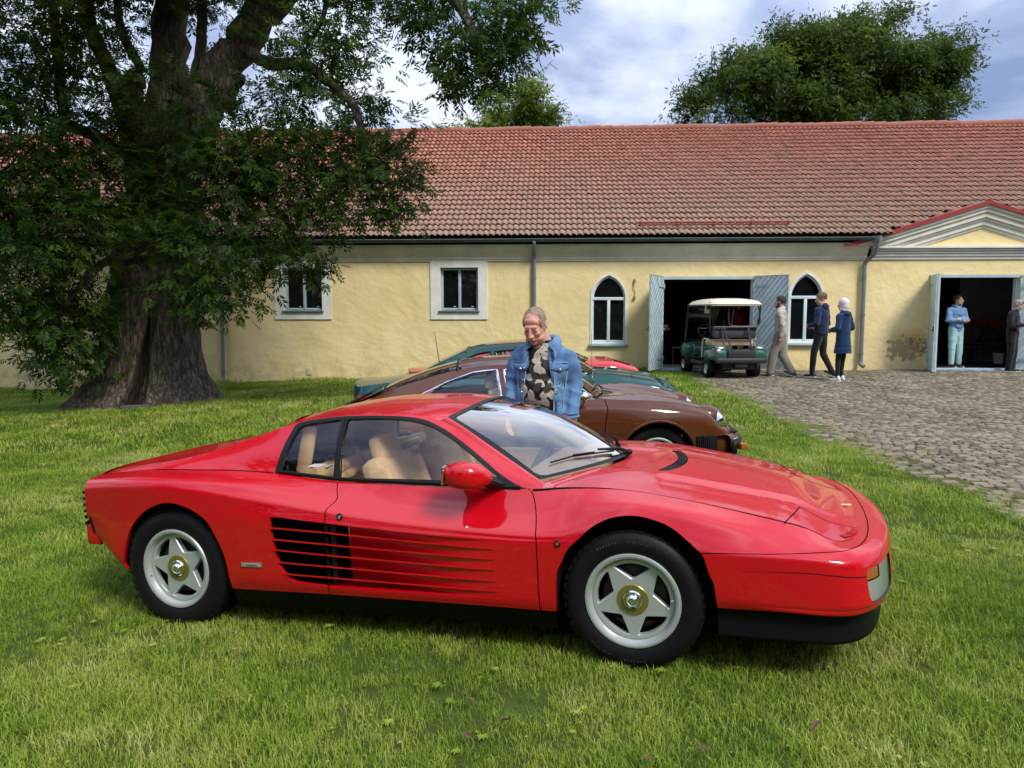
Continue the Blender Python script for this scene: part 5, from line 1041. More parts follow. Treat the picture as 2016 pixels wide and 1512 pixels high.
    for t in np.linspace(.42, 1.8, 50):
        p = lambda v, o: sfn(side, sg)(np.array(t), np.array(v)) + snf(side, sg)(np.array(t), np.array(v)) * o
        k_ = .014 * float(smst((t - .42) / .5)); rows.append([p(.62, .0), p(.40, k_), p(.12, k_ * .9), p(.0, .0)])
    mesh_obj('bumper_lip', *strip(rows), M['red_paint'], bump)
    # combined front lamp: amber upper corner over clear lens
    fl = lambda t, v: fs(t, v) - snf(side, sg)(t, v) * .008
    for nm, poly, m_ in (('indicator', [p for p in LIGHT if p[1] >= 1.45 and p[0] < 1.25], M['amber']), ('driving_lamp', [p for p in LIGHT if p[1] < 1.5 or p[0] > 1.24], M['clear'])):
        if nm == 'indicator': poly = [(1.05, 1.58)] + sm([(1.05, 1.62), (1.05, 1.84)], 3) + [(1.10, 1.87), (1.15, 1.88), (1.15, 1.58)]
        else: poly = [(1.05, 1.55)] + [(1.05, 1.25), (1.07, 1.05), (1.12, .94), (1.2, .87), (1.3, .89), (1.345, .98), (1.36, 1.4), (1.345, 1.88), (1.165, 1.88), (1.165, 1.55)]
        V, Nn, T, uv = panel_mesh(fl, snf(side, sg), poly, [], .02, (1, .115)); F = [(a, b, c) if np.cross(V[b] - V[a], V[c] - V[a]) @ Nn[a] > 0 else (a, c, b) for a, b, c in T]
        mesh_obj(nm, V, F, m_, bump, True, None, Nn)
    o = A(LIGHT, fs); i2 = A(LIGHT, lambda t, v: fs(t, v) - snf(side, sg)(t, v) * .03)
    V, F = strip([o, i2], True); mesh_obj('lamp_surround', V, F, M['black'], bump)
    # small round side marker, door lock button, badge plate
    def disc(t, v, r, mats, name, par, k=(1, 1)):
        p = fs(np.array(t), np.array(v)); n = Vector(snf(side, sg)(np.array(t), np.array(v))); q = n.to_track_quat('Z', 'Y').to_matrix().to_4x4(); mt = Matrix.Translation(Vector(p)) @ q
        mb = MB(); mb.lathe([(0, .006), (r * .45, .0065), (r * .5, .004), (r * .8, .005), (r, .001), (r, -.004)], n=16)
        mb.v = [tuple(mt @ Vector(x)) for x in mb.v]; mb.m = [1 if i < 16 * 2 else 0 for i in range(len(mb.f))]
        return mb.build(name, mats, par)
    disc(-.337, 2.19, .017, [M['black'], M['amber']], 'side_marker', RC)
    disc(-1.485, 2.86, .019, [M['black'], M['chrome']], 'door_lock', door)
    p0, p1 = fs(np.array(-2.08), np.array(1.335)), fs(np.array(-1.948), np.array(1.335)); cc = Vector((p0 + p1) / 2); ax = Vector(p1 - p0).normalized(); nn = Vector(snf(side, sg)(np.array(-2.01), np.array(1.335))); up = nn.cross(ax); rt = Matrix((ax, nn, up)).transposed()
    bd = MB().box(cc + nn * .002, (.130, .006, .026), rt, bev=.002).build('maker_plate', M['chrome'], RC)
    mb = MB(); mb.box(cc + nn * .0055, (.112, .002, .018), rt); mb.build('plate_inlay', M['alloy'], bd)
    mb = MB(); mb.tube([cc + nn * .007 + ax * a + up * b for a, b in ((-.03, .004), (-.025, -.004), (-.015, .003), (-.008, -.003), (0, .003), (.008, -.002), (.015, .002), (.03, 0))], .0012, 5)
    mb.tube([cc + nn * .007 + ax * a + up * b for a, b in ((-.035, -.006), (.038, -.004))], .0009, 5); mb.tube([cc + nn * .007 + ax * -.05 + up * b for b in (-.006, .006)], .0015, 5); mb.build('script', M['void'], bd)
    # ---- greenhouse side
    TRIM = sm([(-1.995, .0), (-1.985, .6), (-1.958, 1.90)], 4)[:-1] + sm([(-1.958, 1.90), (-1.935, 1.96), (-1.88, 1.97), (-1.636, 1.97), (-1.241, 1.94), (-1.04, 1.9), (-.94, 1.80), (-.864, 1.68), (-.698, 1.32), (-.533, 0.0)], 5)
    QG = [(-1.962, .13), (-1.945, .9), (-1.926, 1.76), (-1.90, 1.83), (-1.662, 1.87), (-1.632, .95), (-1.615, .13)]
    DG = [(-1.572, .12), (-1.595, .95), (-1.615, 1.87), (-1.416, 1.88), (-1.213, 1.86), (-1.09, 1.82), (-.98, 1.74), (-.885, 1.58), (-.745, 1.28), (-.668, .80), (-.655, .2)]
    DG = DG[:3] + sm(DG[2:-1], 4)[1:] + [DG[-1]]
    gp = [(-3.2, 0)] + [(-3.2, 2)] + [(t, 2) for t in np.arange(-3.1, -.46, .1)] + [(-.45, 2), (-.45, 0)]
    notch = TRIM[::-1]
    poly = [(-3.2, 0), (-3.2, 2)] + [(float(t), 2) for t in np.arange(-3.1, -.46, .1)] + [(-.45, 2), (-.45, 0)] + notch
    spanel('cabin_side', glass, sg, poly, [], M['red_paint'], RC, d)
    prou = lambda t, v: np.full_like(np.asarray(t, float), -.004)
    tr = spanel('window_trim', glass, sg, TRIM, [QG, DG], M['black'], RC, .03, prou)
    fg = sfn(glass, sg)
    for L in (QG, DG):
        o = [fg(np.array(a), np.array(b)) for a, b in L]; P = [sfn(glass, sg, prou)(np.array(a), np.array(b)) for a, b in L]; Q = [sfn(glass, sg, lambda t, v: np.full_like(np.asarray(t, float), .012))(np.array(a), np.array(b)) for a, b in L]
        V, F = strip([P, Q], True); mesh_obj('trim_return', V, F, M['black'], tr)
    dg_ = lambda t, v: np.full_like(np.asarray(t, float), .006)
    spanel('quarter_window', glass, sg, QG, [], M['glass'], RC, .06, dg_)
    spanel('side_window', glass, sg, DG, [], M['glass'], door, .06, dg_)
    mb = MB(); mb.tube([sfn(glass, sg, lambda t, v: np.full_like(np.asarray(t, float), -.006))(np.array(a), np.array(b)) for a, b in ((-1.59, .05), (-1.612, .95), (-1.632, 1.9))], .008, 6); mb.build('door_frame_seal', M['rubber'], tr)
    mb = MB(); mb.tube([sfn(glass, sg, lambda t, v: np.full_like(np.asarray(t, float), -.007))(np.array(t), np.array(.07)) for t in np.linspace(-1.97, -.56, 20)], .009, 6); mb.build('belt_moulding', M['rubber'], tr)
ridge = [sfn(side, -1)(np.array(t), np.array(4.97)) for t in np.linspace(-2.78, -2.0, 16)]
for sg in (-1, 1): MB().tube([(p[0], -sg * p[1], p[2] + .001) for p in ridge], .003, 5).build('deck_seam', M['void'], RC)
# ---- bonnet as a height field between the two fender seams
_tt = np.linspace(-.52, 1.8, 400); _b = side(_tt, np.full(400, 5.0)); _bx, _bw, _bz = _b[:, 0], _b[:, 1], _b[:, 2]
_mono = np.maximum.accumulate(_bx + np.arange(400) * 1e-7)
def hw(X): return np.interp(X, _mono, _bw)
def hz(X): return np.interp(X, _mono, _bz)
def Zh(X, y):
    X = np.asarray(X, float); y = np.abs(np.asarray(y, float)); w = np.maximum(hw(X), .02); p = np.clip(y / w, 0, 1)
    crown = np.interp(X, [-.6, -.2, .3, .7, .95, 1.02], [.026, .03, .035, .04, .022, .0])
    z = hz(X) + crown * (1 - p ** 2.2)
    # raised centre panel that starts at the vent and fades at the nose; shallow valley outside it
    a = smst((X - .06) / .05) * smst((.98 - X) / .25); e = smst((np.interp(X, [0, .5, .95], [.44, .41, .31]) - y) / .08)
    z = z + .011 * a * (e - .45) * np.clip(1 - (p - .75) / .25, 0, 1)
    z = z - .012 * smst((.05 - X) / .1) * smst((.36 - y) / .12)
    return z
def cowlX(y): return -.155 - .365 * (np.abs(y) / .66) ** 1.7
hoodE = [(_bx[i], -_bw[i]) for i in range(len(_tt)) if _tt[i] > -.50][::8]
hoodE = [(x, y) for x, y in hoodE if -y > .004] 
cow = [(float(cowlX(y)), float(y)) for y in np.linspace(hoodE[0][1] + .03, -hoodE[0][1] - .03, 30)]
g2_ = .003
hp = [(x, y + g2_ * (1 if x < .95 else .3)) for x, y in hoodE] + [(x, -y - g2_ * (1 if x < .95 else .3)) for x, y in hoodE[::-1]] + [c for c in cow[::-1]]
VENT = [(.045 + .075 * (1 - (abs(y) / .31) ** 2), y) for y in np.linspace(-.30, .30, 16)] ; VENT = VENT + [(x + .055, y) for x, y in VENT[::-1]]
fnH = lambda x, y: np.stack([x, y, Zh(x, y)], -1)
def nH(x, y):
    e = .006; zx = (Zh(x + e, y) - Zh(x - e, y)) / (2 * e); zy = (Zh(x, y + e) - Zh(x, y - e)) / (2 * e); n = np.stack([-zx, -zy, np.ones_like(zx)], -1); return n / np.linalg.norm(n, axis=-1, keepdims=True)
def hpanel(name, poly, holes, m_, par, d=.03, off=0.0):
    V, Nn, T, uv = panel_mesh(fnH, nH, poly, holes, d); V = V + Nn * off
    F = [(a, b, c) if np.cross(V[b] - V[a], V[c] - V[a])[2] > 0 else (a, c, b) for a, b, c in T]
    return mesh_obj(name, V, F, m_, par, True, None, Nn)
bonnet = hpanel('bonnet', hp, [VENT], M['red_paint'], RC, .026)
hpanel('bonnet_vent', VENT, [], M['void'], bonnet, .05, -.012)
for y in np.linspace(-.29, .29, 40):
    pass
mb = MB()
for y in np.linspace(-.285, .285, 34):
    x0 = .045 + .075 * (1 - (abs(y) / .31) ** 2); z = float(Zh(x0 + .027, y)); mb.box((x0 + .0275, y, z - .006), (.055, .005, .008))
for k in (.012, .028, .044):
    mb.tube([(.045 + .075 * (1 - (abs(y) / .31) ** 2) + k, y, float(Zh(.1, y)) - .004) for y in np.linspace(-.29, .29, 16)], .0025, 5)
mb.build('vent_slats', M['black'], bonnet)
mb = MB()
for k in range(0, len(hoodE) - 1):
    pass
for s_ in (-1, 1):
    mb.tube([(x, s_ * -y, hz(x) - .006) for x, y in hoodE if x < .97], .007, 6)
mb.build('bonnet_seam', M['void'], bonnet)
for s_ in (-1, 1):     # pop-up lamp lids: fine shut lines and the finger notch in front
    mb = MB(); L = sm([(.672, .695), (.71, .55), (.745, .395)], 6); L2 = sm([(.745, .395), (.87, .42), (1.0, .40)], 5)
    mb.tube([(x, s_ * y, float(Zh(x, y)) - .001) for x, y in L], .0035, 6); mb.tube([(x, s_ * y, float(Zh(x, min(y, float(hw(x)))))) for x, y in L2 if y < float(hw(x))], .0016, 6)
    mb.build('lamp_lid_seam', M['void'], bonnet)
    L = sm([(.905, .585), (.935, .54), (.96, .48), (.972, .43)], 5)
    q0 = [np.array([x, s_ * min(y, float(hw(x)) - .01), float(Zh(x, min(y, float(hw(x)) - .01))) + .0015]) for x, y in L]; q1 = [p + np.array([.028, s_ * .012, -.004]) for p in q0]
    V, F = strip([q0, q1]); o = mesh_obj('lamp_lid_notch', V, F, M['red_lens'], bonnet)
mb = MB(); mb.box((.985, 0, float(Zh(.97, 0)) + .004), (.05, .03, .004), bev=.0015); mb.build('nose_badge', pbr('badge_enamel', (.75, .6, .12), .25, coat=1), bonnet)
# ---- windscreen, pillars, roof, tail
def ws(p, q):
    p = np.asarray(p, float); q = np.asarray(q, float); a = np.abs(p)
    Bx = -.165 - .355 * a ** 1.7; By = .612 * p; Bz = .836 - .028 * a ** 2
    Tx = -.975 - .06 * a ** 2; Ty = .505 * p; Tz = 1.168 - .050 * a ** 2
    b = .085 * np.sin(np.pi * q) * (1 - a ** 2 * .85)
    return np.stack([Bx + (Tx - Bx) * q + b * .35, By + (Ty - By) * q, Bz + (Tz - Bz) * q + b * .6], -1)
def wsn(p, q):
    e = .004; a = ws(p + e, q) - ws(p - e, q); b = ws(p, q + e) - ws(p, q - e); n = np.cross(b, a); n = n / np.linalg.norm(n, axis=-1, keepdims=True); return np.where(n[..., 2:3] < 0, -n, n)
def wpanel(name, poly, holes, m_, par, d=.05, off=0.0):
    V, Nn, T, uv = panel_mesh(ws, wsn, poly, holes, d, (.6, .85)); V = V + Nn * off
    F = [(a, b, c) if np.cross(V[b] - V[a], V[c] - V[a]) @ Nn[a] > 0 else (a, c, b) for a, b, c in T]
    return mesh_obj(name, V, F, m_, par, True, None, Nn)
rnd = lambda x0, x1, y0, y1, r: [(x0 + r, y0), (x1 - r, y0), (x1 - r * .3, y0 + r * .3), (x1, y0 + r), (x1, y1 - r), (x1 - r * .3, y1 - r * .3), (x1 - r, y1), (x0 + r, y1), (x0 + r * .3, y1 - r * .3), (x0, y1 - r), (x0, y0 + r), (x0 + r * .3, y0 + r * .3)]
WI = rnd(-.955, .955, .03, .965, .05)
wind = wpanel('windscreen', WI, [], M['windscreen'], RC, .05, -.002)
wpanel('windscreen_seal', [(-1, 0), (1, 0), (1, 1), (-1, 1)], [WI], M['black'], wind, .05, .002)
for sg in (-1, 1):
    qs = np.linspace(0, 1, 24); e0 = ws(np.full(24, sg * 1.0), qs); tts = np.interp(qs, [0, .55, .9, 1], [-.45, -.7, -.86, -.93]); e1 = sfn(glass, sg)(tts, np.full(24, 2.0))
    mid = (e0 + e1) / 2 + np.array([.012, sg * .010, .008]); q1 = (e0 * 3 + e1) / 4 + np.array([.009, sg * .007, .006]); q3 = (e0 + e1 * 3) / 4 + np.array([.008, sg * .008, .006])
    V, F = strip([list(e0 - np.array([.004, 0, .004])), list(e0), list(q1), list(mid), list(q3), list(e1)]); mesh_obj('windscreen_pillar', V, F, M['red_paint'], RC)
RS = np.linspace(0, 1, 40)
def rooffn(s, p):
    t = -.93 + (-2.02 + .93) * s; rl = glass(t, np.full_like(t, 2.0)); a = np.abs(p)
    cx = -.975 + (-2.07 + .975) * s; cz = pchip([0, .25, .5, .8, 1], [1.160, 1.180, 1.181, 1.150, 1.105], s)
    return np.stack([cx + (rl[..., 0] - cx) * a ** 2, rl[..., 1] * p, cz + (rl[..., 2] - cz) * a ** 2.6], -1)
gs, gp_ = np.meshgrid(np.linspace(0, 1, 30), np.linspace(-1, 1, 41)); V = rooffn(gs.ravel(), gp_.ravel()); n_ = 30
F = [(j * n_ + i, j * n_ + i + 1, (j + 1) * n_ + i + 1, (j + 1) * n_ + i) for j in range(40) for i in range(n_ - 1)]
o = MB().add(V, F).build('roof', M['red_paint'], RC, sharp=80)
def deckfn(s, p):
    t = -2.0 + (-3.2 + 2.0) * s; rl = glass(t, np.full_like(t, 2.0)); a = np.abs(p); cx = -2.05 + (-3.34 + 2.05) * s; cz = np.interp(s, [0, .06, .12, .3, .7, 1], [1.105, 1.06, .96, .86, .835, .80])
    return np.stack([cx + (rl[..., 0] - cx) * a ** 3, rl[..., 1] * p, cz + (rl[..., 2] - cz) * smst((a - .7) / .3)], -1)
V = deckfn(gs.ravel(), gp_.ravel()); MB().add(V, F).build('engine_deck', M['red_paint'], RC, sharp=60)
# deck edge between sail panel and rear fender needs no piece: they share the belt curve. tail:
vs = np.linspace(0, 5, 30); e_ = side(np.full(30, -3.22), vs); rows = []
for p in np.linspace(-1, 1, 25):
    rows.append([np.array([e_[i, 0] - .13 * (1 - abs(p) ** 4), e_[i, 1] * p, e_[i, 2]]) for i in range(30)])
V, F = strip(rows); o = mesh_obj('tail_panel', V, F, [M['red_paint'], M['void']], RC, True, [1 if .9 < vs[j] < 3.3 else 0 for i in range(24) for j in range(29)])
for k in range(6):
    z = .53 + k * .037; mb = MB(); mb.tube([(-3.235 - .13 * (1 - abs(p) ** 4), .875 * p, z) for p in np.linspace(-1, 1, 21)], .011, 6); mb.build('tail_grille_bar', M['black'], o)
rows = []
for p in np.linspace(-1, 1, 25):
    x = -3.225 - .15 * (1 - abs(p) ** 5); y = .865 * p; c = [(.02, .395), (-.012, .40), (-.026, .45), (-.024, .505), (-.012, .525), (.02, .53)]; rows.append([np.array([x + a, y * (1 - (.02 if a == 0 else 0)), z]) for a, z in c + [(.06, .53), (.06, .385)]])
rows = [[np.mean(rows[0], axis=0)] * 8] + rows + [[np.mean(rows[-1], axis=0)] * 8]
rbm = mesh_obj('rear_bumper', *strip(rows[2:-2]), M['red_paint'], RC)
for sg in (-1, 1): MB().box((-3.205, sg * .835, .462), (.11, .06, .135), bev=.02).build('bumper_end', M['red_paint'], rbm)
MB().box((-1.2, 0, .17), (3.5, 1.5, .06)).box((-1.0, 0, .22), (2.9, 1.6, .04)).box((-2.4, 0, .5), (.7, 1.0, .55)).box((.1, 0, .45), (1.0, .95, .4)).build('underbody', M['void'], RC)
for sg in (-1, 1): MB().tube([sfn(side, sg)(np.array(-3.19), np.array(v)) for v in np.linspace(.0, 1.6, 8)], .006, 6).build('bumper_joint', M['void'], RC)
# ---- wheels
def tyre_prof(Ro, Ri, w):
    return [(Ri - .004, -w * .36), (Ri, -w * .42), (Ri + .012, -w * .455), ((Ro + Ri) / 2, -w * .5), (Ro - .035, -w * .475), (Ro - .012, -w * .43), (Ro - .003, -w * .37), (Ro, -w * .22), (Ro, w * .22), (Ro - .003, w * .37), (Ro - .035, w * .47), ((Ro + Ri) / 2, w * .5), (Ri, w * .42)]
def star_rim(parent, Rf, y_face, hubdepth):
    pass
def sport_wheel(X, sg, yf, Ro, w, rot, z0=None):
    z0 = .308 if z0 is None else z0
    W_ = empty('wheel', (X, sg * yf, z0)); W_.parent = RC; Rr = .222
    if sg > 0: W_.rotation_euler = (0, 0, math.pi)
    yc = w * .45     # local: outer face toward -Y
    mb = MB(); pr = tyre_prof(Ro, Rr - .002, w); mb.lathe([(r, h + yc - .0) for r, h in pr], axis='Y', n=64)
    for k in range(44):     # tread blocks across the shoulder
        a = 2 * math.pi * k / 44
        for yy, da in ((w * .12, 0), (w * .33, .07), (w * .8, .07)):
            c, s_ = math.cos(a + da), math.sin(a + da); mb.box((c * (Ro - .004), yy, s_ * (Ro - .004)), (.010, w * .15, .030), Matrix.Rotation(-(a + da), 3, 'Y'))
    ty = mb.build('tyre', M['rubber'], W_, sharp=50)
    for rr in (.30, .262):
        mb = MB(); mb.tube([(math.cos(a) * (Rr + (Ro - Rr) * rr * 1.6), -w * .005 - .004 + (.004 if rr > .28 else .002), math.sin(a) * (Rr + (Ro - Rr) * rr * 1.6)) for a in np.linspace(0, 2 * math.pi, 64, endpoint=False)], .0022, 5, closed=True); mb.build('tyre_rib', M['rubber'], W_)
    mb = MB()        # raised sidewall lettering bars
    rnds = random.Random(3)
    for a0 in (1.2, 1.75, 3.9, 4.5):
        for k in range(8):
            a = a0 + k * .055; r0 = Rr + (Ro - Rr) * .55; h = .018; 
            mb.tube([(math.cos(a) * (r0 - h / 2), -.0085, math.sin(a) * (r0 - h / 2)), (math.cos(a + .01) * (r0 + h / 2), -.0085, math.sin(a + .01) * (r0 + h / 2))], .0017, 4)
            if k % 2: mb.tube([(math.cos(a) * r0, -.0085, math.sin(a) * r0), (math.cos(a + .045) * r0, -.0085, math.sin(a + .045) * r0)], .0015, 4)
    mb.build('sidewall_lettering', pbr('worn_rubber', (.03, .03, .03), .7), W_)
    # rim: bright lip, stepped dish, ring that carries the star
    mb = MB(); mb.lathe([(Rr - .012, .03), (Rr, .012), (Rr + .003, .003), (Rr - .001, -.004), (Rr - .010, -.005), (Rr - .020, -.001), (Rr - .022, .010), (Rr - .027, .022), (Rr - .030, .030), (Rr - .034, .0305), (Rr - .036, .027)], axis='Y', n=72); rim = mb.build('rim', M['alloy'], W_, sharp=28)
    hub_y = hubdepth_ = .028
    ro, wo, rr_, ra = .171, .0215, .188, .099        # star wheel: a disc pierced by five wedge openings
    outer = [(rr_ * math.cos(a), rr_ * math.sin(a)) for a in np.linspace(0, 2 * math.pi, 60, endpoint=False)]; hls = []
    for k in range(5):
        a0 = rot + k * 2 * math.pi / 5; a1 = a0 + 2 * math.pi / 5; da = math.asin(wo / ro) ; am = (a0 + a1) / 2
        hl_ = [(ro * math.cos(a), ro * math.sin(a)) for a in np.linspace(a0 + da + .05, a1 - da - .05, 9)]; hl_ = [(.985 * ro * math.cos(a0 + da), .985 * ro * math.sin(a0 + da))] + hl_ + [(.985 * ro * math.cos(a1 - da), .985 * ro * math.sin(a1 - da))]
        hls.append([tuple(p) for p in hl_] + [(ra * math.cos(am + .05), ra * math.sin(am + .05)), (ra * math.cos(am - .05), ra * math.sin(am - .05))])
    big = [[tuple(np.array(p) + (np.array(p) - np.mean(h, axis=0)) * .07) for p in h] for h in hls]
    P_ = outer + [p for h in big for p in h]; T = cdt_poly(outer, big); yA, yB, yC = .026, .030, .058
    V = [(p[0], yA, p[1]) for p in P_]; F = list(T); 
    for h, g in zip(hls, big):
        n = len(h); b0 = len(V); V += [(p[0], yA, p[1]) for p in g] + [(p[0], yB, p[1]) for p in h] + [(p[0], yC, p[1]) for p in h]
        F += [(b0 + q * n + i, b0 + q * n + (i + 1) % n, b0 + (q + 1) * n + (i + 1) % n, b0 + (q + 1) * n + i) for q in (0, 1) for i in range(n)]
    MB().add(V, F).build('star_spokes', M['alloy'], W_, sharp=20)
    MB().lathe([(Rr - .05, .09), (0, .09)], axis='Y', n=32).lathe([(Rr - .036, .05), (Rr - .05, .09)], axis='Y', n=32).build('brake_void', M['void'], W_)
    MB().lathe([(.15, .075), (.06, .075)], axis='Y', n=32).build('brake_disc', pbr('disc_steel', (.03, .028, .026), .5, metal=.6), W_)
    MB().lathe([(.073, .03), (.073, .022), (.070, .019), (.048, .019), (.044, .024)], axis='Y', n=40).build('hub_plate', M['brass'], W_, sharp=30)
    MB().lathe([(.046, .03), (.046, .014), (.041, .008), (.036, .009), (.033, .016), (.029, .006), (.02, -.004), (.012, -.007), (0, -.008)], axis='Y', n=32).build('hub_cap', M['chrome'], W_, sharp=30)
    a = rot + math.pi * 2 / 5 * 1 + .38; MB().tube([(math.cos(a) * (Rr - .030), .012, math.sin(a) * (Rr - .03)), (math.cos(a) * (Rr - .045), .006, math.sin(a) * (Rr - .045))], .004, 6).build('tyre_valve', M['alloy'], W_)
for sg in (-1, 1):
    sport_wheel(0, sg, .862, .327, .225, -math.pi / 2)
    sport_wheel(-2.55, sg, .932, .338, .255, math.radians(101), .316)
# ---- mirrors, wipers
for sg in (-1, 1):
    bm = bmesh.new(); bmesh.ops.create_uvsphere(bm, u_segments=24, v_segments=16, radius=1)
    for v in bm.verts:
        x, y, z = v.co; k = 1 - .42 * max(0, x) ** 1.5; p = lambda q, e: math.copysign(abs(q) ** e, q)
        v.co = Vector((p(x, .8) * .115, sg * p(y, .75) * .075 * k - sg * .03 * max(0, x), p(z, .72) * .066 * k - .012 * max(0, x)))
    me = bpy.data.meshes.new('door_mirror'); bm.to_mesh(me); bm.free(); me.polygons.foreach_set('use_smooth', [True] * len(me.polygons))
    mo = link_mesh('door_mirror', me, M['red_paint'], RC); mo.location = (-.775, sg * .90, .885); mo.rotation_euler = (0, R(4), sg * R(-6))
    MB().tube([(.06, -sg * .03, -.02), (.10, -sg * .09, -.045), (.14, -sg * .15, -.07)], [.03, .026, .022], 10).build('mirror_arm', M['black'], mo)
    MB().box((-.113, 0, 0), (.012, .11, .09), bev=.004).build('mirror_glass', M['chrome'], mo)
    mb = MB(); gi = [(-.66, .05), (-.70, .7), (-.56, .05)]; P = [sfn(glass, sg, lambda t, v: np.full_like(np.asarray(t, float), -.008))(np.array(a), np.array(b)) for a, b in gi]; mb.add(P, [(0, 1, 2)]); mb.build('mirror_sail', M['black'], RC, False)
def wipe(blade, arm):
    f = lambda p, q, h: ws(np.array(p), np.array(q)) + wsn(np.array(p), np.array(q)) * h
    mb = MB(); B = [f(p, q, .012) for p, q in blade]; mb.tube(B, .005, 6); mb.tube([f(p, q, .022) for p, q in blade[1:-1]], .004, 6)
    A_ = [f(p, q, h) for p, q, h in arm]; mb.tube(A_, [.010] * (len(A_) - 1) + [.006], 6); mb.sphere(tuple(A_[0]), .018, 10, 6); mb.build('wiper', M['black'], RC)
wipe([(-.80, .13), (-.6, .13), (-.4, .10), (-.15, .065)], [(.12, -.01, .015), (-.1, .05, .03), (-.35, .105, .03)])
wipe([(-.02, .10), (.2, .17), (.38, .2)], [(.52, .0, .015), (.4, .08, .035), (.2, .16, .03)])
y = np.linspace(-.55, .55, 24); r0 = [np.array([float(cowlX(a)) - .0, a, float(Zh(cowlX(a), a)) - .010]) for a in y]; r1 = [np.array([float(ws(np.array(a / .612), np.array(0.0))[0]) - .01, a, .80]) for a in y]
V, F = strip([r0, [(a + b) / 2 - np.array([0, 0, .02]) for a, b in zip(r0, r1)], r1]); mesh_obj('cowl', V, F, M['black'], RC)
# ---- cabin
def seat(y):
    t = empty('seat', (-1.30, y, .30)); t.parent = RC
    MB().box((.22, 0, .05), (.52, .46, .14), Matrix.Rotation(R(-8), 3, 'Y'), bev=.05).build('seat_cushion', M['tan'], t)
    MB().box((-.11, 0, .32), (.13, .46, .56), Matrix.Rotation(R(-20), 3, 'Y'), bev=.05).build('seat_back', M['tan'], t)
    MB().box((-.20, 0, .62), (.09, .25, .17), Matrix.Rotation(R(-14), 3, 'Y'), bev=.035).build('headrest', M['tan'], t)
    for s_ in (-1, 1): MB().box((-.07, s_ * .2, .32), (.14, .08, .46), Matrix.Rotation(R(-20), 3, 'Y'), bev=.03).box((.22, s_ * .21, .10), (.45, .07, .12), bev=.03).build('bolster', M['tan'], t)
seat(-.36); seat(.36)
MB().box((-.9, 0, .235), (1.9, 1.5, .03)).build('cabin_floor', M['dark_trim'], RC)
MB().box((-1.72, 0, .56), (.06, 1.40, .60), Matrix.Rotation(R(-12), 3, 'Y')).build('bulkhead', M['tan'], RC)
MB().box((-1.86, 0, .77), (.30, 1.30, .05), bev=.02).box((-1.80, -.45, .815), (.16, .34, .06), Matrix.Rotation(R(10), 3, 'Z'), bev=.025).box((-1.80, .42, .815), (.16, .34, .06), bev=.025).build('parcel_shelf', M['tan'], RC)
MB().box((-1.80, -.58, .852), (.12, .085, .004), Matrix.Rotation(R(8), 3, 'Z')).build('show_card', pbr('card', (.75, .75, .73), .6), RC)
MB().box((-.50, 0, .70), (.42, 1.24, .14), Matrix.Rotation(R(6), 3, 'Y'), bev=.05).box((-.42, .36, .78), (.20, .36, .08), bev=.035).build('dashboard', pbr('dash_leather', (.36, .23, .12), .6), RC)
MB().box((-.95, 0, .42), (1.0, .22, .28), bev=.04).build('centre_console', M['dark_trim'], RC)
for sg in (-1, 1):
    MB().box((-1.05, sg * .715, .52), (1.0, .05, .46), bev=.02).build('door_card', M['tan'], RC)
    MB().box((-1.93, sg * .515, .93), (.09, .04, .30), Matrix.Rotation(R(14), 3, 'Y'), bev=.02).build('rear_pillar_trim', M['tan'], RC)
sw = empty('steering_wheel', (-.78, .36, .72), (0, R(-62), 0)); sw.parent = RC
MB().tube([(math.cos(a) * .175, math.sin(a) * .175, 0) for a in np.linspace(0, 2 * math.pi, 36, endpoint=False)], .014, 8, closed=True).build('wheel_ring', M['black'], sw)
MB().tube([(0, 0, 0), (.17, 0, 0)], .012, 6).tube([(0, 0, 0), (-.09, .147, 0)], .012, 6).tube([(0, 0, 0), (-.09, -.147, 0)], .012, 6).lathe([(0, .02), (.05, .015), (.055, 0)], n=16).build('wheel_spokes', M['black'], sw)
MB().box((-1.02, 0, 1.085), (.03, .19, .055), bev=.012).build('rear_view_mirror', M['black'], RC)
MB().tube([(-1.62, -.55, 1.0), (-1.45, -.50, .72), (-1.2, -.42, .45)], .012, 6).tube([(-1.62, .55, 1.0), (-1.45, .50, .72), (-1.2, .42, .45)], .012, 6).build('seat_belt', M['black'], RC)
hl = [rooffn(np.array(s), np.array(p)) for s, p in ((0, 0),)]
V = rooffn(gs.ravel(), gp_.ravel()); V = V - np.array([0, 0, .03]); MB().add(V * np.array([1, .97, 1]), [f[::-1] for f in F]).build('headliner', M['tan'], RC, sharp=80) if False else None
# ---------------------------------------------------------------- the other parked cars, lofted the same way
def frame_at(x, y, z, yaw, pitch=0.0):
    ex = Vector((math.cos(yaw) * math.cos(pitch), -math.sin(yaw) * math.cos(pitch), math.sin(pitch))); ey = Vector((math.sin(yaw), math.cos(yaw), 0)); ez = ex.cross(ey)
    return Matrix(((ex.x, ey.x, ez.x, x), (ex.y, ey.y, ez.y, y), (ex.z, ey.z, ez.z, z), (0, 0, 0, 1)))
def patch_obj(V, nu, nv, name, m_, par, sharp=60):
    F = [(i * nv + j, (i + 1) * nv + j, (i + 1) * nv + j + 1, i * nv + j + 1) for i in range(nu - 1) for j in range(nv - 1)]
    return MB().add(V, F).build(name, m_, par, sharp=sharp)
def ridge_tube(S, sg, L, r, off, name, m_, par, n=6, closed=False):
    f = sfn(S, sg, lambda t, v: np.full_like(np.asarray(t, float), off)); L = resample([(a, b * .3) for a, b in L], .05, closed); L = [(a, b / .3) for a, b in L]
    return MB().tube([f(np.array(a), np.array(b)) for a, b in L], r, n, closed=closed).build(name, m_, par)
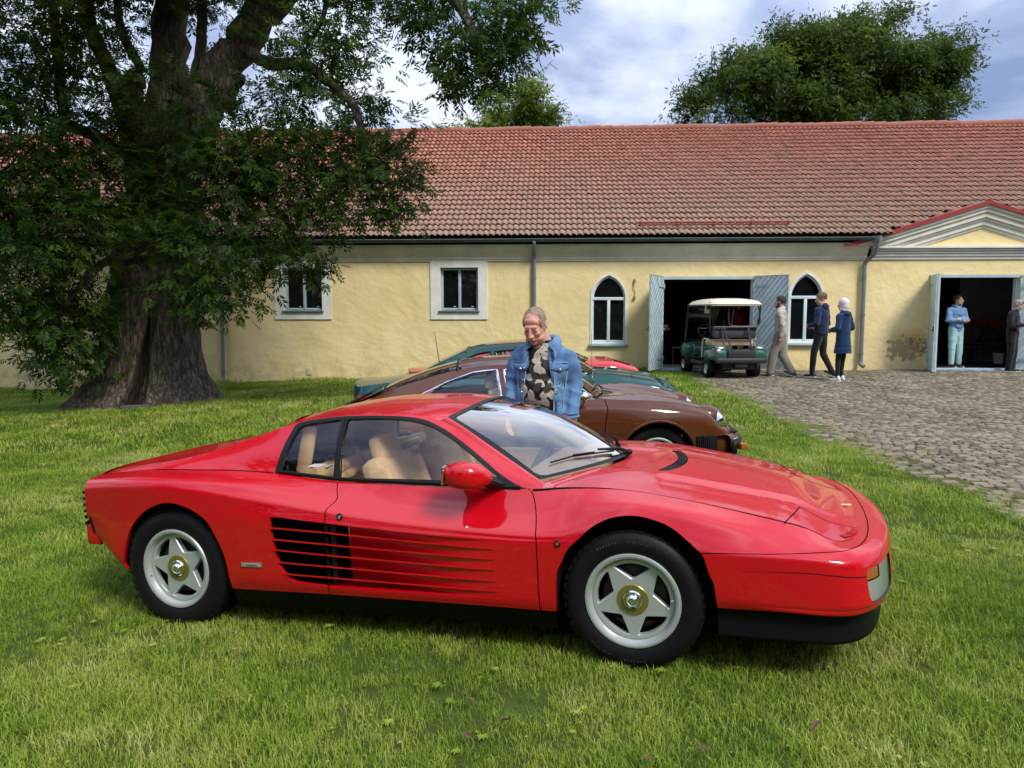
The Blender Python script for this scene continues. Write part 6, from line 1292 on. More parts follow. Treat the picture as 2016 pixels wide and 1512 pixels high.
class LoftCar:
    def __init__(s, root, body, rail, arches, Rarch, X_cowl, X_roof_f, X_roof_r, X_deck, pnt, hoodf, roofc, deckf, wsbow=.12):
        """body: curves bottom..belt, t running tail centre -> nose centre; rail: curve (t,X,w,z) belt front -> roof -> tail"""
        s.root = root; s.S = Surf(body, 420, 80); s.nb = len(body) - 1; S = s.S; nb = s.nb; s.p = pnt
        tt = S.t; b = S(tt, np.full(len(tt), float(nb))); s.bx, s.bw, s.bz = b[:, 0], b[:, 1], b[:, 2]; m = np.maximum.accumulate(s.bx + np.arange(len(tt)) * 1e-7)
        s.w = lambda X: np.interp(X, m, s.bw); s.z = lambda X: np.interp(X, m, s.bz)
        ts = [r[0] for r in rail]; ins = [(t, *S(np.array(np.interp(X, m, tt)), np.array(float(nb)))) for t, X, w, z in rail]
        mid = [(a[0], (a[1] + q[1]) / 2, (a[2] + q[2]) / 2 + .03 * min(1, max(0, (q[3] - a[3]) / .25)), (a[3] + q[3]) / 2) for a, q in zip(ins, rail)]
        s.G = Surf([ins, mid, list(rail)], 240, 40)
        s.rail = rail
        # bonnet and deck grids
        def grid(X0, X1, n, f, bow=0):
            V = []; ps = np.linspace(-1, 1, 33)
            for X in np.linspace(X0, X1, n):
                for p in ps:
                    x = X - bow * p * p * ((X1 - X) / (X1 - X0)) ; V.append((x, p * float(s.w(x)), float(s.z(x)) + f(x, p)))
            return V, n, 33
        s.bonnet = patch_obj(*grid(X_cowl, s.bx[-1] - .002, 36, hoodf, wsbow), 'bonnet', pnt, root)
        s.deck = patch_obj(*grid(s.bx[0] + .002, X_deck, 20, deckf), 'boot_lid', pnt, root)
        # roof between the rails
        rX = [r for r in rail if X_roof_r - 1e-6 <= r[1] <= X_roof_f + 1e-6]; t0 = np.interp(X_roof_f, [r[1] for r in rail], ts); t1 = np.interp(X_roof_r, [r[1] for r in rail], ts)
        s.tf, s.tr = t0, t1
        def roof(u, p, t_a, t_b, crown, bowf=0, bowr=0):
            t = t_a + (t_b - t_a) * u; r = s.G(np.asarray(t, float), np.full_like(np.asarray(t, float), 2.0)); a = np.abs(p)
            return np.stack([r[..., 0] + (bowf * (1 - u) + bowr * u) * (1 - a ** 2), r[..., 1] * p, r[..., 2] + crown(u) * (1 - a ** 2.4)], -1)
        s.rooff = roof; us, ps = np.meshgrid(np.linspace(0, 1, 16), np.linspace(-1, 1, 25), indexing='ij')
        s.roof = patch_obj(roof(us.ravel(), ps.ravel(), t0, t1, roofc, .05, -.02), 16, 25, 'roof', pnt, root)
    def side(s, arches, holes_extra=(), d=.05):
        """body sides with open wheel arches"""
        for sg in (-1, 1):
            t0, t1 = s.S.t[0], s.S.t[-1]; poly = [(t0, 0)]
            for X, z, r in sorted(arches):
                L = []
                for a in np.linspace(math.pi, 0, 15): L.append(s.S.inv(X + r * math.cos(a), z + r * math.sin(a)))
                L = [(L[0][0], 0)] + [q for q in L if q[1] > .02] + [(L[-1][0], 0)]; poly += L
                f = sfn(s.S, sg); o = [f(np.array(a), np.array(b)) for a, b in L]
                V, F = strip([o, [np.array([p[0], sg * (abs(p[1]) - .45), p[2]]) for p in o]]); mesh_obj('wheel_arch_liner', V, F, M['void'], s.root)
                ridge_tube(s.S, sg, L[1:-1], .012, -.002, 'arch_lip', s.p, s.root)
            poly += [(t1, 0), (t1, s.nb), (t0, s.nb)]
            spanel('body_side', s.S, sg, poly, [], s.p, s.root, .04)
    def cabin(s, glasses, trim, names, trim_r=.012, gl=None):
        G = s.G; ta, tb_ = G.t[0], G.t[-1]
        for sg in (-1, 1):
            poly = [(ta, 0), (tb_, 0), (tb_, 2), (ta, 2)]
            cs = spanel('cabin_side', G, sg, poly, glasses, s.p, s.root, .06)
            for g, nm in zip(glasses, names):
                spanel(nm, G, sg, g, [], gl or M['glass'], s.root, .1, lambda t, v: np.full_like(np.asarray(t, float), .006))
                ridge_tube(G, sg, g, trim_r, -.001, 'window_trim', trim, cs, 6, True)
    def screen(s, X0, bow0, w0, z0, t_end, name, m_, seal, topbow=.05, crown=None, mull=.02, vs=(.04, .96)):
        """curved screen from the cowl up to the roof edge; returns function"""
        r = s.G(np.array(t_end), np.array(2.0))
        def f(p, q):
            p = np.asarray(p, float); q = np.asarray(q, float); a = np.abs(p)
            B = np.stack([X0 - bow0 * a ** 2, w0 * p, z0(a)], -1); T_ = np.stack([r[0] + topbow * (1 - a ** 2), (r[1] - .0) * p, r[2] + crown * (1 - a ** 2.4)], -1); b = mull * np.sin(np.pi * q)
            return B + (T_ - B) * q[..., None] + b[..., None] * np.array([np.sign(bow0) * .5, 0, 1])
        us, ps = np.meshgrid(np.linspace(0, 1, 10), np.linspace(-1, 1, 25), indexing='ij'); o = patch_obj(f(ps.ravel(), us.ravel()), 10, 25, name, m_, s.root)
        L = resample(smoothline(rnd(-.975, .975, vs[0], vs[1], .09), 2, True), .05); L = [f(np.array(p), np.array(q)) for p, q in L]
        MB().tube(L, .011, 6, closed=True).build('screen_trim', seal, o); s.sf = f; return f
def classic_wheel(root, X, y, z, Ro, Rr, w, spokes, mt_rim, sg, flat=.06):
    W_ = empty('wheel', (X, y, z)); W_.parent = root
    if sg > 0: W_.rotation_euler = (0, 0, math.pi)
    MB().lathe([(r, h + w * .45) for r, h in tyre_prof(Ro, Rr, w)], axis='Y', n=40).build('tyre', M['rubber'], W_, sharp=50)
    rim = MB().lathe([(Rr - .01, .03), (Rr + .004, .0), (Rr - .004, -.008), (Rr - .018, -.002), (Rr - .026, .03), (Rr - .028, .08), (0, .09)], axis='Y', n=40).build('rim', mt_rim, W_, sharp=30)
    MB().lathe([(Rr - .027, .078), (.0, .082)], axis='Y', n=32).build('rim_centre', M['void'], W_)
    for k in range(spokes):
        a = 2 * math.pi * k / spokes + .3; u = np.array([math.cos(a), math.sin(a)]); v = np.array([-u[1], u[0]]); q = [u * .045 - v * .022, u * .11 - v * .032, u * (Rr - .03) - v * .03, u * (Rr - .03) + v * .03, u * .11 + v * .032, u * .045 + v * .022]
        MB().prism([tuple(p) for p in q], .012, .05, lambda a_, b_, h: (a_, h, b_)).build('spoke', mt_rim, W_, sharp=30)
    MB().lathe([(.05, .03), (.05, .01), (.03, .004), (0, .002)], axis='Y', n=20).build('hub_cap', mt_rim, W_)
    return W_
def arc_rows(ts, sidew, zf): return [(t, w, z) for t, w, z in zip(ts, sidew, zf)]
def curve(side_pts, nose, tail):
    """side_pts (X,w,z) tail->nose; nose/tail lists of (X,w,z) that wrap to the centre line"""
    out = []; X0, X1 = side_pts[0][0], side_pts[-1][0]
    k = len(tail)
    for i, q in enumerate(tail): out.append((-10 + i * .01, *q))   # re-timed below
    return tail, side_pts, nose
def wrapc(tail, sp, nose, TA, TB):
    """common parameter: tail wrap, X along the side resampled on a common grid, nose wrap"""
    xs = [p[0] for p in sp]; rows = []; nT, nN = len(tail), len(nose)
    for i, q in enumerate(tail): rows.append((TA - .22 * (nT - i), *q))
    for t in np.linspace(TA, TB, 24): rows.append((float(t), float(t), float(pchip(xs, [p[1] for p in sp], t)), float(pchip(xs, [p[2] for p in sp], t))))
    for i, q in enumerate(nose): rows.append((TB + .22 * (i + 1), *q))
    return rows
# ------------------------------------------------ brown rear-engined classic
BR = empty('classic_coupe', mat=frame_at(1.27, 7.68, -.05, R(-1.1), R(1.4)), label='chocolate brown classic coupe with round headlights, directly behind the denim-jacketed man', cat='car', group='cars parked side by side on the lawn')
TA, TB = -3.05, .55
def nw(x, w, z): return [(x, w, z), (x + .14, w * .72, z), (x + .19, w * .36, z), (x + .20, 0, z)]
def tw(x, w, z): return [(x - .30, 0, z), (x - .27, w * .4, z), (x - .18, w * .78, z)]
def mkc(sp, zn, zt, kn=1.0, kt=1.0, dxn=0):
    wn, wt = sp[-1][1], sp[0][1]
    return wrapc([(TA - .30 * kt, 0, zt), (TA - .27 * kt, wt * .42, zt), (TA - .16 * kt, wt * .8, zt)], sp, [(TB + .14 * kn, wn * .97, zn), (TB + .24 * kn, wn * .78, zn), (TB + .30 * kn, wn * .4, zn), (TB + .31 * kn, 0, zn)], TA, TB)
bc = [mkc([(-3.05, .70, .34), (-2.3, .80, .27), (-1.2, .765, .23), (0, .79, .26), (.55, .74, .30)], .29, .36, .9, .9),
      mkc([(-3.05, .74, .46), (-2.3, .845, .46), (-1.2, .80, .42), (-.45, .805, .44), (0, .835, .47), (.55, .775, .46)], .46, .47),
      mkc([(-3.05, .73, .58), (-2.3, .85, .62), (-1.2, .812, .62), (-.45, .81, .64), (0, .838, .64), (.35, .80, .63), (.55, .765, .60)], .56, .57, .9),
      mkc([(-3.05, .68, .66), (-2.3, .825, .76), (-1.2, .80, .78), (-.45, .79, .80), (0, .80, .785), (.35, .765, .75), (.55, .735, .69)], .60, .62, .72),
      mkc([(-3.05, .60, .72), (-2.6, .72, .82), (-2.2, .755, .885), (-1.2, .74, .885), (-.45, .715, .88), (0, .71, .86), (.35, .69, .80), (.55, .68, .735)], .61, .66, .5)]
rail_b = [(-3.0, -3.0, .56, .74), (-2.7, -2.7, .60, .86), (-2.4, -2.4, .605, 1.0), (-2.1, -2.1, .585, 1.09), (-1.8, -1.8, .565, 1.165), (-1.5, -1.5, .55, 1.205), (-1.2, -1.22, .54, 1.21), (-.95, -1.03, .535, 1.175), (-.7, -.78, .585, 1.04), (-.48, -.5, .66, .885)]
def bh(X, p):      # fender crowns high, lid low between them
    a = abs(p); k = np.interp(X, [-.5, -.2, .3, .7], [.0, .02, .035, .02]); return float(-k * 1.6 * smst((.72 - a) / .22) + .025 * (1 - a * a) + .035 * smst((a - .62) / .2) * smst((.98 - a) / .2) * np.interp(X, [-.5, 0, .6], [.1, 1, .8]))
lc = LoftCar(BR, bc, rail_b, None, 0, -.36, -1.03, -1.72, -2.45, M['brown_paint'], bh, lambda u: .055, lambda X, p: .06 * (1 - p * p) * float(np.interp(X, [-3.35, -2.9, -2.4], [0, .6, 1.2])), .14)
lc.side([(.05, .33, .355), (-2.27, .31, .35)])
g1 = [(-.63, .12), (-1.27, .10), (-1.32, 1.70), (-1.1, 1.74), (-.99, 1.68), (-.80, 1.1)]; g2 = [(-1.35, .10), (-2.16, .12), (-2.22, .35), (-2.05, .85), (-1.85, 1.35), (-1.62, 1.66), (-1.39, 1.72)]
lc.cabin([g1, g2], M['chrome'], ['door_window', 'quarter_window'], .013)
sfb = lc.screen(-.36, .16, .655, lambda a: .90 - .012 * a ** 2, lc.tf, 'windscreen', M['windscreen'], M['chrome'], .05, .055, .03)
r_t = lc.tr; rb = lc.screen(-2.52, -.06, .54, lambda a: .985 - .05 * a ** 2, lc.tr, 'rear_window', M['windscreen'], M['rubber'], -.02, .055, .02)
# louvred engine lid grille
mb = MB()
for k in range(12): mb.box((-2.60 - k * .032, 0, .955 - k * .0155), (.016, .66, .02), Matrix.Rotation(R(-25), 3, 'Y'))
mb.build('engine_grille', M['black'], BR)
for sg in (-1, 1):
    # headlight: chrome bowl tilted back on the fender
    hd = empty('headlight', (.665, sg * .575, .655), (0, R(62), 0)); hd.parent = BR
    MB().lathe([(.112, -.12), (.118, -.01), (.112, .016), (.098, .02)], n=28).build('bezel', M['chrome'], hd); MB().lathe([(.10, .016), (.07, .035), (.03, .043), (0, .045)], n=28).build('lens', M['clear'], hd)
    MB().sphere((.52, sg * .575, .655), (.20, .13, .14), 16, 10).build('headlight_pod', M['brown_paint'], BR)
    # bellows between wing and bumper
    mb = MB()
    for k in range(9): mb.box((.41 + k * .019, sg * (.79 - k * .004), .43), (.013, .06, .21), bev=.005)
    mb.box((.49, sg * .765, .43), (.20, .05, .20)); mb.build('bumper_bellows', M['rubber'], BR)
    ridge_tube(lc.S, sg, [(-.42, 4.0), (-.40, 3.0), (-.43, 2.0), (-.44, .2)], .004, -.0012, 'door_shut_line', M['void'], BR, 6)
    ridge_tube(lc.S, sg, [(-1.50, 4.0), (-1.50, 2.5), (-1.46, .2)], .004, -.0012, 'door_shut_line', M['void'], BR, 6)
    classic_wheel(BR, .05, sg * .755, .315, .318, .205, .20, 5, M['alloy'], sg); classic_wheel(BR, -2.27, sg * .775, .295, .318, .205, .21, 5, M['alloy'], sg)
    m_ = MB().sphere((0, 0, 0), (.06, .10, .065), 14, 8).tube([(0, 0, -.04), (0, -sg * .06, -.12)], .013, 6).build('door_mirror', M['chrome'], BR); m_.location = (-.62, sg * .84, .93); m_.scale = (.8, .75, .62)
rows = []
for y in np.linspace(-.80, .80, 41):
    a = abs(y) / .80; x = .90 - .20 * a ** 4; 
    rows.append([np.array([x - .12, y, .535]), np.array([x - .03, y, .54]), np.array([x, y, .525]), np.array([x + .012, y, .49]), np.array([x + .012, y, .40]), np.array([x - .01, y, .36]), np.array([x - .04, y, .34]), np.array([x - .12, y, .335])])
bmp = mesh_obj('front_bumper', *strip(rows), M['brown_paint'], BR)
mb = MB(); mb.tube([(.915 - .20 * (abs(y) / .8) ** 4, y, .455) for y in np.linspace(-.79, .79, 41)], .022, 8).build('rubber_strip', M['black'], bmp)
MB().box((.70, 0, .545), (.22, 1.36, .014), bev=.004).build('bumper_filler', M['spoiler'], bmp)
mb = MB(); mb.tube([(.924 - .20 * (abs(y) / .8) ** 4, y, .495) for y in np.linspace(-.79, .79, 41)], .006, 6).build('bright_strip', M['chrome'], bmp)
for sg in (-1, 1): MB().box((.845, sg * .645, .41), (.08, .13, .06), Matrix.Rotation(sg * R(-24), 3, 'Z'), bev=.012).build('indicator', M['amber'], bmp); MB().box((.745, sg * .785, .41), (.05, .05, .1), bev=.012).build('overrider', M['black'], bmp)
rows = []
for y in np.linspace(-.78, .78, 31):
    a = abs(y) / .78; x = -3.40 + .28 * a ** 3; rows.append([np.array([x + .1, y, .53]), np.array([x - .02, y, .54]), np.array([x - .04, y, .45]), np.array([x, y, .36]), np.array([x + .1, y, .34])])
mesh_obj('rear_bumper', *strip(rows), M['brown_paint'], BR)
MB().tube([(-.40, .30, .92), (-.41, .30, 1.50)], [.005, .002], 6).build('aerial', M['chrome'], BR)
f = lc.sf; wsf = sfb
MB().tube([sfb(np.array(.1), np.array(-.02)) + np.array([.02, 0, .02]), sfb(np.array(-.25), np.array(.10)) + np.array([.015, 0, .02]), sfb(np.array(-.65), np.array(.12)) + np.array([.012, 0, .012])], .008, 6).tube([sfb(np.array(.7), np.array(-.02)) + np.array([.02, 0, .02]), sfb(np.array(.4), np.array(.10)) + np.array([.015, 0, .02]), sfb(np.array(.0), np.array(.14)) + np.array([.012, 0, .012])], .008, 6).build('wiper', M['black'], BR)
def simple_cabin(root, X0, X1, w, zb, seat_x, m_seat, zs=0.0):
    MB().box(((X0 + X1) / 2, 0, zb), (abs(X1 - X0), w * 2, .04)).build('cabin_floor', M['dark_trim'], root)
    for y in (-.36, .36):
        t = empty('seat', (seat_x, y, zb)); t.parent = root
        MB().box((.22, 0, .14), (.5, .46, .16), bev=.05).build('seat_cushion', m_seat, t); MB().box((-.12, 0, .40), (.13, .45, .55), Matrix.Rotation(R(-14), 3, 'Y'), bev=.05).build('seat_back', m_seat, t); MB().box((-.22, 0, .73 + zs), (.08, .25, .14), bev=.03).build('headrest', m_seat, t)
    MB().box((X1 - .12, 0, zb + .42), (.30, w * 1.8, .16), bev=.04).build('dashboard', M['dark_trim'], root)
    MB().tube([(X1 - .36 + .06 * math.cos(a), .36 + math.sin(a) * .18, zb + .50 + .16 * math.cos(a)) for a in np.linspace(0, 6.28, 24, endpoint=False)], .012, 6, closed=True).build('steering_wheel', M['black'], root)
M['cream'] = pbr('cream_leather', (.50, .46, .38), .6)
simple_cabin(BR, -2.1, -.35, .66, .32, -1.25, M['cream'])
MB().box((-2.0, 0, .50), (.3, 1.25, .5), bev=.06).build('rear_seat', M['cream'], BR); MB().box((-1.2, 0, .24), (3.4, 1.3, .08)).build('underbody', M['void'], BR)
# ------------------------------------------------ dark green grand tourer
GR = empty('grand_tourer', mat=frame_at(1.45, 10.9, -.045, R(2), R(3)), label='dark green coupe with low pop-up lamp nose, beyond the brown car', cat='car', group='cars parked side by side on the lawn')
TA, TB = -3.35, .55
gc = [mkc([(-3.35, .80, .33), (-2.68, .86, .25), (-1.3, .86, .22), (0, .86, .25), (.55, .82, .25)], .24, .33), mkc([(-3.35, .855, .48), (-2.68, .91, .46), (-1.3, .905, .42), (0, .91, .44), (.55, .86, .42)], .40, .48), mkc([(-3.35, .86, .62), (-2.68, .92, .64), (-1.3, .915, .62), (0, .915, .60), (.55, .865, .555)], .53, .62),
      mkc([(-3.35, .83, .76), (-2.68, .89, .79), (-1.3, .885, .78), (0, .87, .74), (.55, .83, .655)], .60, .76, .92), mkc([(-3.35, .77, .845), (-2.68, .80, .88), (-1.3, .80, .865), (-.45, .79, .845), (0, .78, .81), (.55, .74, .705)], .63, .84, .8)]
rail_g = [(-3.2, -3.2, .74, .86), (-2.9, -2.9, .70, .90), (-2.6, -2.6, .65, 1.0), (-2.3, -2.3, .605, 1.13), (-2.0, -2.0, .58, 1.225), (-1.7, -1.7, .57, 1.268), (-1.3, -1.32, .57, 1.275), (-1.0, -1.08, .575, 1.24), (-.7, -.72, .65, 1.05), (-.4, -.38, .73, .845)]
lg = LoftCar(GR, gc, rail_g, None, 0, -.22, -1.08, -1.95, -2.72, M['green_paint'], lambda X, p: float((.045 + .012 * smst((.55 - abs(p)) / .08)) * (1 - abs(p) ** 2.5)), lambda u: .045, lambda X, p: .04 * (1 - p * p), .16)
lg.side([(0, .30, .35), (-2.68, .31, .35)])
ga = [(-.62, .10), (-1.50, .10), (-1.60, 1.72), (-1.25, 1.75), (-1.05, 1.68), (-.82, 1.1)]; gb = [(-1.56, .10), (-2.30, .14), (-2.42, .45), (-2.25, .95), (-2.05, 1.4), (-1.85, 1.66), (-1.66, 1.72)]
lg.cabin([ga, gb], M['black'], ['door_window', 'quarter_window'], .014)
sg1 = lg.screen(-.22, .18, .70, lambda a: .875 - .015 * a ** 2, lg.tf, 'windscreen', M['windscreen'], M['black'], .05, .045, .03); lg.screen(-2.78, -.10, .62, lambda a: .925 - .03 * a ** 2, lg.tr, 'rear_window', M['windscreen'], M['black'], -.02, .045, .02)
for sg in (-1, 1):
    classic_wheel(GR, 0, sg * .86, .30, .33, .22, .23, 7, M['alloy'], sg); classic_wheel(GR, -2.68, sg * .86, .30, .33, .22, .24, 7, M['alloy'], sg)
    ridge_tube(lg.S, sg, [(-3.4, 2.15), (-3.2, 2.15), (-1.5, 2.1), (0, 2.05), (.6, 2.0)], .012, .002, 'rubbing_strip', M['black'], GR)
    ridge_tube(lg.S, sg, [(-.35, 4.0), (-.36, 2.5), (-.38, .2)], .003, 0, 'door_shut_line', M['void'], GR, 5); ridge_tube(lg.S, sg, [(-1.62, 4.0), (-1.65, 2.5), (-1.65, .2)], .003, 0, 'door_shut_line', M['void'], GR, 5)
    fg_ = sfn(lg.S, sg, lambda t, v: np.full_like(np.asarray(t, float), -.006))
    for z0, z1, nm, mm in ((1.75, 2.75, 'tail_lamp', 'red_lens'),):
        Pg = [(-3.62, z0), (-3.22, z0), (-3.26, z1), (-3.62, z1)]; V, Nn, T, uv = panel_mesh(fg_, snf(lg.S, sg), Pg, [], .04, (1, .115)); mesh_obj(nm, V, [(a, b, c) if np.cross(V[b] - V[a], V[c] - V[a]) @ Nn[a] > 0 else (a, c, b) for a, b, c in T], M[mm], GR, True, None, Nn)
    lid = MB().tube([(.20, sg * .70, float(lg.z(.2)) + .012), (.60, sg * .66, float(lg.z(.6)) + .014)], .004, 5).tube([(.60, sg * .66, float(lg.z(.6)) + .014), (.66, sg * .36, float(lg.z(.66)) + .035)], .004, 5).tube([(.20, sg * .70, float(lg.z(.2)) + .012), (.24, sg * .38, float(lg.z(.24)) + .045)], .004, 5).build('lamp_lid_seam', M['void'], GR)
    MB().sphere((-.62, sg * .97, .94), (.08, .10, .06), 14, 8).tube([(-.6, sg * .9, .92), (-.58, sg * .80, .88)], .02, 6).build('door_mirror', M['green_paint'], GR)
fl_ = sfn(lg.S, -1, lambda t, v: np.full_like(np.asarray(t, float), -.001)); ridge_tube(lg.S, -1, [(-2.98, 3.72), (-2.72, 3.72), (-2.70, 3.2), (-2.74, 2.95), (-2.98, 2.95), (-3.0, 3.2)], .0035, 0, 'fuel_flap', M['void'], GR, 5, True)
MB().tube([(.87, -.84, .37), (.83, -.865, .62)], .006, 5).tube([(.90, -.80, .33), (.90, .80, .33)], .05, 8).build('nose_trim', M['black'], GR)
MB().tube([(-2.40, -.30, 1.10), (-2.44, -.30, 1.52)], [.006, .003], 6).build('aerial', M['black'], GR)
simple_cabin(GR, -2.4, -.3, .74, .30, -1.35, M['dark_trim']); MB().box((-1.3, 0, .22), (3.8, 1.5, .08)).build('underbody', M['void'], GR)
# ------------------------------------------------ low red car farthest along the row
R2 = empty('sports_car', mat=frame_at(1.55, 13.3, .0, R(-3), R(2.5)), label='low red sports car with a louvred bonnet, farthest of the parked row', cat='car', group='cars parked side by side on the lawn')
TA, TB = -3.0, .5
rc_ = [mkc([(-3.0, .78, .30), (-2.4, .84, .24), (-1.2, .83, .22), (0, .83, .24), (.5, .78, .25)], .24, .30), mkc([(-3.0, .82, .45), (-2.4, .88, .44), (-1.2, .86, .40), (0, .87, .42), (.5, .82, .40)], .38, .45), mkc([(-3.0, .82, .58), (-2.4, .88, .62), (-1.2, .855, .58), (0, .875, .60), (.5, .81, .52)], .45, .6), mkc([(-3.0, .78, .70), (-2.4, .84, .77), (-1.2, .82, .74), (0, .83, .75), (.5, .77, .62)], .49, .7), mkc([(-3.0, .7, .76), (-2.4, .74, .83), (-1.2, .75, .80), (-.4, .74, .81), (0, .72, .815), (.5, .68, .68)], .51, .77, .9)]
rail_r = [(-2.9, -2.9, .68, .79), (-2.6, -2.6, .65, .88), (-2.3, -2.3, .60, 1.0), (-2.0, -2.0, .57, 1.11), (-1.7, -1.7, .56, 1.155), (-1.3, -1.3, .555, 1.165), (-1.0, -1.05, .56, 1.13), (-.7, -.72, .62, .97), (-.4, -.40, .69, .81)]
lr = LoftCar(R2, rc_, rail_r, None, 0, -.22, -1.05, -1.8, -2.4, M['red_paint'], lambda X, p: .03 * (1 - abs(p) ** 2.5), lambda u: .04, lambda X, p: .03 * (1 - p * p), .16)
lr.side([(0, .31, .35), (-2.4, .32, .35)])
lr.cabin([[(-.62, .12), (-1.5, .12), (-1.6, 1.7), (-1.25, 1.72), (-1.05, 1.62), (-.82, 1.05)], [(-1.58, .12), (-2.05, .12), (-1.95, 1.2), (-1.68, 1.68)]], M['black'], ['door_window', 'quarter_window'])
lr.screen(-.22, .18, .67, lambda a: .84 - .012 * a ** 2, lr.tf, 'windscreen', M['windscreen'], M['black'], .05, .04, .03); lr.screen(-2.42, -.08, .58, lambda a: .91 - .03 * a ** 2, lr.tr, 'rear_window', M['windscreen'], M['black'], -.02, .04, .02)
for sg in (-1, 1):
    mb = MB()
    for k in range(6): X = .16 + k * .045; mb.box((X, sg * (.50), float(lr.z(X)) + .018), (.022, .22, .018), Matrix.Rotation(R(18), 3, 'Y'))
    mb.build('bonnet_louvres', M['void'], R2)
    classic_wheel(R2, 0, sg * .82, .30, .31, .21, .21, 5, M['alloy'], sg); classic_wheel(R2, -2.4, sg * .83, .31, .32, .21, .23, 5, M['alloy'], sg)
    MB().sphere((-.62, sg * .93, .90), (.09, .10, .065), 14, 8).tube([(-.6, sg * .86, .88), (-.58, sg * .76, .84)], .02, 6).build('door_mirror', M['black'], R2)
simple_cabin(R2, -2.0, -.3, .68, .28, -1.25, M['dark_trim'], -.08); MB().box((-1.2, 0, .22), (3.4, 1.4, .08)).build('underbody', M['void'], R2)
# ---------------------------------------------------------------- people
_ts = bpy.data.scenes.new('remesh_bench')
def _ico():
    bm = bmesh.new(); bmesh.ops.create_icosphere(bm, subdivisions=3, radius=1); V = np.array([v.co[:] for v in bm.verts]); F = np.array([[v.index for v in f.verts] for f in bm.faces]); bm.free(); return V, F
ICV, ICF = _ico()
class Blob:
    """volumes that are fused into one continuous skin"""
    def __init__(s): s.V = []; s.F = []; s.n = 0
    def ell(s, c, r, rot=None):
        r = np.array(r if isinstance(r, (tuple, list, np.ndarray)) else (r, r, r), float); v = ICV * r
        if rot is not None: v = v @ np.array(rot).T
        s.V.append(v + np.array(c)); s.F.append(ICF + s.n); s.n += len(ICV); return s
    def line(s, a, b, r0, r1, sx=1, sy=1, n=None):
        a = np.array(a, float); b = np.array(b, float); L = np.linalg.norm(b - a); n = n or max(2, int(L / (min(r0, r1) * .45)) + 1)
        for k in range(n + 1):
            t = k / n; r = r0 + (r1 - r0) * t; s.ell(a + (b - a) * t, (r * sx, r * sy, r)); 
        return s
    def chain(s, pts, rad, sx=1, sy=1):
        for i in range(len(pts) - 1): s.line(pts[i], pts[i + 1], rad[i], rad[i + 1], sx, sy)
        return s
    def mesh(s, voxel, it=4, keep=None, solid=0, disp=0, dscale=8, seed=0):
        me = bpy.data.meshes.new('tmp'); V = np.concatenate(s.V); F = np.concatenate(s.F); me.from_pydata(V.tolist(), [], F.tolist()); o = bpy.data.objects.new('tmp', me); _ts.collection.objects.link(o)
        m = o.modifiers.new('r', 'REMESH'); m.mode = 'VOXEL'; m.voxel_size = voxel; m.use_smooth_shade = True
        if it: q = o.modifiers.new('s', 'SMOOTH'); q.factor = .5; q.iterations = it
        vl = _ts.view_layers[0]; vl.update(); ev = o.evaluated_get(vl.depsgraph); r = bpy.data.meshes.new_from_object(ev); bpy.data.objects.remove(o); bpy.data.meshes.remove(me)
        n = len(r.vertices); co = np.zeros(n * 3); r.vertices.foreach_get('co', co); co = co.reshape(-1, 3)
        if disp:            # cloth folds
            no = np.zeros(n * 3); r.vertices.foreach_get('normal', no); no = no.reshape(-1, 3); rg = np.random.default_rng(seed); w = np.zeros(n)
            for k in range(7):
                d = rg.normal(size=3); d[2] *= 1.6; d /= np.linalg.norm(d); f = dscale * rg.uniform(.6, 2.2); sn = np.sin(co @ d * f * 6.28 + rg.uniform(0, 6.28) + 1.6 * np.sin(co @ rg.normal(size=3) * 9)); w += (sn if k % 2 else 1.3 - 2.6 * np.abs(sn) ** .8) * np.clip(.5 + np.sin(co @ rg.normal(size=3) * 8 + k), 0, 1.2) / (1 + .2 * k)
            co = co + no * (disp * w / 2.5)[:, None]; r.vertices.foreach_set('co', co.ravel())
        if keep is not None:
            k = keep(co); bm = bmesh.new(); bm.from_mesh(r); bm.verts.ensure_lookup_table(); bmesh.ops.delete(bm, geom=[v for v in bm.verts if not k[v.index]], context='VERTS')
            # tidy the cut edge, then turn a hem inwards
            for _ in range(6):
                bd = [v for v in bm.verts if v.is_boundary]; nw_ = {}
                for v in bd:
                    q = [e.other_vert(v).co for e in v.link_edges if e.is_boundary]
                    if len(q) == 2: nw_[v] = v.co * .4 + (q[0] + q[1]) * .3
                for v, c_ in nw_.items(): v.co = c_
            bm.normal_update()
            if solid:
                be = [e for e in bm.edges if e.is_boundary]; nv = {}
                for e in be:
                    for v in e.verts:
                        if v not in nv: nv[v] = bm.verts.new(v.co - v.normal * abs(solid))
                for e in be:
                    try: bm.faces.new((e.verts[0], e.verts[1], nv[e.verts[1]], nv[e.verts[0]]))
                    except ValueError: pass
            bm.to_mesh(r); bm.free()
        r.update(); return r
    def obj(s, name, mt, par, voxel, **k):
        r = s.mesh(voxel, **k); r.name = name; r.materials.clear(); o = link_mesh(name, r, mt, par); r.polygons.foreach_set('use_smooth', [True] * len(r.polygons)); return o
def rotx(a): c, s_ = math.cos(a), math.sin(a); return np.array([[1, 0, 0], [0, c, -s_], [0, s_, c]])
def rotz(a): c, s_ = math.cos(a), math.sin(a); return np.array([[c, -s_, 0], [s_, c, 0], [0, 0, 1]])
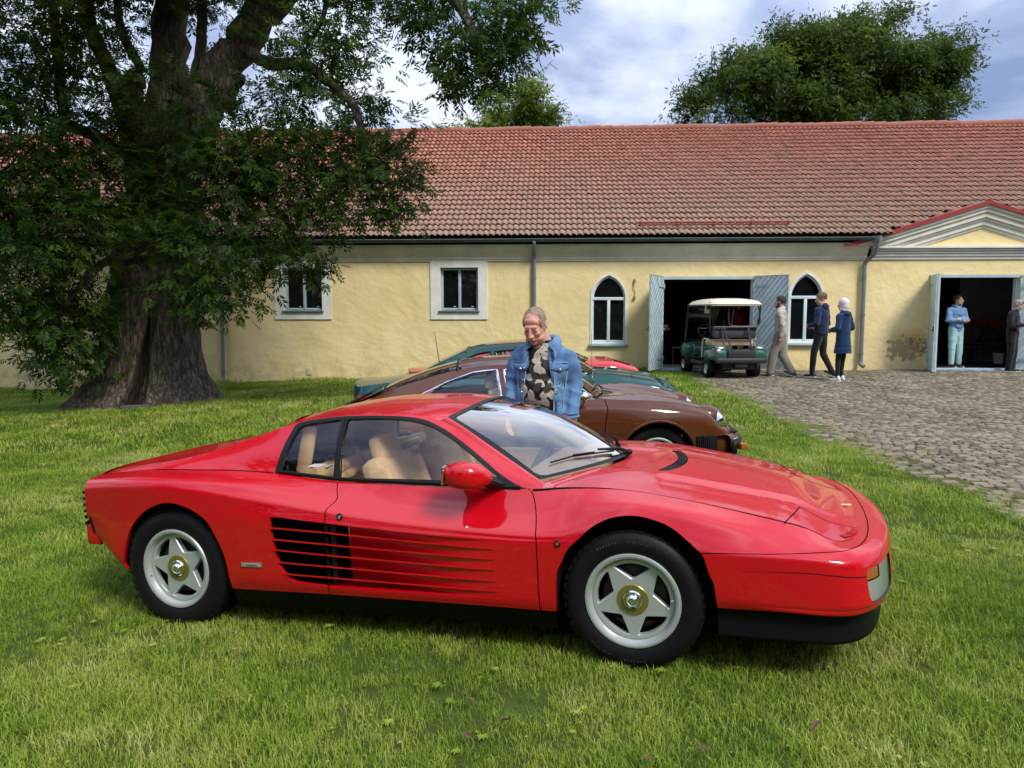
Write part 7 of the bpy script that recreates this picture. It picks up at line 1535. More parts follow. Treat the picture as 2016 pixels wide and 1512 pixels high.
def head(b, c, Rm, k=1.0, fat=1.0):
    """adds head volumes; face looks towards local -Y"""
    P = lambda x, y, z: np.array(c) + Rm @ (np.array([x, y, z]) * k)
    E = lambda x, y, z, a, d, h: b.ell(P(x, y, z), (a * k, d * k, h * k), Rm)
    E(0, .012, .045, .077, .096, .083); E(0, -.03, -.02, .066 * fat, .072, .085); E(0, -.045, -.06, .056 * fat, .058, .055); E(0, -.074, -.098, .028, .025, .022)
    E(0, -.080, .033, .052, .018, .014); E(0, -.060, .060, .056, .022, .036)
    for s_ in (-1, 1): E(s_ * .036, -.072, -.022, .027 * fat, .024, .026); E(s_ * .045 * fat, -.045, -.072, .024, .035, .03); E(s_ * .079, .012, -.002, .010, .021, .034); E(s_ * .083, .022, .012, .008, .012, .018); E(s_ * .014, -.110, -.034, .0105, .012, .009); E(s_ * .032, -.079, .006, .019, .015, .016)
    for t in np.linspace(0, 1, 5): E(0, -.096 - .024 * t, .018 - .046 * t, .010 + .005 * t, .012 + .003 * t, .012)
    E(0, -.099, -.060, .025, .011, .0065); E(0, -.097, -.073, .022, .011, .0075); E(0, -.088, -.085, .022, .012, .010)
    return P
def hair_cap(par, c, Rm, k, mt, front=.085, back=-.03, th=.010, name='hair', voxel=.006, full=1.0, fringe=0):
    b = Blob(); P = lambda x, y, z: np.array(c) + Rm @ (np.array([x, y, z]) * k)
    b.ell(P(0, .016, .047), ((.077 + th) * k, (.096 + th) * k, (.083 + th * full) * k), Rm)
    for s_ in (-1, 1): b.ell(P(s_ * .06, .0, .03), (.022 * k + th, .055 * k, .05 * k), Rm)
    b.ell(P(0, .05, .0), (.07 * k, .06 * k, .07 * k), Rm)
    def keep(co):
        q = (co - np.array(c)) @ Rm / k; y, z, x = q[:, 1], q[:, 2], np.abs(q[:, 0])
        line = np.where(y < -.045, front - .25 * np.maximum(0, x - .03) - fringe, np.where(y < .0, .015 + (front - .015) * np.clip(-y / .05, 0, 1) ** .7, back + (.035 - back) * np.clip((.045 - y) / .05, 0, 1) * .9))
        line = np.where((x > .055) & (y > -.05) & (y < -.01), np.minimum(line, .01), line); return z > line
    o = b.obj(name, mt, par, voxel, it=2, keep=keep, solid=-.004, disp=.0025, dscale=14)
    me = o.data; n = len(me.vertices); co = np.zeros(n * 3); me.vertices.foreach_get('co', co); co = co.reshape(-1, 3); no = np.zeros(n * 3); me.vertices.foreach_get('normal', no); no = no.reshape(-1, 3)
    rg = np.random.default_rng(5); pk = rg.integers(0, n, 3200); bm = bmesh.new(); bm.from_mesh(me)          # loose strands over the cap
    flow = np.array(Rm) @ np.array([0, .35, -.55])
    for i in pk:
        nn = no[i] * .55 + flow * .8 + rg.normal(size=3) * .35; nn /= np.linalg.norm(nn); sd = np.cross(nn, no[i] + rg.normal(size=3) * .2); sd /= np.linalg.norm(sd) + 1e-9; L = k * rg.uniform(.008, .018) * (1 if th > .005 else .5); p = co[i] + rg.normal(size=3) * .002
        v = [bm.verts.new(q) for q in (p - sd * .0012, p + sd * .0012, p + nn * L)]; bm.faces.new(v)
    bm.to_mesh(me); bm.free(); return o
def hand(b, w, d, palm_n, k=1.0, curl=.5, thumb=1):
    """five separate bent fingers; w wrist, d finger direction, palm_n palm normal"""
    w, d, n = np.array(w, float), np.array(d, float), np.array(palm_n, float); d /= np.linalg.norm(d); n -= d * (n @ d); n /= np.linalg.norm(n); s_ = np.cross(d, n)
    pc = w + d * .045 * k; b.line(w, w + d * .03 * k, .024 * k, .026 * k); 
    for q in (-.027, -.009, .009, .027): b.line(w + d * .02 * k + s_ * q * .6 * k, w + d * .085 * k + s_ * q * k, .014 * k, .012 * k)
    for i, (q, L) in enumerate(((-.030, .062), (-.010, .078), (.011, .083), (.032, .073))):
        p = w + d * .085 * k + s_ * q * k; a = curl * .6; L *= k
        for j, f in enumerate((.42, .33, .25)):
            dd = d * math.cos(a) + n * math.sin(a); p2 = p + dd * L * f; b.line(p, p2, .0085 * k * (1 - .1 * j), .0078 * k * (1 - .1 * j)); p = p2; a += curl
    t0 = w + d * .025 * k + s_ * .03 * k * thumb; t1 = t0 + (d * .6 + s_ * .75 * thumb + n * .25) * .038 * k; t2 = t1 + (d * .9 + s_ * .25 * thumb + n * .35) * .03 * k; b.line(t0, t1, .013 * k, .011 * k).line(t1, t2, .010 * k, .008 * k)
def shoe(par, p, yaw, mt, sole, k=1.0, name='shoe', pitch=0):
    Rz = rotz(yaw) @ rotx(pitch); P = lambda x, y, z: np.array(p) + Rz @ (np.array([x, y, z]) * k); b = Blob()
    for t in np.linspace(0, 1, 8): b.ell(P(0, .05 - .20 * t, .045 - .012 * t), ((.036 + .012 * math.sin(t * 2.6)) * k, .045 * k, (.045 - .012 * t) * k), Rz)
    b.line(P(0, .035, .05), P(0, .03, .095), .042 * k, .040 * k); o = b.obj(name, mt, par, .011 * k, it=3)
    b = Blob(); 
    for t in np.linspace(0, 1, 9): b.ell(P(0, .06 - .225 * t, .014), ((.038 + .014 * math.sin(t * 2.6)) * k, .042 * k, .015 * k), Rz)
    b.obj('sole', sole, o, .010 * k, it=2); return o
M['skin'] = pbr('skin', (.60, .32, .235), .5, spec=.3, var=.07, vscale=9, bump=.06, bscale=160); M['skin2'] = pbr('skin_pale', (.55, .33, .245), .5, spec=.35, var=.1, vscale=14)
M['skin'].node_tree.nodes['Principled BSDF'].inputs['Subsurface Weight'].default_value = .0
def cloth(name, c, var=.2, sc=8, bump=.35, bs=160, c2=None, sheen=.2): return pbr(name, c, .9, spec=.15, bump=bump, bscale=bs, var=var, vscale=sc, sheen=sheen, col2=c2)
M['denim'] = cloth('blue_denim', (.125, .25, .43), sc=6, c2=(.050, .118, .235), bump=.2, bs=240); M['jeans'] = cloth('jeans', (.07, .13, .26)); M['shoe_dark'] = pbr('shoe_dark', (.02, .02, .022), .6); M['sole_white'] = pbr('white_sole', (.68, .67, .64), .6)
def leaf_print():
    m = mat('leaf_print_cotton'); t = m.node_tree; b = t.nodes['Principled BSDF']; b.inputs['Roughness'].default_value = .9; b.inputs['Specular IOR Level'].default_value = .1; L = t.links.new
    tcn = t.nodes.new('ShaderNodeTexCoord'); base = (.014, .012, .016); prev = None
    def mth(op, a, c=None, cl=False):
        n = t.nodes.new('ShaderNodeMath'); n.operation = op; n.use_clamp = cl
        for i, q in enumerate((a, c)):
            if q is None: continue
            if isinstance(q, (int, float)): n.inputs[i].default_value = q
            else: L(q, n.inputs[i])
        return n.outputs[0]
    col = None
    for layer in range(2):
        sp = t.nodes.new('ShaderNodeSeparateXYZ'); mp_ = t.nodes.new('ShaderNodeMapping'); mp_.inputs['Location'].default_value = (.37 * layer, .0, .21 * layer); L(tcn.outputs['Object'], mp_.inputs['Vector']); L(mp_.outputs[0], sp.inputs[0]); cb = t.nodes.new('ShaderNodeCombineXYZ'); L(sp.outputs['X'], cb.inputs[0]); L(sp.outputs['Z'], cb.inputs[1])
        v = t.nodes.new('ShaderNodeTexVoronoi'); v.voronoi_dimensions = '2D'; v.inputs['Scale'].default_value = 12.5; v.inputs['Randomness'].default_value = .75; L(cb.outputs[0], v.inputs['Vector'])
        d = t.nodes.new('ShaderNodeVectorMath'); d.operation = 'SUBTRACT'; L(cb.outputs[0], d.inputs[0]); L(v.outputs['Position'], d.inputs[1]); sc = t.nodes.new('ShaderNodeSeparateColor'); L(v.outputs['Color'], sc.inputs[0])
        ro = t.nodes.new('ShaderNodeVectorRotate'); ro.rotation_type = 'Z_AXIS'; L(d.outputs[0], ro.inputs['Vector']); L(mth('MULTIPLY', sc.outputs[0], 3.3), ro.inputs['Angle']); s2 = t.nodes.new('ShaderNodeSeparateXYZ'); L(ro.outputs[0], s2.inputs[0])
        u = mth('DIVIDE', s2.outputs['X'], .043); w = mth('DIVIDE', s2.outputs['Y'], mth('MULTIPLY', mth('SUBTRACT', 1.12, mth('MULTIPLY', u, u)), .024)); inside = mth('MULTIPLY', mth('LESS_THAN', mth('ABSOLUTE', w), 1.0), mth('LESS_THAN', mth('ABSOLUTE', u), 1.0))
        vein = mth('GREATER_THAN', mth('SINE', mth('MULTIPLY', mth('ADD', s2.outputs['X'], mth('MULTIPLY', mth('ABSOLUTE', s2.outputs['Y']), -.9)), 640)), .15); mid = mth('LESS_THAN', mth('ABSOLUTE', w), .07); vm = mth('MAXIMUM', vein, mid)
        r = t.nodes.new('ShaderNodeValToRGB'); r.color_ramp.interpolation = 'CONSTANT'; e_ = r.color_ramp.elements; e_[0].position = 0; e_[0].color = (.56, .52, .44, 1); e_[1].position = .40; e_[1].color = (.05, .047, .036, 1); k = e_.new(.74); k.color = (.27, .26, .045, 1); k = e_.new(.9); k.color = (.3, .27, .22, 1); L(sc.outputs[1], r.inputs[0])
        dk = t.nodes.new('ShaderNodeMix'); dk.data_type = 'RGBA'; L(mth('MULTIPLY', vm, .8), dk.inputs['Factor']); L(r.outputs[0], dk.inputs['A']); dk.inputs['B'].default_value = (.03, .028, .025, 1)
        mxx = t.nodes.new('ShaderNodeMix'); mxx.data_type = 'RGBA'; L(inside, mxx.inputs['Factor']); 
        if col is None: mxx.inputs['A'].default_value = (*base, 1)
        else: L(col, mxx.inputs['A'])
        L(dk.outputs['Result'], mxx.inputs['B']); col = mxx.outputs['Result']
    L(col, b.inputs['Base Color']); return m
M['leafprint'] = leaf_print()
def person(label, x, y, face, h=1.78, z=None, group=None):
    """Empty at the feet; local -Y is where the body faces (face = turn about z)"""
    o = empty('person', (x, y, float(gz(x, y)) if z is None else z), (0, 0, face), label, 'person', group); return o
# ---- man in the denim jacket, head bowed over the car
MAN = person('man in an open denim jacket and leaf print shirt looking down behind the red car', .235, 5.78, R(-14))
hc = np.array([-.045, -.085, 1.555]); HR = rotz(R(-10)) @ rotx(R(30)); b = Blob(); Pm = head(b, hc, HR, 1.02, 1.02)
b.line((0, .01, 1.42), hc + np.array([.01, .035, -.055]), .068, .066); b.ell((0, .0, 1.32), (.14, .09, .09)); b.ell((0, .0, 1.12), (.15, .10, .20)); b.ell((0, 0, .92), (.15, .10, .12))
for s_ in (-1, 1): b.chain([(s_ * .16, .0, 1.32), (s_ * .24, .02, 1.12), (s_ * .235, -.07, .875)], [.045, .040, .028]); b.chain([(s_ * .09, 0, .9), (s_ * .10, -.01, .5), (s_ * .11, .02, .08)], [.08, .055, .04])
hand(b, (-.252, -.075, .875), (.05, -.15, -1), (1, -.2, 0), 1.0, .35, -1); hand(b, (.25, -.075, .87), (-.25, -.05, -1), (-1, -.2, 0), 1.0, .3, 1)
b.obj('body', M['skin'], MAN, .0047, it=2)
for s_ in (-1, 1):
    MB().tube([Pm(s_ * (.018 + .026 * t), -.0945 + .012 * (t - .4) ** 2 - .003 * math.sin(t * 3), .006 - .004 * math.sin(t * 3.1)) for t in np.linspace(0, 1, 6)], .0022, 5).build('eyelid', pbr('lash', (.10, .04, .03), .7), MAN); MB().tube([Pm(s_ * (.014 + .034 * t), -.1035 + .016 * t * t, .026 + .006 * math.sin(t * 2.6)) for t in np.linspace(0, 1, 6)], [.003, .004, .004, .0035, .003, .002], 5).build('eyebrow', pbr('brow_hair', (.22, .12, .07), .9), MAN)
MB().tube([Pm(.024 * t, -.109 + .012 * t * t, -.0665 + .001 * abs(t)) for t in np.linspace(-1, 1, 9)], .0018, 5).build('mouth_line', pbr('lip_line', (.16, .04, .035), .6), MAN)
M['grey_hair'] = pbr('short_fair_hair', (.40, .28, .19), .8, bump=1, bscale=220, var=.4, vscale=40); hair_cap(MAN, hc, HR, 1.02, M['grey_hair'], .088, -.012, .0012, voxel=.005)
b = Blob(); b.ell((0, .0, 1.335), (.17, .112, .085)); b.ell((0, -.015, 1.20), (.195, .135, .17)); b.ell((0, -.03, 1.06), (.185, .155, .16)); b.ell((0, -.02, .92), (.18, .14, .11)); b.line((0, .012, 1.40), (-.01, -.005, 1.455), .088, .075)
def kp(co): return (co[:, 2] < 1.455 + .0 * co[:, 1] - .12 * np.maximum(0, -co[:, 1])) & (co[:, 2] > .85)
b.obj('shirt', M['leafprint'], MAN, .010, it=4, keep=kp, solid=-.003, disp=.004, dscale=2.5, seed=4)
b = Blob()       # jacket: body and sleeves in one, cut open down the front
b.ell((0, .005, 1.33), (.20, .130, .075)); b.ell((0, -.005, 1.21), (.212, .155, .18)); b.ell((0, -.015, 1.04), (.205, .170, .17)); b.ell((0, -.01, .91), (.198, .162, .12)); b.line((0, .02, 1.36), (0, .025, 1.475), .115, .080)
for s_ in (-1, 1): b.chain([(s_ * .178, .0, 1.318), (s_ * .216, .01, 1.24), (s_ * .240, .02, 1.12), (s_ * .236, -.03, .99), (s_ * .226, -.065, .88)], [.070, .070, .063, .057, .053]); b.line((s_ * .05, .015, 1.405), (s_ * .17, .0, 1.338), .065, .058)
def kj(co):
    x, y, z = co[:, 0], co[:, 1], co[:, 2]; ow = np.interp(z, [.82, .95, 1.15, 1.35, 1.44], [.135, .122, .098, .070, .062]); c = np.interp(z, [.82, 1.45], [.005, -.02]); fr = (y < -.03) & (np.abs(x - c) < ow) & (np.abs(x) < .2); wr = (np.abs(x) > .19) & (z < .868) & (np.abs(x) > .205 - .2 * (z - .868)); bot = (np.abs(x) <= .205) & (z < .838); nk = (np.abs(x) < .10) & (z > 1.468 - .5 * np.maximum(0, -y + .01)); return ~fr & ~wr & ~bot & ~nk
JK = b.obj('jacket', M['denim'], MAN, .010, it=4, keep=kj, solid=-.007, disp=.0085, dscale=3.2, seed=9)
from mathutils.bvhtree import BVHTree
_bm = bmesh.new(); _bm.from_mesh(JK.data); JT = BVHTree.FromBMesh(_bm); _bm.free()
def onj(x, z, off=.0, y0=-1.0):
    for dx_ in (0, .006, -.006, .014, -.014, .024, -.024):
        h = JT.ray_cast(Vector((x + dx_, y0, z)), Vector((0, 1, 0)))
        if h[0] is not None and h[0].y < .02: return np.array([x, h[0].y - off, z])
    return np.array([x, -.16 - off, z])
OW = lambda z: float(np.interp(z, [.82, .95, 1.15, 1.35, 1.44], [.135, .122, .098, .070, .062])); OC = lambda z: float(np.interp(z, [.82, 1.45], [.005, -.02]))
M['denim_dark'] = cloth('denim_seam', (.06, .15, .31), var=.1); M['denim_pale'] = cloth('denim_worn', (.20, .38, .62), var=.2)
def ribbon_on(pts, w, name, m_, off=.003, th=.004):
    P = [onj(x, z, off) for x, z in pts]; rows = []
    for i, p in enumerate(P):
        d = np.array([pts[min(i + 1, len(pts) - 1)][k] - pts[max(i - 1, 0)][k] for k in (0, 1)]); d = d / (np.linalg.norm(d) + 1e-9); n = np.array([-d[1], d[0]]) * w / 2
        a, c = onj(pts[i][0] + n[0], pts[i][1] + n[1], off), onj(pts[i][0] - n[0], pts[i][1] - n[1], off); rows.append([a + [0, .008, 0], a - [0, th, 0], (a + c) / 2 - [0, th * 1.2, 0], c - [0, th, 0], c + [0, .008, 0]])
    V, F = strip(rows); return mesh_obj(name, V, F, m_, JK)
for s_ in (-1, 1):
    c0 = [(s_ * .0, .112, 1.478), (s_ * .06, .098, 1.484), (s_ * .088, .03, 1.478), (s_ * .082, -.05, 1.448), (s_ * .064, -.10, 1.405)]; c1 = [(s_ * .0, .150, 1.425), (s_ * .085, .135, 1.43), (s_ * .135, .03, 1.43), (s_ * .138, -.085, 1.375), (s_ * .118, -.150, 1.318)]
    a0, a1 = smoothline(c0, 5), smoothline(c1, 5); V, F = strip([[p - np.array([s_ * .012, -.004, .03]) for p in a0], a0, [(p + q) / 2 + np.array([s_ * .010, -.006, .014]) for p, q in zip(a0, a1)], a1, [p - np.array([0, -.002, .010]) for p in a1], [(p + q) / 2 - np.array([0, 0, .004]) for p, q in zip(a0, a1)]]); mesh_obj('collar', V, F, M['denim'], JK)
    L = [(OC(z) + s_ * (OW(z) + .020), z) for z in np.linspace(.86, 1.33, 16)]; ribbon_on(L, .034, 'placket', M['denim'], .0, .004)
    L = [(OC(z) + s_ * (OW(z) + .041), z) for z in np.linspace(.86, 1.33, 16)]; ribbon_on(L, .004, 'seam', M['denim_pale'], .001, .002)
    for z in (.88, .97, 1.06, 1.15, 1.24): p = onj(OC(z) + s_ * (OW(z) + .020), z, .006); MB().sphere(tuple(p), (.0075, .005, .0075), 10, 6).build('button', M['brass'] if s_ > 0 else M['chrome'], JK)
    px = s_ * .150; zt = 1.27
    for k, (z, w0) in enumerate(((zt, 0), )):
        rows = []
        for i in range(9):
            x = px - .055 + .11 * i / 8; zb = zt - .040 - .016 * (1 - abs(i - 4) / 4); rows.append([onj(x, zt, -.002), onj(x, zt, .007), onj(x, (zt + zb) / 2, .010), onj(x, zb, .009), onj(x, zb, .001)])
        V, F = strip(rows); fl_o = mesh_obj('pocket_flap', V, F, M['denim'], JK); MB().sphere(tuple(onj(px, zt - .036, .013)), (.009, .005, .009), 10, 6).build('button', M['chrome'], JK)
    ribbon_on([(s_ * (.05 + .03), 1.285), (s_ * .15, 1.285), (s_ * .20, 1.28)], .005, 'seam', M['denim_pale'], .001, .002)
    ribbon_on([(px - .035, 1.22), (px - .028 - s_ * .01, 1.05), (px - .02 - s_ * .02, .88)], .004, 'seam', M['denim_pale'], .001, .002); ribbon_on([(px + .045, 1.22), (px + .028, 1.05), (px + .012, .88)], .004, 'seam', M['denim_pale'], .001, .002)
    MB().tube([(s_ * .226 + .054 * math.cos(a), -.066 + .054 * math.sin(a), .888 + .010 * math.sin(a)) for a in np.linspace(0, 6.28, 24, endpoint=False)], .009, 8, closed=True).tube([(s_ * .227 + .056 * math.cos(a), -.064 + .056 * math.sin(a), .915 + .010 * math.sin(a)) for a in np.linspace(0, 6.28, 24, endpoint=False)], .004, 6, closed=True).build('cuff', M['denim'], JK)
    rows = []
    for x in np.linspace(OC(.85) + s_ * (OW(.85) + .01), s_ * .19, 12): rows.append([onj(x, .885, .0), onj(x, .883, .006), onj(x, .862, .007), onj(x, .845, .005)])
    V, F = strip(rows); mesh_obj('waistband', V, F, M['denim'], JK)
b = Blob()
for s_ in (-1, 1): b.chain([(s_ * .085, .0, .92), (s_ * .10, -.01, .50), (s_ * .115, .02, .07)], [.115, .085, .07])
b.ell((0, .0, .90), (.18, .135, .10)); b.obj('jeans', M['jeans'], MAN, .013, it=3, disp=.006, dscale=2)
for s_ in (-1, 1): shoe(MAN, (s_ * .115, .0, .0), s_ * .15, M['shoe_dark'], M['sole_white'], 1.1)
MB().box((.205, -.115, .80), (.10, .05, .11), Matrix.Rotation(.1, 3, 'Y'), bev=.02).build('hand_in_pocket_cuff', M['jeans'], MAN)
# ---- standing and walking people by the building
def figure(label, x, y, face, h, top, bottom, pose, hairm, skin=None, coat=False, hood=None, shoes=None, soles=None, head_turn=0, head_tilt=0, fat=1.0, vox=.015, beard=None, topname='jacket', botname='trousers', z=None, flare=0, hairk={}):
    P_ = person(label, x, y, face, z=z); k = h / 1.78; skin = skin or M['skin2']; J = {q: np.array(v) * k for q, v in pose.items()}
    hcn = J['head']; Hm = rotz(head_turn) @ rotx(head_tilt); b = Blob(); Pf = head(b, hcn, Hm, k, fat); b.line(J['neck'] + [0, 0, -.03 * k], hcn + [0, .02 * k, -.06 * k], .058 * k, .055 * k)
    b.ell(J['chest'], (.15 * k, .09 * k, .14 * k)); b.ell(J['hip'], (.125 * k, .075 * k, .08 * k)); b.line(J['chest'], J['hip'], .10 * k, .09 * k)
    for s_ in ('l', 'r'):
        sg = 1 if s_ == 'l' else -1; b.chain([J['sh' + s_], J['el' + s_], J['wr' + s_]], [.045 * k, .038 * k, .026 * k]); d = J['wr' + s_] - J['el' + s_]; d = d / np.linalg.norm(d); hand(b, J['wr' + s_], d, np.array([-sg, -.4, 0.01]), .95 * k, .45, sg)
        b.chain([J['hip'] + [sg * .08 * k, 0, -.03 * k], J['kn' + s_], J['an' + s_]], [.07 * k, .05 * k, .036 * k])
    b.obj('body', skin, P_, .0085, it=3)
    t = Blob(); sw = J['shl'][0] - J['shr'][0]; W_ = abs(sw) / 2
    up = (J['chest'] + [0, 0, .12 * k]); t.ell(up, (W_ + .035 * k, .105 * k * fat, .075 * k)); t.line(J['chest'] + [0, 0, .03 * k], J['hip'] + [0, 0, .0], (W_ + .005 * k) * .95, .178 * k * fat, 1, .74); t.line(J['neck'] + [0, 0, -.05 * k], J['neck'] + [0, .005, .0], .10 * k, .078 * k)
    low = J['hip'][2] - .04 * k
    if flare: t.line(J['hip'], J['hip'] + [0, 0, -flare * k], .165 * k, .215 * k, 1, .8); low = J['hip'][2] - flare * k
    for s_ in ('l', 'r'): t.chain([J['sh' + s_], J['el' + s_], J['wr' + s_] * .97 + J['el' + s_] * .03], [.072 * k, .062 * k, .046 * k])
    kk = lambda co: (co[:, 2] < J['neck'][2] + .012 * k) & ((co[:, 2] > low) | (np.abs(co[:, 0]) > .24 * k))
    tp = t.obj(topname, top, P_, vox, it=4, keep=kk, solid=-.008, disp=.010, dscale=3.0, seed=int(x * 10))
    q = Blob()
    for s_ in ('l', 'r'): sg = 1 if s_ == 'l' else -1; q.chain([J['hip'] + [sg * .075 * k, 0, 0], J['kn' + s_], J['an' + s_] + [0, 0, .02 * k]], [pose_leg[0] * k, pose_leg[1] * k, pose_leg[2] * k])
    q.ell(J['hip'], (.155 * k, .115 * k, .11 * k)); q.obj(botname, bottom, P_, vox, it=3, disp=.006, dscale=2.0, seed=3)
    for s_ in ('l', 'r'):
        an = J['an' + s_]; shoe(P_, (an[0], an[1] + .0, an[2] - .085 * k), pose.get('yaw' + s_, np.array([0]))[0] / max(k, 1e-6) * k, shoes or M['shoe_dark'], soles or M['sole_white'], k, pitch=float(pose.get('tip' + s_, [0])[0]))
    if hairm: hair_cap(P_, hcn, Hm, k, hairm, voxel=.009, **hairk)
    if beard:
        bb = Blob(); E = lambda x_, y_, z_, a, d, hh: bb.ell(hcn + Hm @ (np.array([x_, y_, z_]) * k), (a * k, d * k, hh * k), Hm); E(0, -.066, -.098, .040, .040, .034)
        for s_ in (-1, 1): E(s_ * .05, -.03, -.075, .022, .045, .042); E(s_ * .066, -.005, -.035, .012, .02, .04)
        E(0, -.10, -.052, .03, .012, .007); bb.obj('beard', beard, P_, .008, it=2)
    return P_, J, Hm, tp, Pf
M['brown_hair'] = pbr('brown_hair', (.06, .035, .022), .7, bump=.8, bscale=150, var=.3, vscale=30); M['fair_hair'] = pbr('light_brown_hair', (.20, .12, .06), .7, bump=.8, bscale=150, var=.3, vscale=30); M['stub_hair'] = pbr('grey_stubble', (.35, .32, .29), .8)
M['beige'] = cloth('beige_check_wool', (.50, .46, .37), sc=14, c2=(.34, .31, .25)); M['beige_dark'] = cloth('taupe_cotton', (.24, .21, .165)); M['navy'] = cloth('navy_nylon', (.010, .022, .062), bump=.15); M['navy2'] = cloth('blue_parka', (.008, .028, .085), bump=.15); M['black_cloth'] = cloth('black_cotton', (.012, .012, .014)); M['hoodie'] = cloth('blue_fleece', (.17, .29, .50)); M['mint'] = cloth('mint_jersey', (.36, .56, .58)); M['white_cloth'] = cloth('white_knit', (.72, .66, .66)); M['red_cloth'] = cloth('red_cotton', (.38, .02, .025))
STAND = dict(head=(0, -.02, 1.655), neck=(0, .01, 1.51), chest=(0, .01, 1.30), hip=(0, .01, .95), shl=(.185, .01, 1.42), shr=(-.185, .01, 1.42), ell=(.235, .03, 1.14), elr=(-.235, .03, 1.14), wrl=(.235, -.05, .90), wrr=(-.235, -.05, .90), knl=(.10, -.01, .50), knr=(-.10, -.01, .50), anl=(.115, .02, .09), anr=(-.115, .02, .09))
WALK = dict(STAND, knl=(.09, -.12, .51), anl=(.09, -.17, .10), knr=(-.08, .05, .50), anr=(-.09, .25, .12), tipr=(-.35,), tipl=(.18,), ell=(.24, .10, 1.15), wrl=(.235, .06, .91), elr=(-.24, .0, 1.14), wrr=(-.235, -.10, .92))
pose_leg = (.122, .098, .088)
def at_px(px, Y): return (px - 1008) / 1514 * (Y * math.cos(R(5.32)) + 1.61 * math.sin(R(5.32)) * .9)
P_, J, Hm, tp, Pf = figure('bearded man in a beige checked jacket and baggy trousers walking past the golf cart', at_px(1533, 17.1), 17.1, R(-118), 1.80, M['beige'], M['beige_dark'], WALK, M['brown_hair'], head_turn=R(-4), beard=M['brown_hair'], shoes=M['shoe_dark'], hairk=dict(th=.014))
Blob().ell(J['neck'] + [0, .0, .005], (.082, .080, .03)).ell(J['neck'] + [0, .03, .02], (.075, .06, .03)).obj('collar', M['white_cloth'], tp, .012, it=3)
pose_leg = (.10, .072, .058)
W2 = dict(STAND, knl=(.09, -.10, .51), anl=(.09, -.12, .09), knr=(-.09, .02, .50), anr=(-.09, .22, .13), tipr=(-.35,), wrl=(.13, -.20, 1.10), wrr=(-.15, -.2, 1.08), ell=(.25, .02, 1.14), elr=(-.25, .02, 1.14))
P_, J, Hm, tp, Pf = figure('man with glasses in a navy hooded jacket and black jeans, walking beside the woman', at_px(1613, 17.0), 17.0, R(-138), 1.87, M['navy'], M['black_cloth'], W2, M['fair_hair'], head_turn=R(35), head_tilt=R(14), shoes=M['shoe_dark'], hairk=dict(th=.014, front=.075))
Blob().ell(J['neck'] + [0, .085, -.02], (.105, .06, .07)).ell(J['neck'] + [0, .06, .02], (.09, .05, .05)).obj('hood', M['navy'], P_, .016, it=3)
MB().tube([Pf(-.078, .0, .016), Pf(-.055, -.085, .014)], .003, 5).tube([Pf(-.03 + .022 * math.cos(a), -.104, .008 + .016 * math.sin(a)) for a in np.linspace(0, 6.28, 14, endpoint=False)], .0028, 5, closed=True).tube([Pf(.03 + .022 * math.cos(a), -.104, .008 + .016 * math.sin(a)) for a in np.linspace(0, 6.28, 14, endpoint=False)], .0028, 5, closed=True).build('glasses', M['black'], P_)
pose_leg = (.088, .060, .043)
W3 = dict(STAND, knl=(.085, -.03, .50), anl=(.10, -.03, .09), knr=(-.09, -.06, .50), anr=(-.13, -.10, .09), wrl=(.14, -.22, 1.10), wrr=(-.16, -.22, 1.10), ell=(.235, .04, 1.16), elr=(-.235, .04, 1.16), shl=(.165, .01, 1.41), shr=(-.165, .01, 1.41))
P_, J, Hm, tp, Pf = figure('woman in a white headscarf, blue knee-length parka and black leggings', at_px(1656, 16.1), 16.1, R(-150), 1.74, M['navy2'], M['black_cloth'], W3, None, head_turn=R(8), shoes=M['white_cloth'], flare=.34, topname='parka', botname='leggings')
b = Blob(); h_ = J['head']; b.ell(h_ + [0, .015, .035], (.098, .118, .115)).ell(h_ + [0, .03, -.03], (.092, .105, .10)).ell(h_ + [0, .02, -.10], (.095, .095, .06))
b.obj('headscarf', M['white_cloth'], P_, .012, it=3, keep=lambda co: ~((co[:, 1] < h_[1] - .055) & (np.abs(co[:, 0] - h_[0]) < .058) & (co[:, 2] > h_[2] - .10) & (co[:, 2] < h_[2] + .08)), solid=-.008, disp=.004, dscale=3)
Blob().ell(J['neck'] + [0, .09, -.05], (.10, .055, .06)).obj('hood', M['navy2'], P_, .016, it=3)
pose_leg = (.115, .085, .068)
X5 = dict(STAND, ell=(.26, -.02, 1.17), elr=(-.26, -.02, 1.17), wrl=(-.04, -.20, 1.20), wrr=(.05, -.185, 1.15), anl=(.11, .0, .09), anr=(-.09, .0, .09))
zf = .235
P_, J, Hm, tp, Pf = figure('man in a blue hoodie and mint tracksuit bottoms with crossed arms in the right-hand doorway', at_px(1878, 19.2), 19.2, R(8), 1.80, M['hoodie'], M['mint'], X5, M['brown_hair'], head_turn=R(38), shoes=M['shoe_dark'], topname='hoodie', botname='tracksuit_bottoms', z=zf, beard=None, hairk=dict(th=.014))
Blob().ell(J['neck'] + [0, .06, .0], (.115, .07, .055)).ell(J['neck'] + [.06, -.04, -.01], (.04, .05, .04)).ell(J['neck'] + [-.06, -.04, -.01], (.04, .05, .04)).obj('hood', M['hoodie'], P_, .014, it=3)
MB().box((0, -.150, 1.31), (.12, .01, .018)).build('chest_print', M['navy'], tp); Blob().ell((0, -.118, 1.04), (.12, .03, .06)).obj('front_pocket', M['hoodie'], tp, .014, it=3)
MB().tube([(.03, -.135, 1.47), (.032, -.165, 1.36)], .004, 5).tube([(-.03, -.135, 1.47), (-.03, -.165, 1.38)], .004, 5).build('drawcord', M['hoodie'], tp)
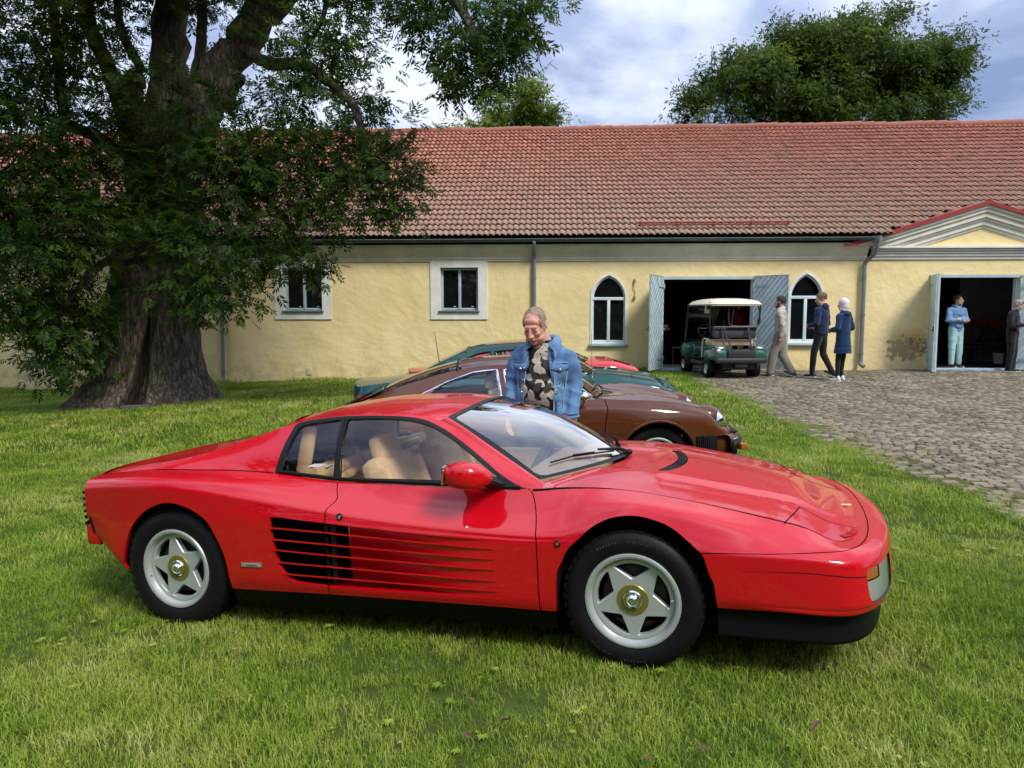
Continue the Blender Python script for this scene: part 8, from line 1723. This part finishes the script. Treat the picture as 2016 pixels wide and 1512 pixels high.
X6 = dict(STAND, head=(0, -.06, 1.64), ell=(.25, -.02, 1.14), elr=(-.25, -.02, 1.14), wrl=(.07, -.24, 1.17), wrr=(-.08, -.24, 1.15))
P_, J, Hm, tp, Pf = figure('grey-haired man in a black jacket looking at his phone at the right edge', at_px(1990, 18.45), 18.45, R(40), 1.74, M['black_cloth'], M['black_cloth'], X6, M['stub_hair'], head_turn=R(10), head_tilt=R(28), shoes=M['shoe_dark'], hairk=dict(th=.003))
MB().box((0, -.34, 1.19), (.075, .15, .009), Matrix.Rotation(R(-25), 3, 'X'), bev=.004).build('phone', M['black'], P_)
for s_ in (-1, 1): MB().sphere(Pf(s_ * .032, -.085, .098), (.028, .012, .018), 12, 8).build('sunglass_lens', M['black'], P_)
MB().tube([Pf(-.08, .03, .06), Pf(-.07, -.07, .10), Pf(0, -.10, .105), Pf(.07, -.07, .10), Pf(.08, .03, .06)], .004, 6).build('sunglass_frame', M['black'], P_)
figure('person in a red top standing inside the dark left-hand room beyond the golf cart', at_px(1452, 21.3), 21.3, R(200), 1.72, M['red_cloth'], M['black_cloth'], STAND, M['brown_hair'], z=.22, topname='sweater')
bpy.data.scenes.remove(_ts)
# ---------------------------------------------------------------- golf cart by the left-hand door (x right, y forward = away from the camera)
CX, CY = 4.90, 17.15
GC_ = empty('golf_cart', (CX, CY, float(gz(CX, CY))), (0, 0, R(5)), 'dark green golf cart with a cream canopy, rear towards us at the left-hand door', 'golf cart')
M['cart_green'] = pbr('cart_green', (.012, .085, .060), .28, coat=.8); M['canopy'] = pbr('cream_canopy', (.64, .60, .46), .5, var=.15, vscale=4); M['cart_black'] = pbr('cart_black_plastic', (.022, .022, .024), .5)
# canopy: shallow dome with a rolled edge
b = []; nx, ny = 13, 15; V = []
for i in range(ny):
    for j in range(nx):
        u, v = -1 + 2 * j / (nx - 1), -1 + 2 * i / (ny - 1); e = max(abs(u), abs(v)); V.append((.63 * math.copysign(abs(u) ** .9, u) * (1 - .06 * v * v), .55 + .86 * v * (1 - .03 * u * u), 1.69 + .085 * (1 - abs(u) ** 3) * (1 - abs(v) ** 4) - (.055 if e > .99 else 0)))
top = MB(); top.add(V, [(i * nx + j, i * nx + j + 1, (i + 1) * nx + j + 1, (i + 1) * nx + j) for i in range(ny - 1) for j in range(nx - 1)]); top.add([(p[0] * .99, p[1], min(p[2] - .03, 1.66)) for p in V], [(i * nx + j, (i + 1) * nx + j, (i + 1) * nx + j + 1, i * nx + j + 1) for i in range(ny - 1) for j in range(nx - 1)]); top.build('canopy', M['canopy'], GC_, sharp=60)
for sx in (-1, 1):
    MB().tube(smoothline([(sx * .50, -.02, .98), (sx * .55, -.10, 1.25), (sx * .57, -.16, 1.55), (sx * .56, -.12, 1.68)], 5), .018, 8).build('canopy_strut', M['cart_black'], GC_); MB().tube([(sx * .56, 1.62, .72), (sx * .56, 1.38, 1.66)], .018, 8).build('canopy_strut', M['cart_black'], GC_)
    MB().tube(smoothline([(sx * .54, -.02, .86), (sx * .59, .18, .86), (sx * .60, .22, .70), (sx * .60, .24, .46)], 4), .018, 8).build('arm_rail', M['canopy'], GC_)
    # rear wing: rounded lobe over each wheel
    MB().box((sx * .43, -.18, .53), (.34, .78, .26), bev=.09).box((sx * .44, -.36, .64), (.27, .36, .12), Matrix.Rotation(R(-8), 3, 'X'), bev=.05).build('rear_wing', M['cart_green'], GC_)
    MB().box((sx * .45, -.30, .705), (.24, .34, .02), Matrix.Rotation(R(-8), 3, 'X'), bev=.008).build('wing_top', pbr('grey_tray', (.20, .21, .21), .6), GC_)
    MB().box((sx * .585, .55, .335), (.10, .85, .06), bev=.02).build('side_step', M['cart_black'], GC_)
    for y in (0, 1.62):
        w = empty('wheel', (sx * .50, y, .225)); w.parent = GC_
        MB().lathe([(.12, -.09), (.14, -.10), (.19, -.10), (.215, -.08), (.225, -.04), (.225, .04), (.215, .08), (.19, .10), (.14, .10), (.12, .09)], axis='X', n=28).build('tyre', M['rubber'], w, sharp=40); MB().lathe([(0, sx * .075), (.05, sx * .08), (.10, sx * .055), (.125, sx * .092)], axis='X', n=20).build('rim', M['alloy'], w); 
    MB().sphere((sx * .50, -.56, .62), (.055, .03, .055), 14, 8).build('tail_lamp', M['clear'], GC_) if sx < 0 else None
    MB().box((sx * .46, 1.70, .55), (.30, .50, .40), bev=.12).build('front_wing', M['cart_green'], GC_)
MB().box((0, -.42, .60), (.58, .36, .05), Matrix.Rotation(R(8), 3, 'X'), bev=.015).box((0, -.58, .56), (.60, .05, .20), bev=.015).build('bag_well', M['cart_black'], GC_)
MB().box((0, -.58, .42), (1.14, .12, .12), bev=.04).build('rear_bumper', M['cart_black'], GC_)
MB().box((0, .15, .48), (.9, .9, .30), bev=.04).box((0, 1.72, .56), (.95, .42, .40), Matrix.Rotation(R(-12), 3, 'X'), bev=.1).build('body_tub', M['cart_green'], GC_)
MB().box((0, 1.0, .28), (1.0, .95, .05)).box((0, -.2, .28), (.7, .5, .14)).tube([(-.45, 0, .225), (.45, 0, .225)], .045, 8).tube([(-.45, 1.62, .225), (.45, 1.62, .225)], .035, 8).box((0, -.55, .32), (.28, .08, .10), bev=.01).build('chassis', M['cart_black'], GC_)
MB().box((0, .18, .78), (.98, .46, .13), bev=.05).build('seat_cushion', pbr('tan_vinyl', (.55, .40, .25), .55), GC_)
MB().box((0, -.10, 1.02), (.98, .10, .27), Matrix.Rotation(R(-10), 3, 'X'), bev=.045).build('seat_back', M['cart_black'], GC_)
mb = MB()
for sx in (-1, 1):
    mb.tube([(sx * .22, -.62, .66), (sx * .25, -.34, .92), (sx * .27, -.20, 1.13)], .016, 8).tube([(sx * .30, -.40, .62), (sx * .31, -.26, .90), (sx * .32, -.18, 1.12)], .014, 8)
mb.tube([(-.50, -.19, 1.135), (.50, -.19, 1.135)], .022, 8).build('bag_rack', M['cart_black'], GC_)
sc_ = MB().add([(-.54, 1.56, .82), (.54, 1.56, .82), (.53, 1.38, 1.64), (-.53, 1.38, 1.64)], [(0, 1, 2, 3)]).build('windscreen', glass_mat('tinted_screen', (.42, .42, .40), 1.4), GC_, smooth=False)
MB().tube([(-.55, 1.56, .81), (.55, 1.56, .81), (.54, 1.38, 1.65), (-.54, 1.38, 1.65)], .014, 6, closed=True).build('screen_frame', M['cart_black'], sc_)
MB().tube(smoothline([(-.14, -.17, 1.62), (-.16, -.18, 1.40), (-.14, -.18, 1.20), (-.02, -.18, 1.155), (.30, -.18, 1.155), (.50, -.17, 1.17), (.56, -.165, 1.25), (.54, -.165, 1.5), (.50, -.16, 1.64)], 4), .016, 8).build('rear_hoop', M['cart_black'], GC_)
MB().tube([(-.25 + .17 * math.cos(a), 1.05 + .08 * math.sin(a), 1.02 + .15 * math.sin(a)) for a in np.linspace(0, 6.28, 24, endpoint=False)], .014, 6, closed=True).tube([(-.25, 1.05, 1.02), (-.25, 1.35, .75)], .018, 6).build('steering_wheel', M['cart_black'], GC_)
MB().box((-.56, .02, 1.53), (.13, .03, .19), Matrix.Rotation(R(6), 3, 'Y'), bev=.012).build('hanging_mirror', M['canopy'], GC_); MB().box((-.555, -.001, 1.57), (.10, .02, .08), Matrix.Rotation(R(6), 3, 'Y')).build('mirror_glass', M['chrome'], GC_)
# ---------------------------------------------------------------- things seen inside the two rooms
def fpt(s, off, z): return wp(s, off, z)
def room_thing(name, label, cat, s, off, z=.23): return empty(name, fpt(s, off, z), (0, 0, -WA), label, cat)
M['wood_dark'] = pbr('dark_wood', (.075, .04, .022), .5, var=.3, vscale=8)
t = room_thing('table', 'dark wooden table with curved legs inside the right-hand doorway', 'table', 12.95, 2.55); MB().box((0, 0, .55), (1.3, .5, .05), bev=.01).build('tabletop', M['wood_dark'], t)
for sx in (-1, 1):
    for sy in (-1, 1): MB().tube(smoothline([(sx * .58, sy * .2, .53), (sx * .62, sy * .22, .35), (sx * .54, sy * .2, .15), (sx * .60, sy * .22, 0)], 4), [.035] * 5 + [.022] * 8, 6).build('leg', M['wood_dark'], t)
e_ = room_thing('engine', 'dark car engine with pipes displayed on the table', 'engine', 13.05, 2.5, .81); mb = MB(); mb.box((0, 0, .16), (.48, .32, .30), bev=.04).box((-.22, .02, .08), (.2, .26, .16), bev=.03)
for k in range(5): mb.tube(smoothline([(-.2 + k * .1, -.16, .28), (-.22 + k * .11, -.22, .20), (-.2 + k * .1, -.19, .06)], 4), .022, 8)
mb.build('block', pbr('engine_metal', (.10, .09, .085), .4, metal=.6, var=.4, vscale=12), e_); mb = MB()
for k in range(3): mb.lathe([(.05, 0), (.06, .02), (.02, .03)], (-.15 + k * .16, -.17, .1), axis='Y', n=14)
mb.build('pulley', M['alloy'], e_)
r_ = np.random.default_rng(8); f_ = room_thing('bouquet', 'spiky red flower arrangement behind the engine', 'flowers', 12.95, 2.72, .81); V = []; F = []
for k in range(420):
    a = r_.uniform(-1.3, 1.3); L = r_.uniform(.25, .55); c = np.array([math.sin(a) * L * .95, r_.normal(0, .05), .38 + math.cos(a) * L * .42]); d = np.array([math.sin(a), r_.normal(0, .3), math.cos(a) * .6]); s_ = np.cross(d, [0, 1, .2]); s_ /= np.linalg.norm(s_); i = len(V); V += [c - s_ * .012, c + d * .09, c + s_ * .012]; F.append((i, i + 1, i + 2))
MB().add(V, F).build('petals', pbr('red_petals', (.55, .012, .035), .7), f_, smooth=False); MB().tube([(0, 0, 0), (0, 0, .45)], .03, 8).build('stem', M['wood_dark'], f_)
bk = room_thing('bucket', 'white plastic bucket on the floor under the table in the right-hand room', 'bucket', 13.1, 2.2); MB().lathe([(0, 0), (.12, 0), (.15, .28), (.155, .28), (.14, .27), (.115, .02), (0, .02)], n=20).build('bucket_body', pbr('white_plastic', (.6, .6, .58), .5), bk); MB().tube([(.15 * math.cos(a), 0, .27 + .10 * math.sin(a)) for a in np.linspace(0, math.pi, 10)], .005, 5).build('handle', M['alloy'], bk)
db = room_thing('wooden_chair', 'dark upright chair in the shade behind the hooded man', 'chair', 12.25, 2.1); MB().box((0, 0, .45), (.45, .42, .05), bev=.01).build('seat', M['wood_dark'], db); MB().box((0, .2, .80), (.42, .03, .6), bev=.01).build('backrest', M['wood_dark'], db)
for sx in (-1, 1):
    for sy in (-1, 1): MB().box((sx * .19, sy * .18, .21), (.04, .04, .43)).build('leg', M['wood_dark'], db)
lp = room_thing('floor_lamp', 'round chrome lamp on a thin stand inside the dark left-hand room', 'lamp', 4.15, 2.2); MB().tube([(0, 0, .02), (0, 0, .9)], .02, 8).build('stand', M['cart_black'], lp); MB().lathe([(0, -.06), (.09, -.05), (.10, 0), (.085, .02), (0, .01)], (0, 0, .95), axis='Y', n=20).build('lamp_head', M['chrome'], lp); MB().lathe([(.16, 0), (.16, .02), (.02, .03), (0, .03)], n=20).build('base', M['cart_black'], lp)
bn = room_thing('bench', 'low metal bench in the dark left-hand room beside the lamp stand', 'bench', 4.55, 1.9); MB().box((0, 0, .42), (.6, .34, .05), bev=.01).build('seat', pbr('dull_metal', (.12, .13, .14), .5, metal=.4), bn)
for sx in (-1, 1): MB().box((sx * .26, 0, .2), (.04, .3, .4)).build('leg', M['cart_black'], bn)
ld = room_thing('plank_stack', 'pale wooden boards leaning in the left-hand doorway behind the cart', 'boards', 5.74, .55, .22)
for k in range(3): MB().box((k * .045, .02 * k, .34), (.035, .10, .68), Matrix.Rotation(R(3 + k), 3, 'Y')).build('board', pbr('pale_wood', (.45, .30, .17), .7, var=.3, vscale=9), ld, smooth=False)
# stakes of thin wire at the lawn edge and loose bricks at the trunk
st = empty('metal_stake', (3.30, 18.55, float(gz(3.3, 18.55))), None, 'thin rusty metal stake by the left door leaf', 'stake'); MB().tube([(0, 0, 0), (0, 0, .62), (.08, 0, .63)], .012, 6).build('rod', pbr('rust', (.20, .12, .08), .8), st)
for k, (px, Y, w) in enumerate(((262, 14.75, .42), (283, 14.7, .22))):
    p = pxp(px, 792, Y) if 'pxp' in globals() else (-7.2, 14.7, 0); o = MB().box((0, 0, .02), (w, .16, .11), bev=.012).build('concrete_block', pbr('old_concrete', (.085, .085, .075), .9, var=.3, vscale=9, bump=.4, bscale=40)); o.location = (p[0], Y, float(gz(p[0], Y))); o.rotation_euler = (0, 0, .1 - .2 * k); tag(o, ['longer grey concrete block at the foot of the old ash', 'short grey concrete block beside the trunk hollow'][k], 'block')
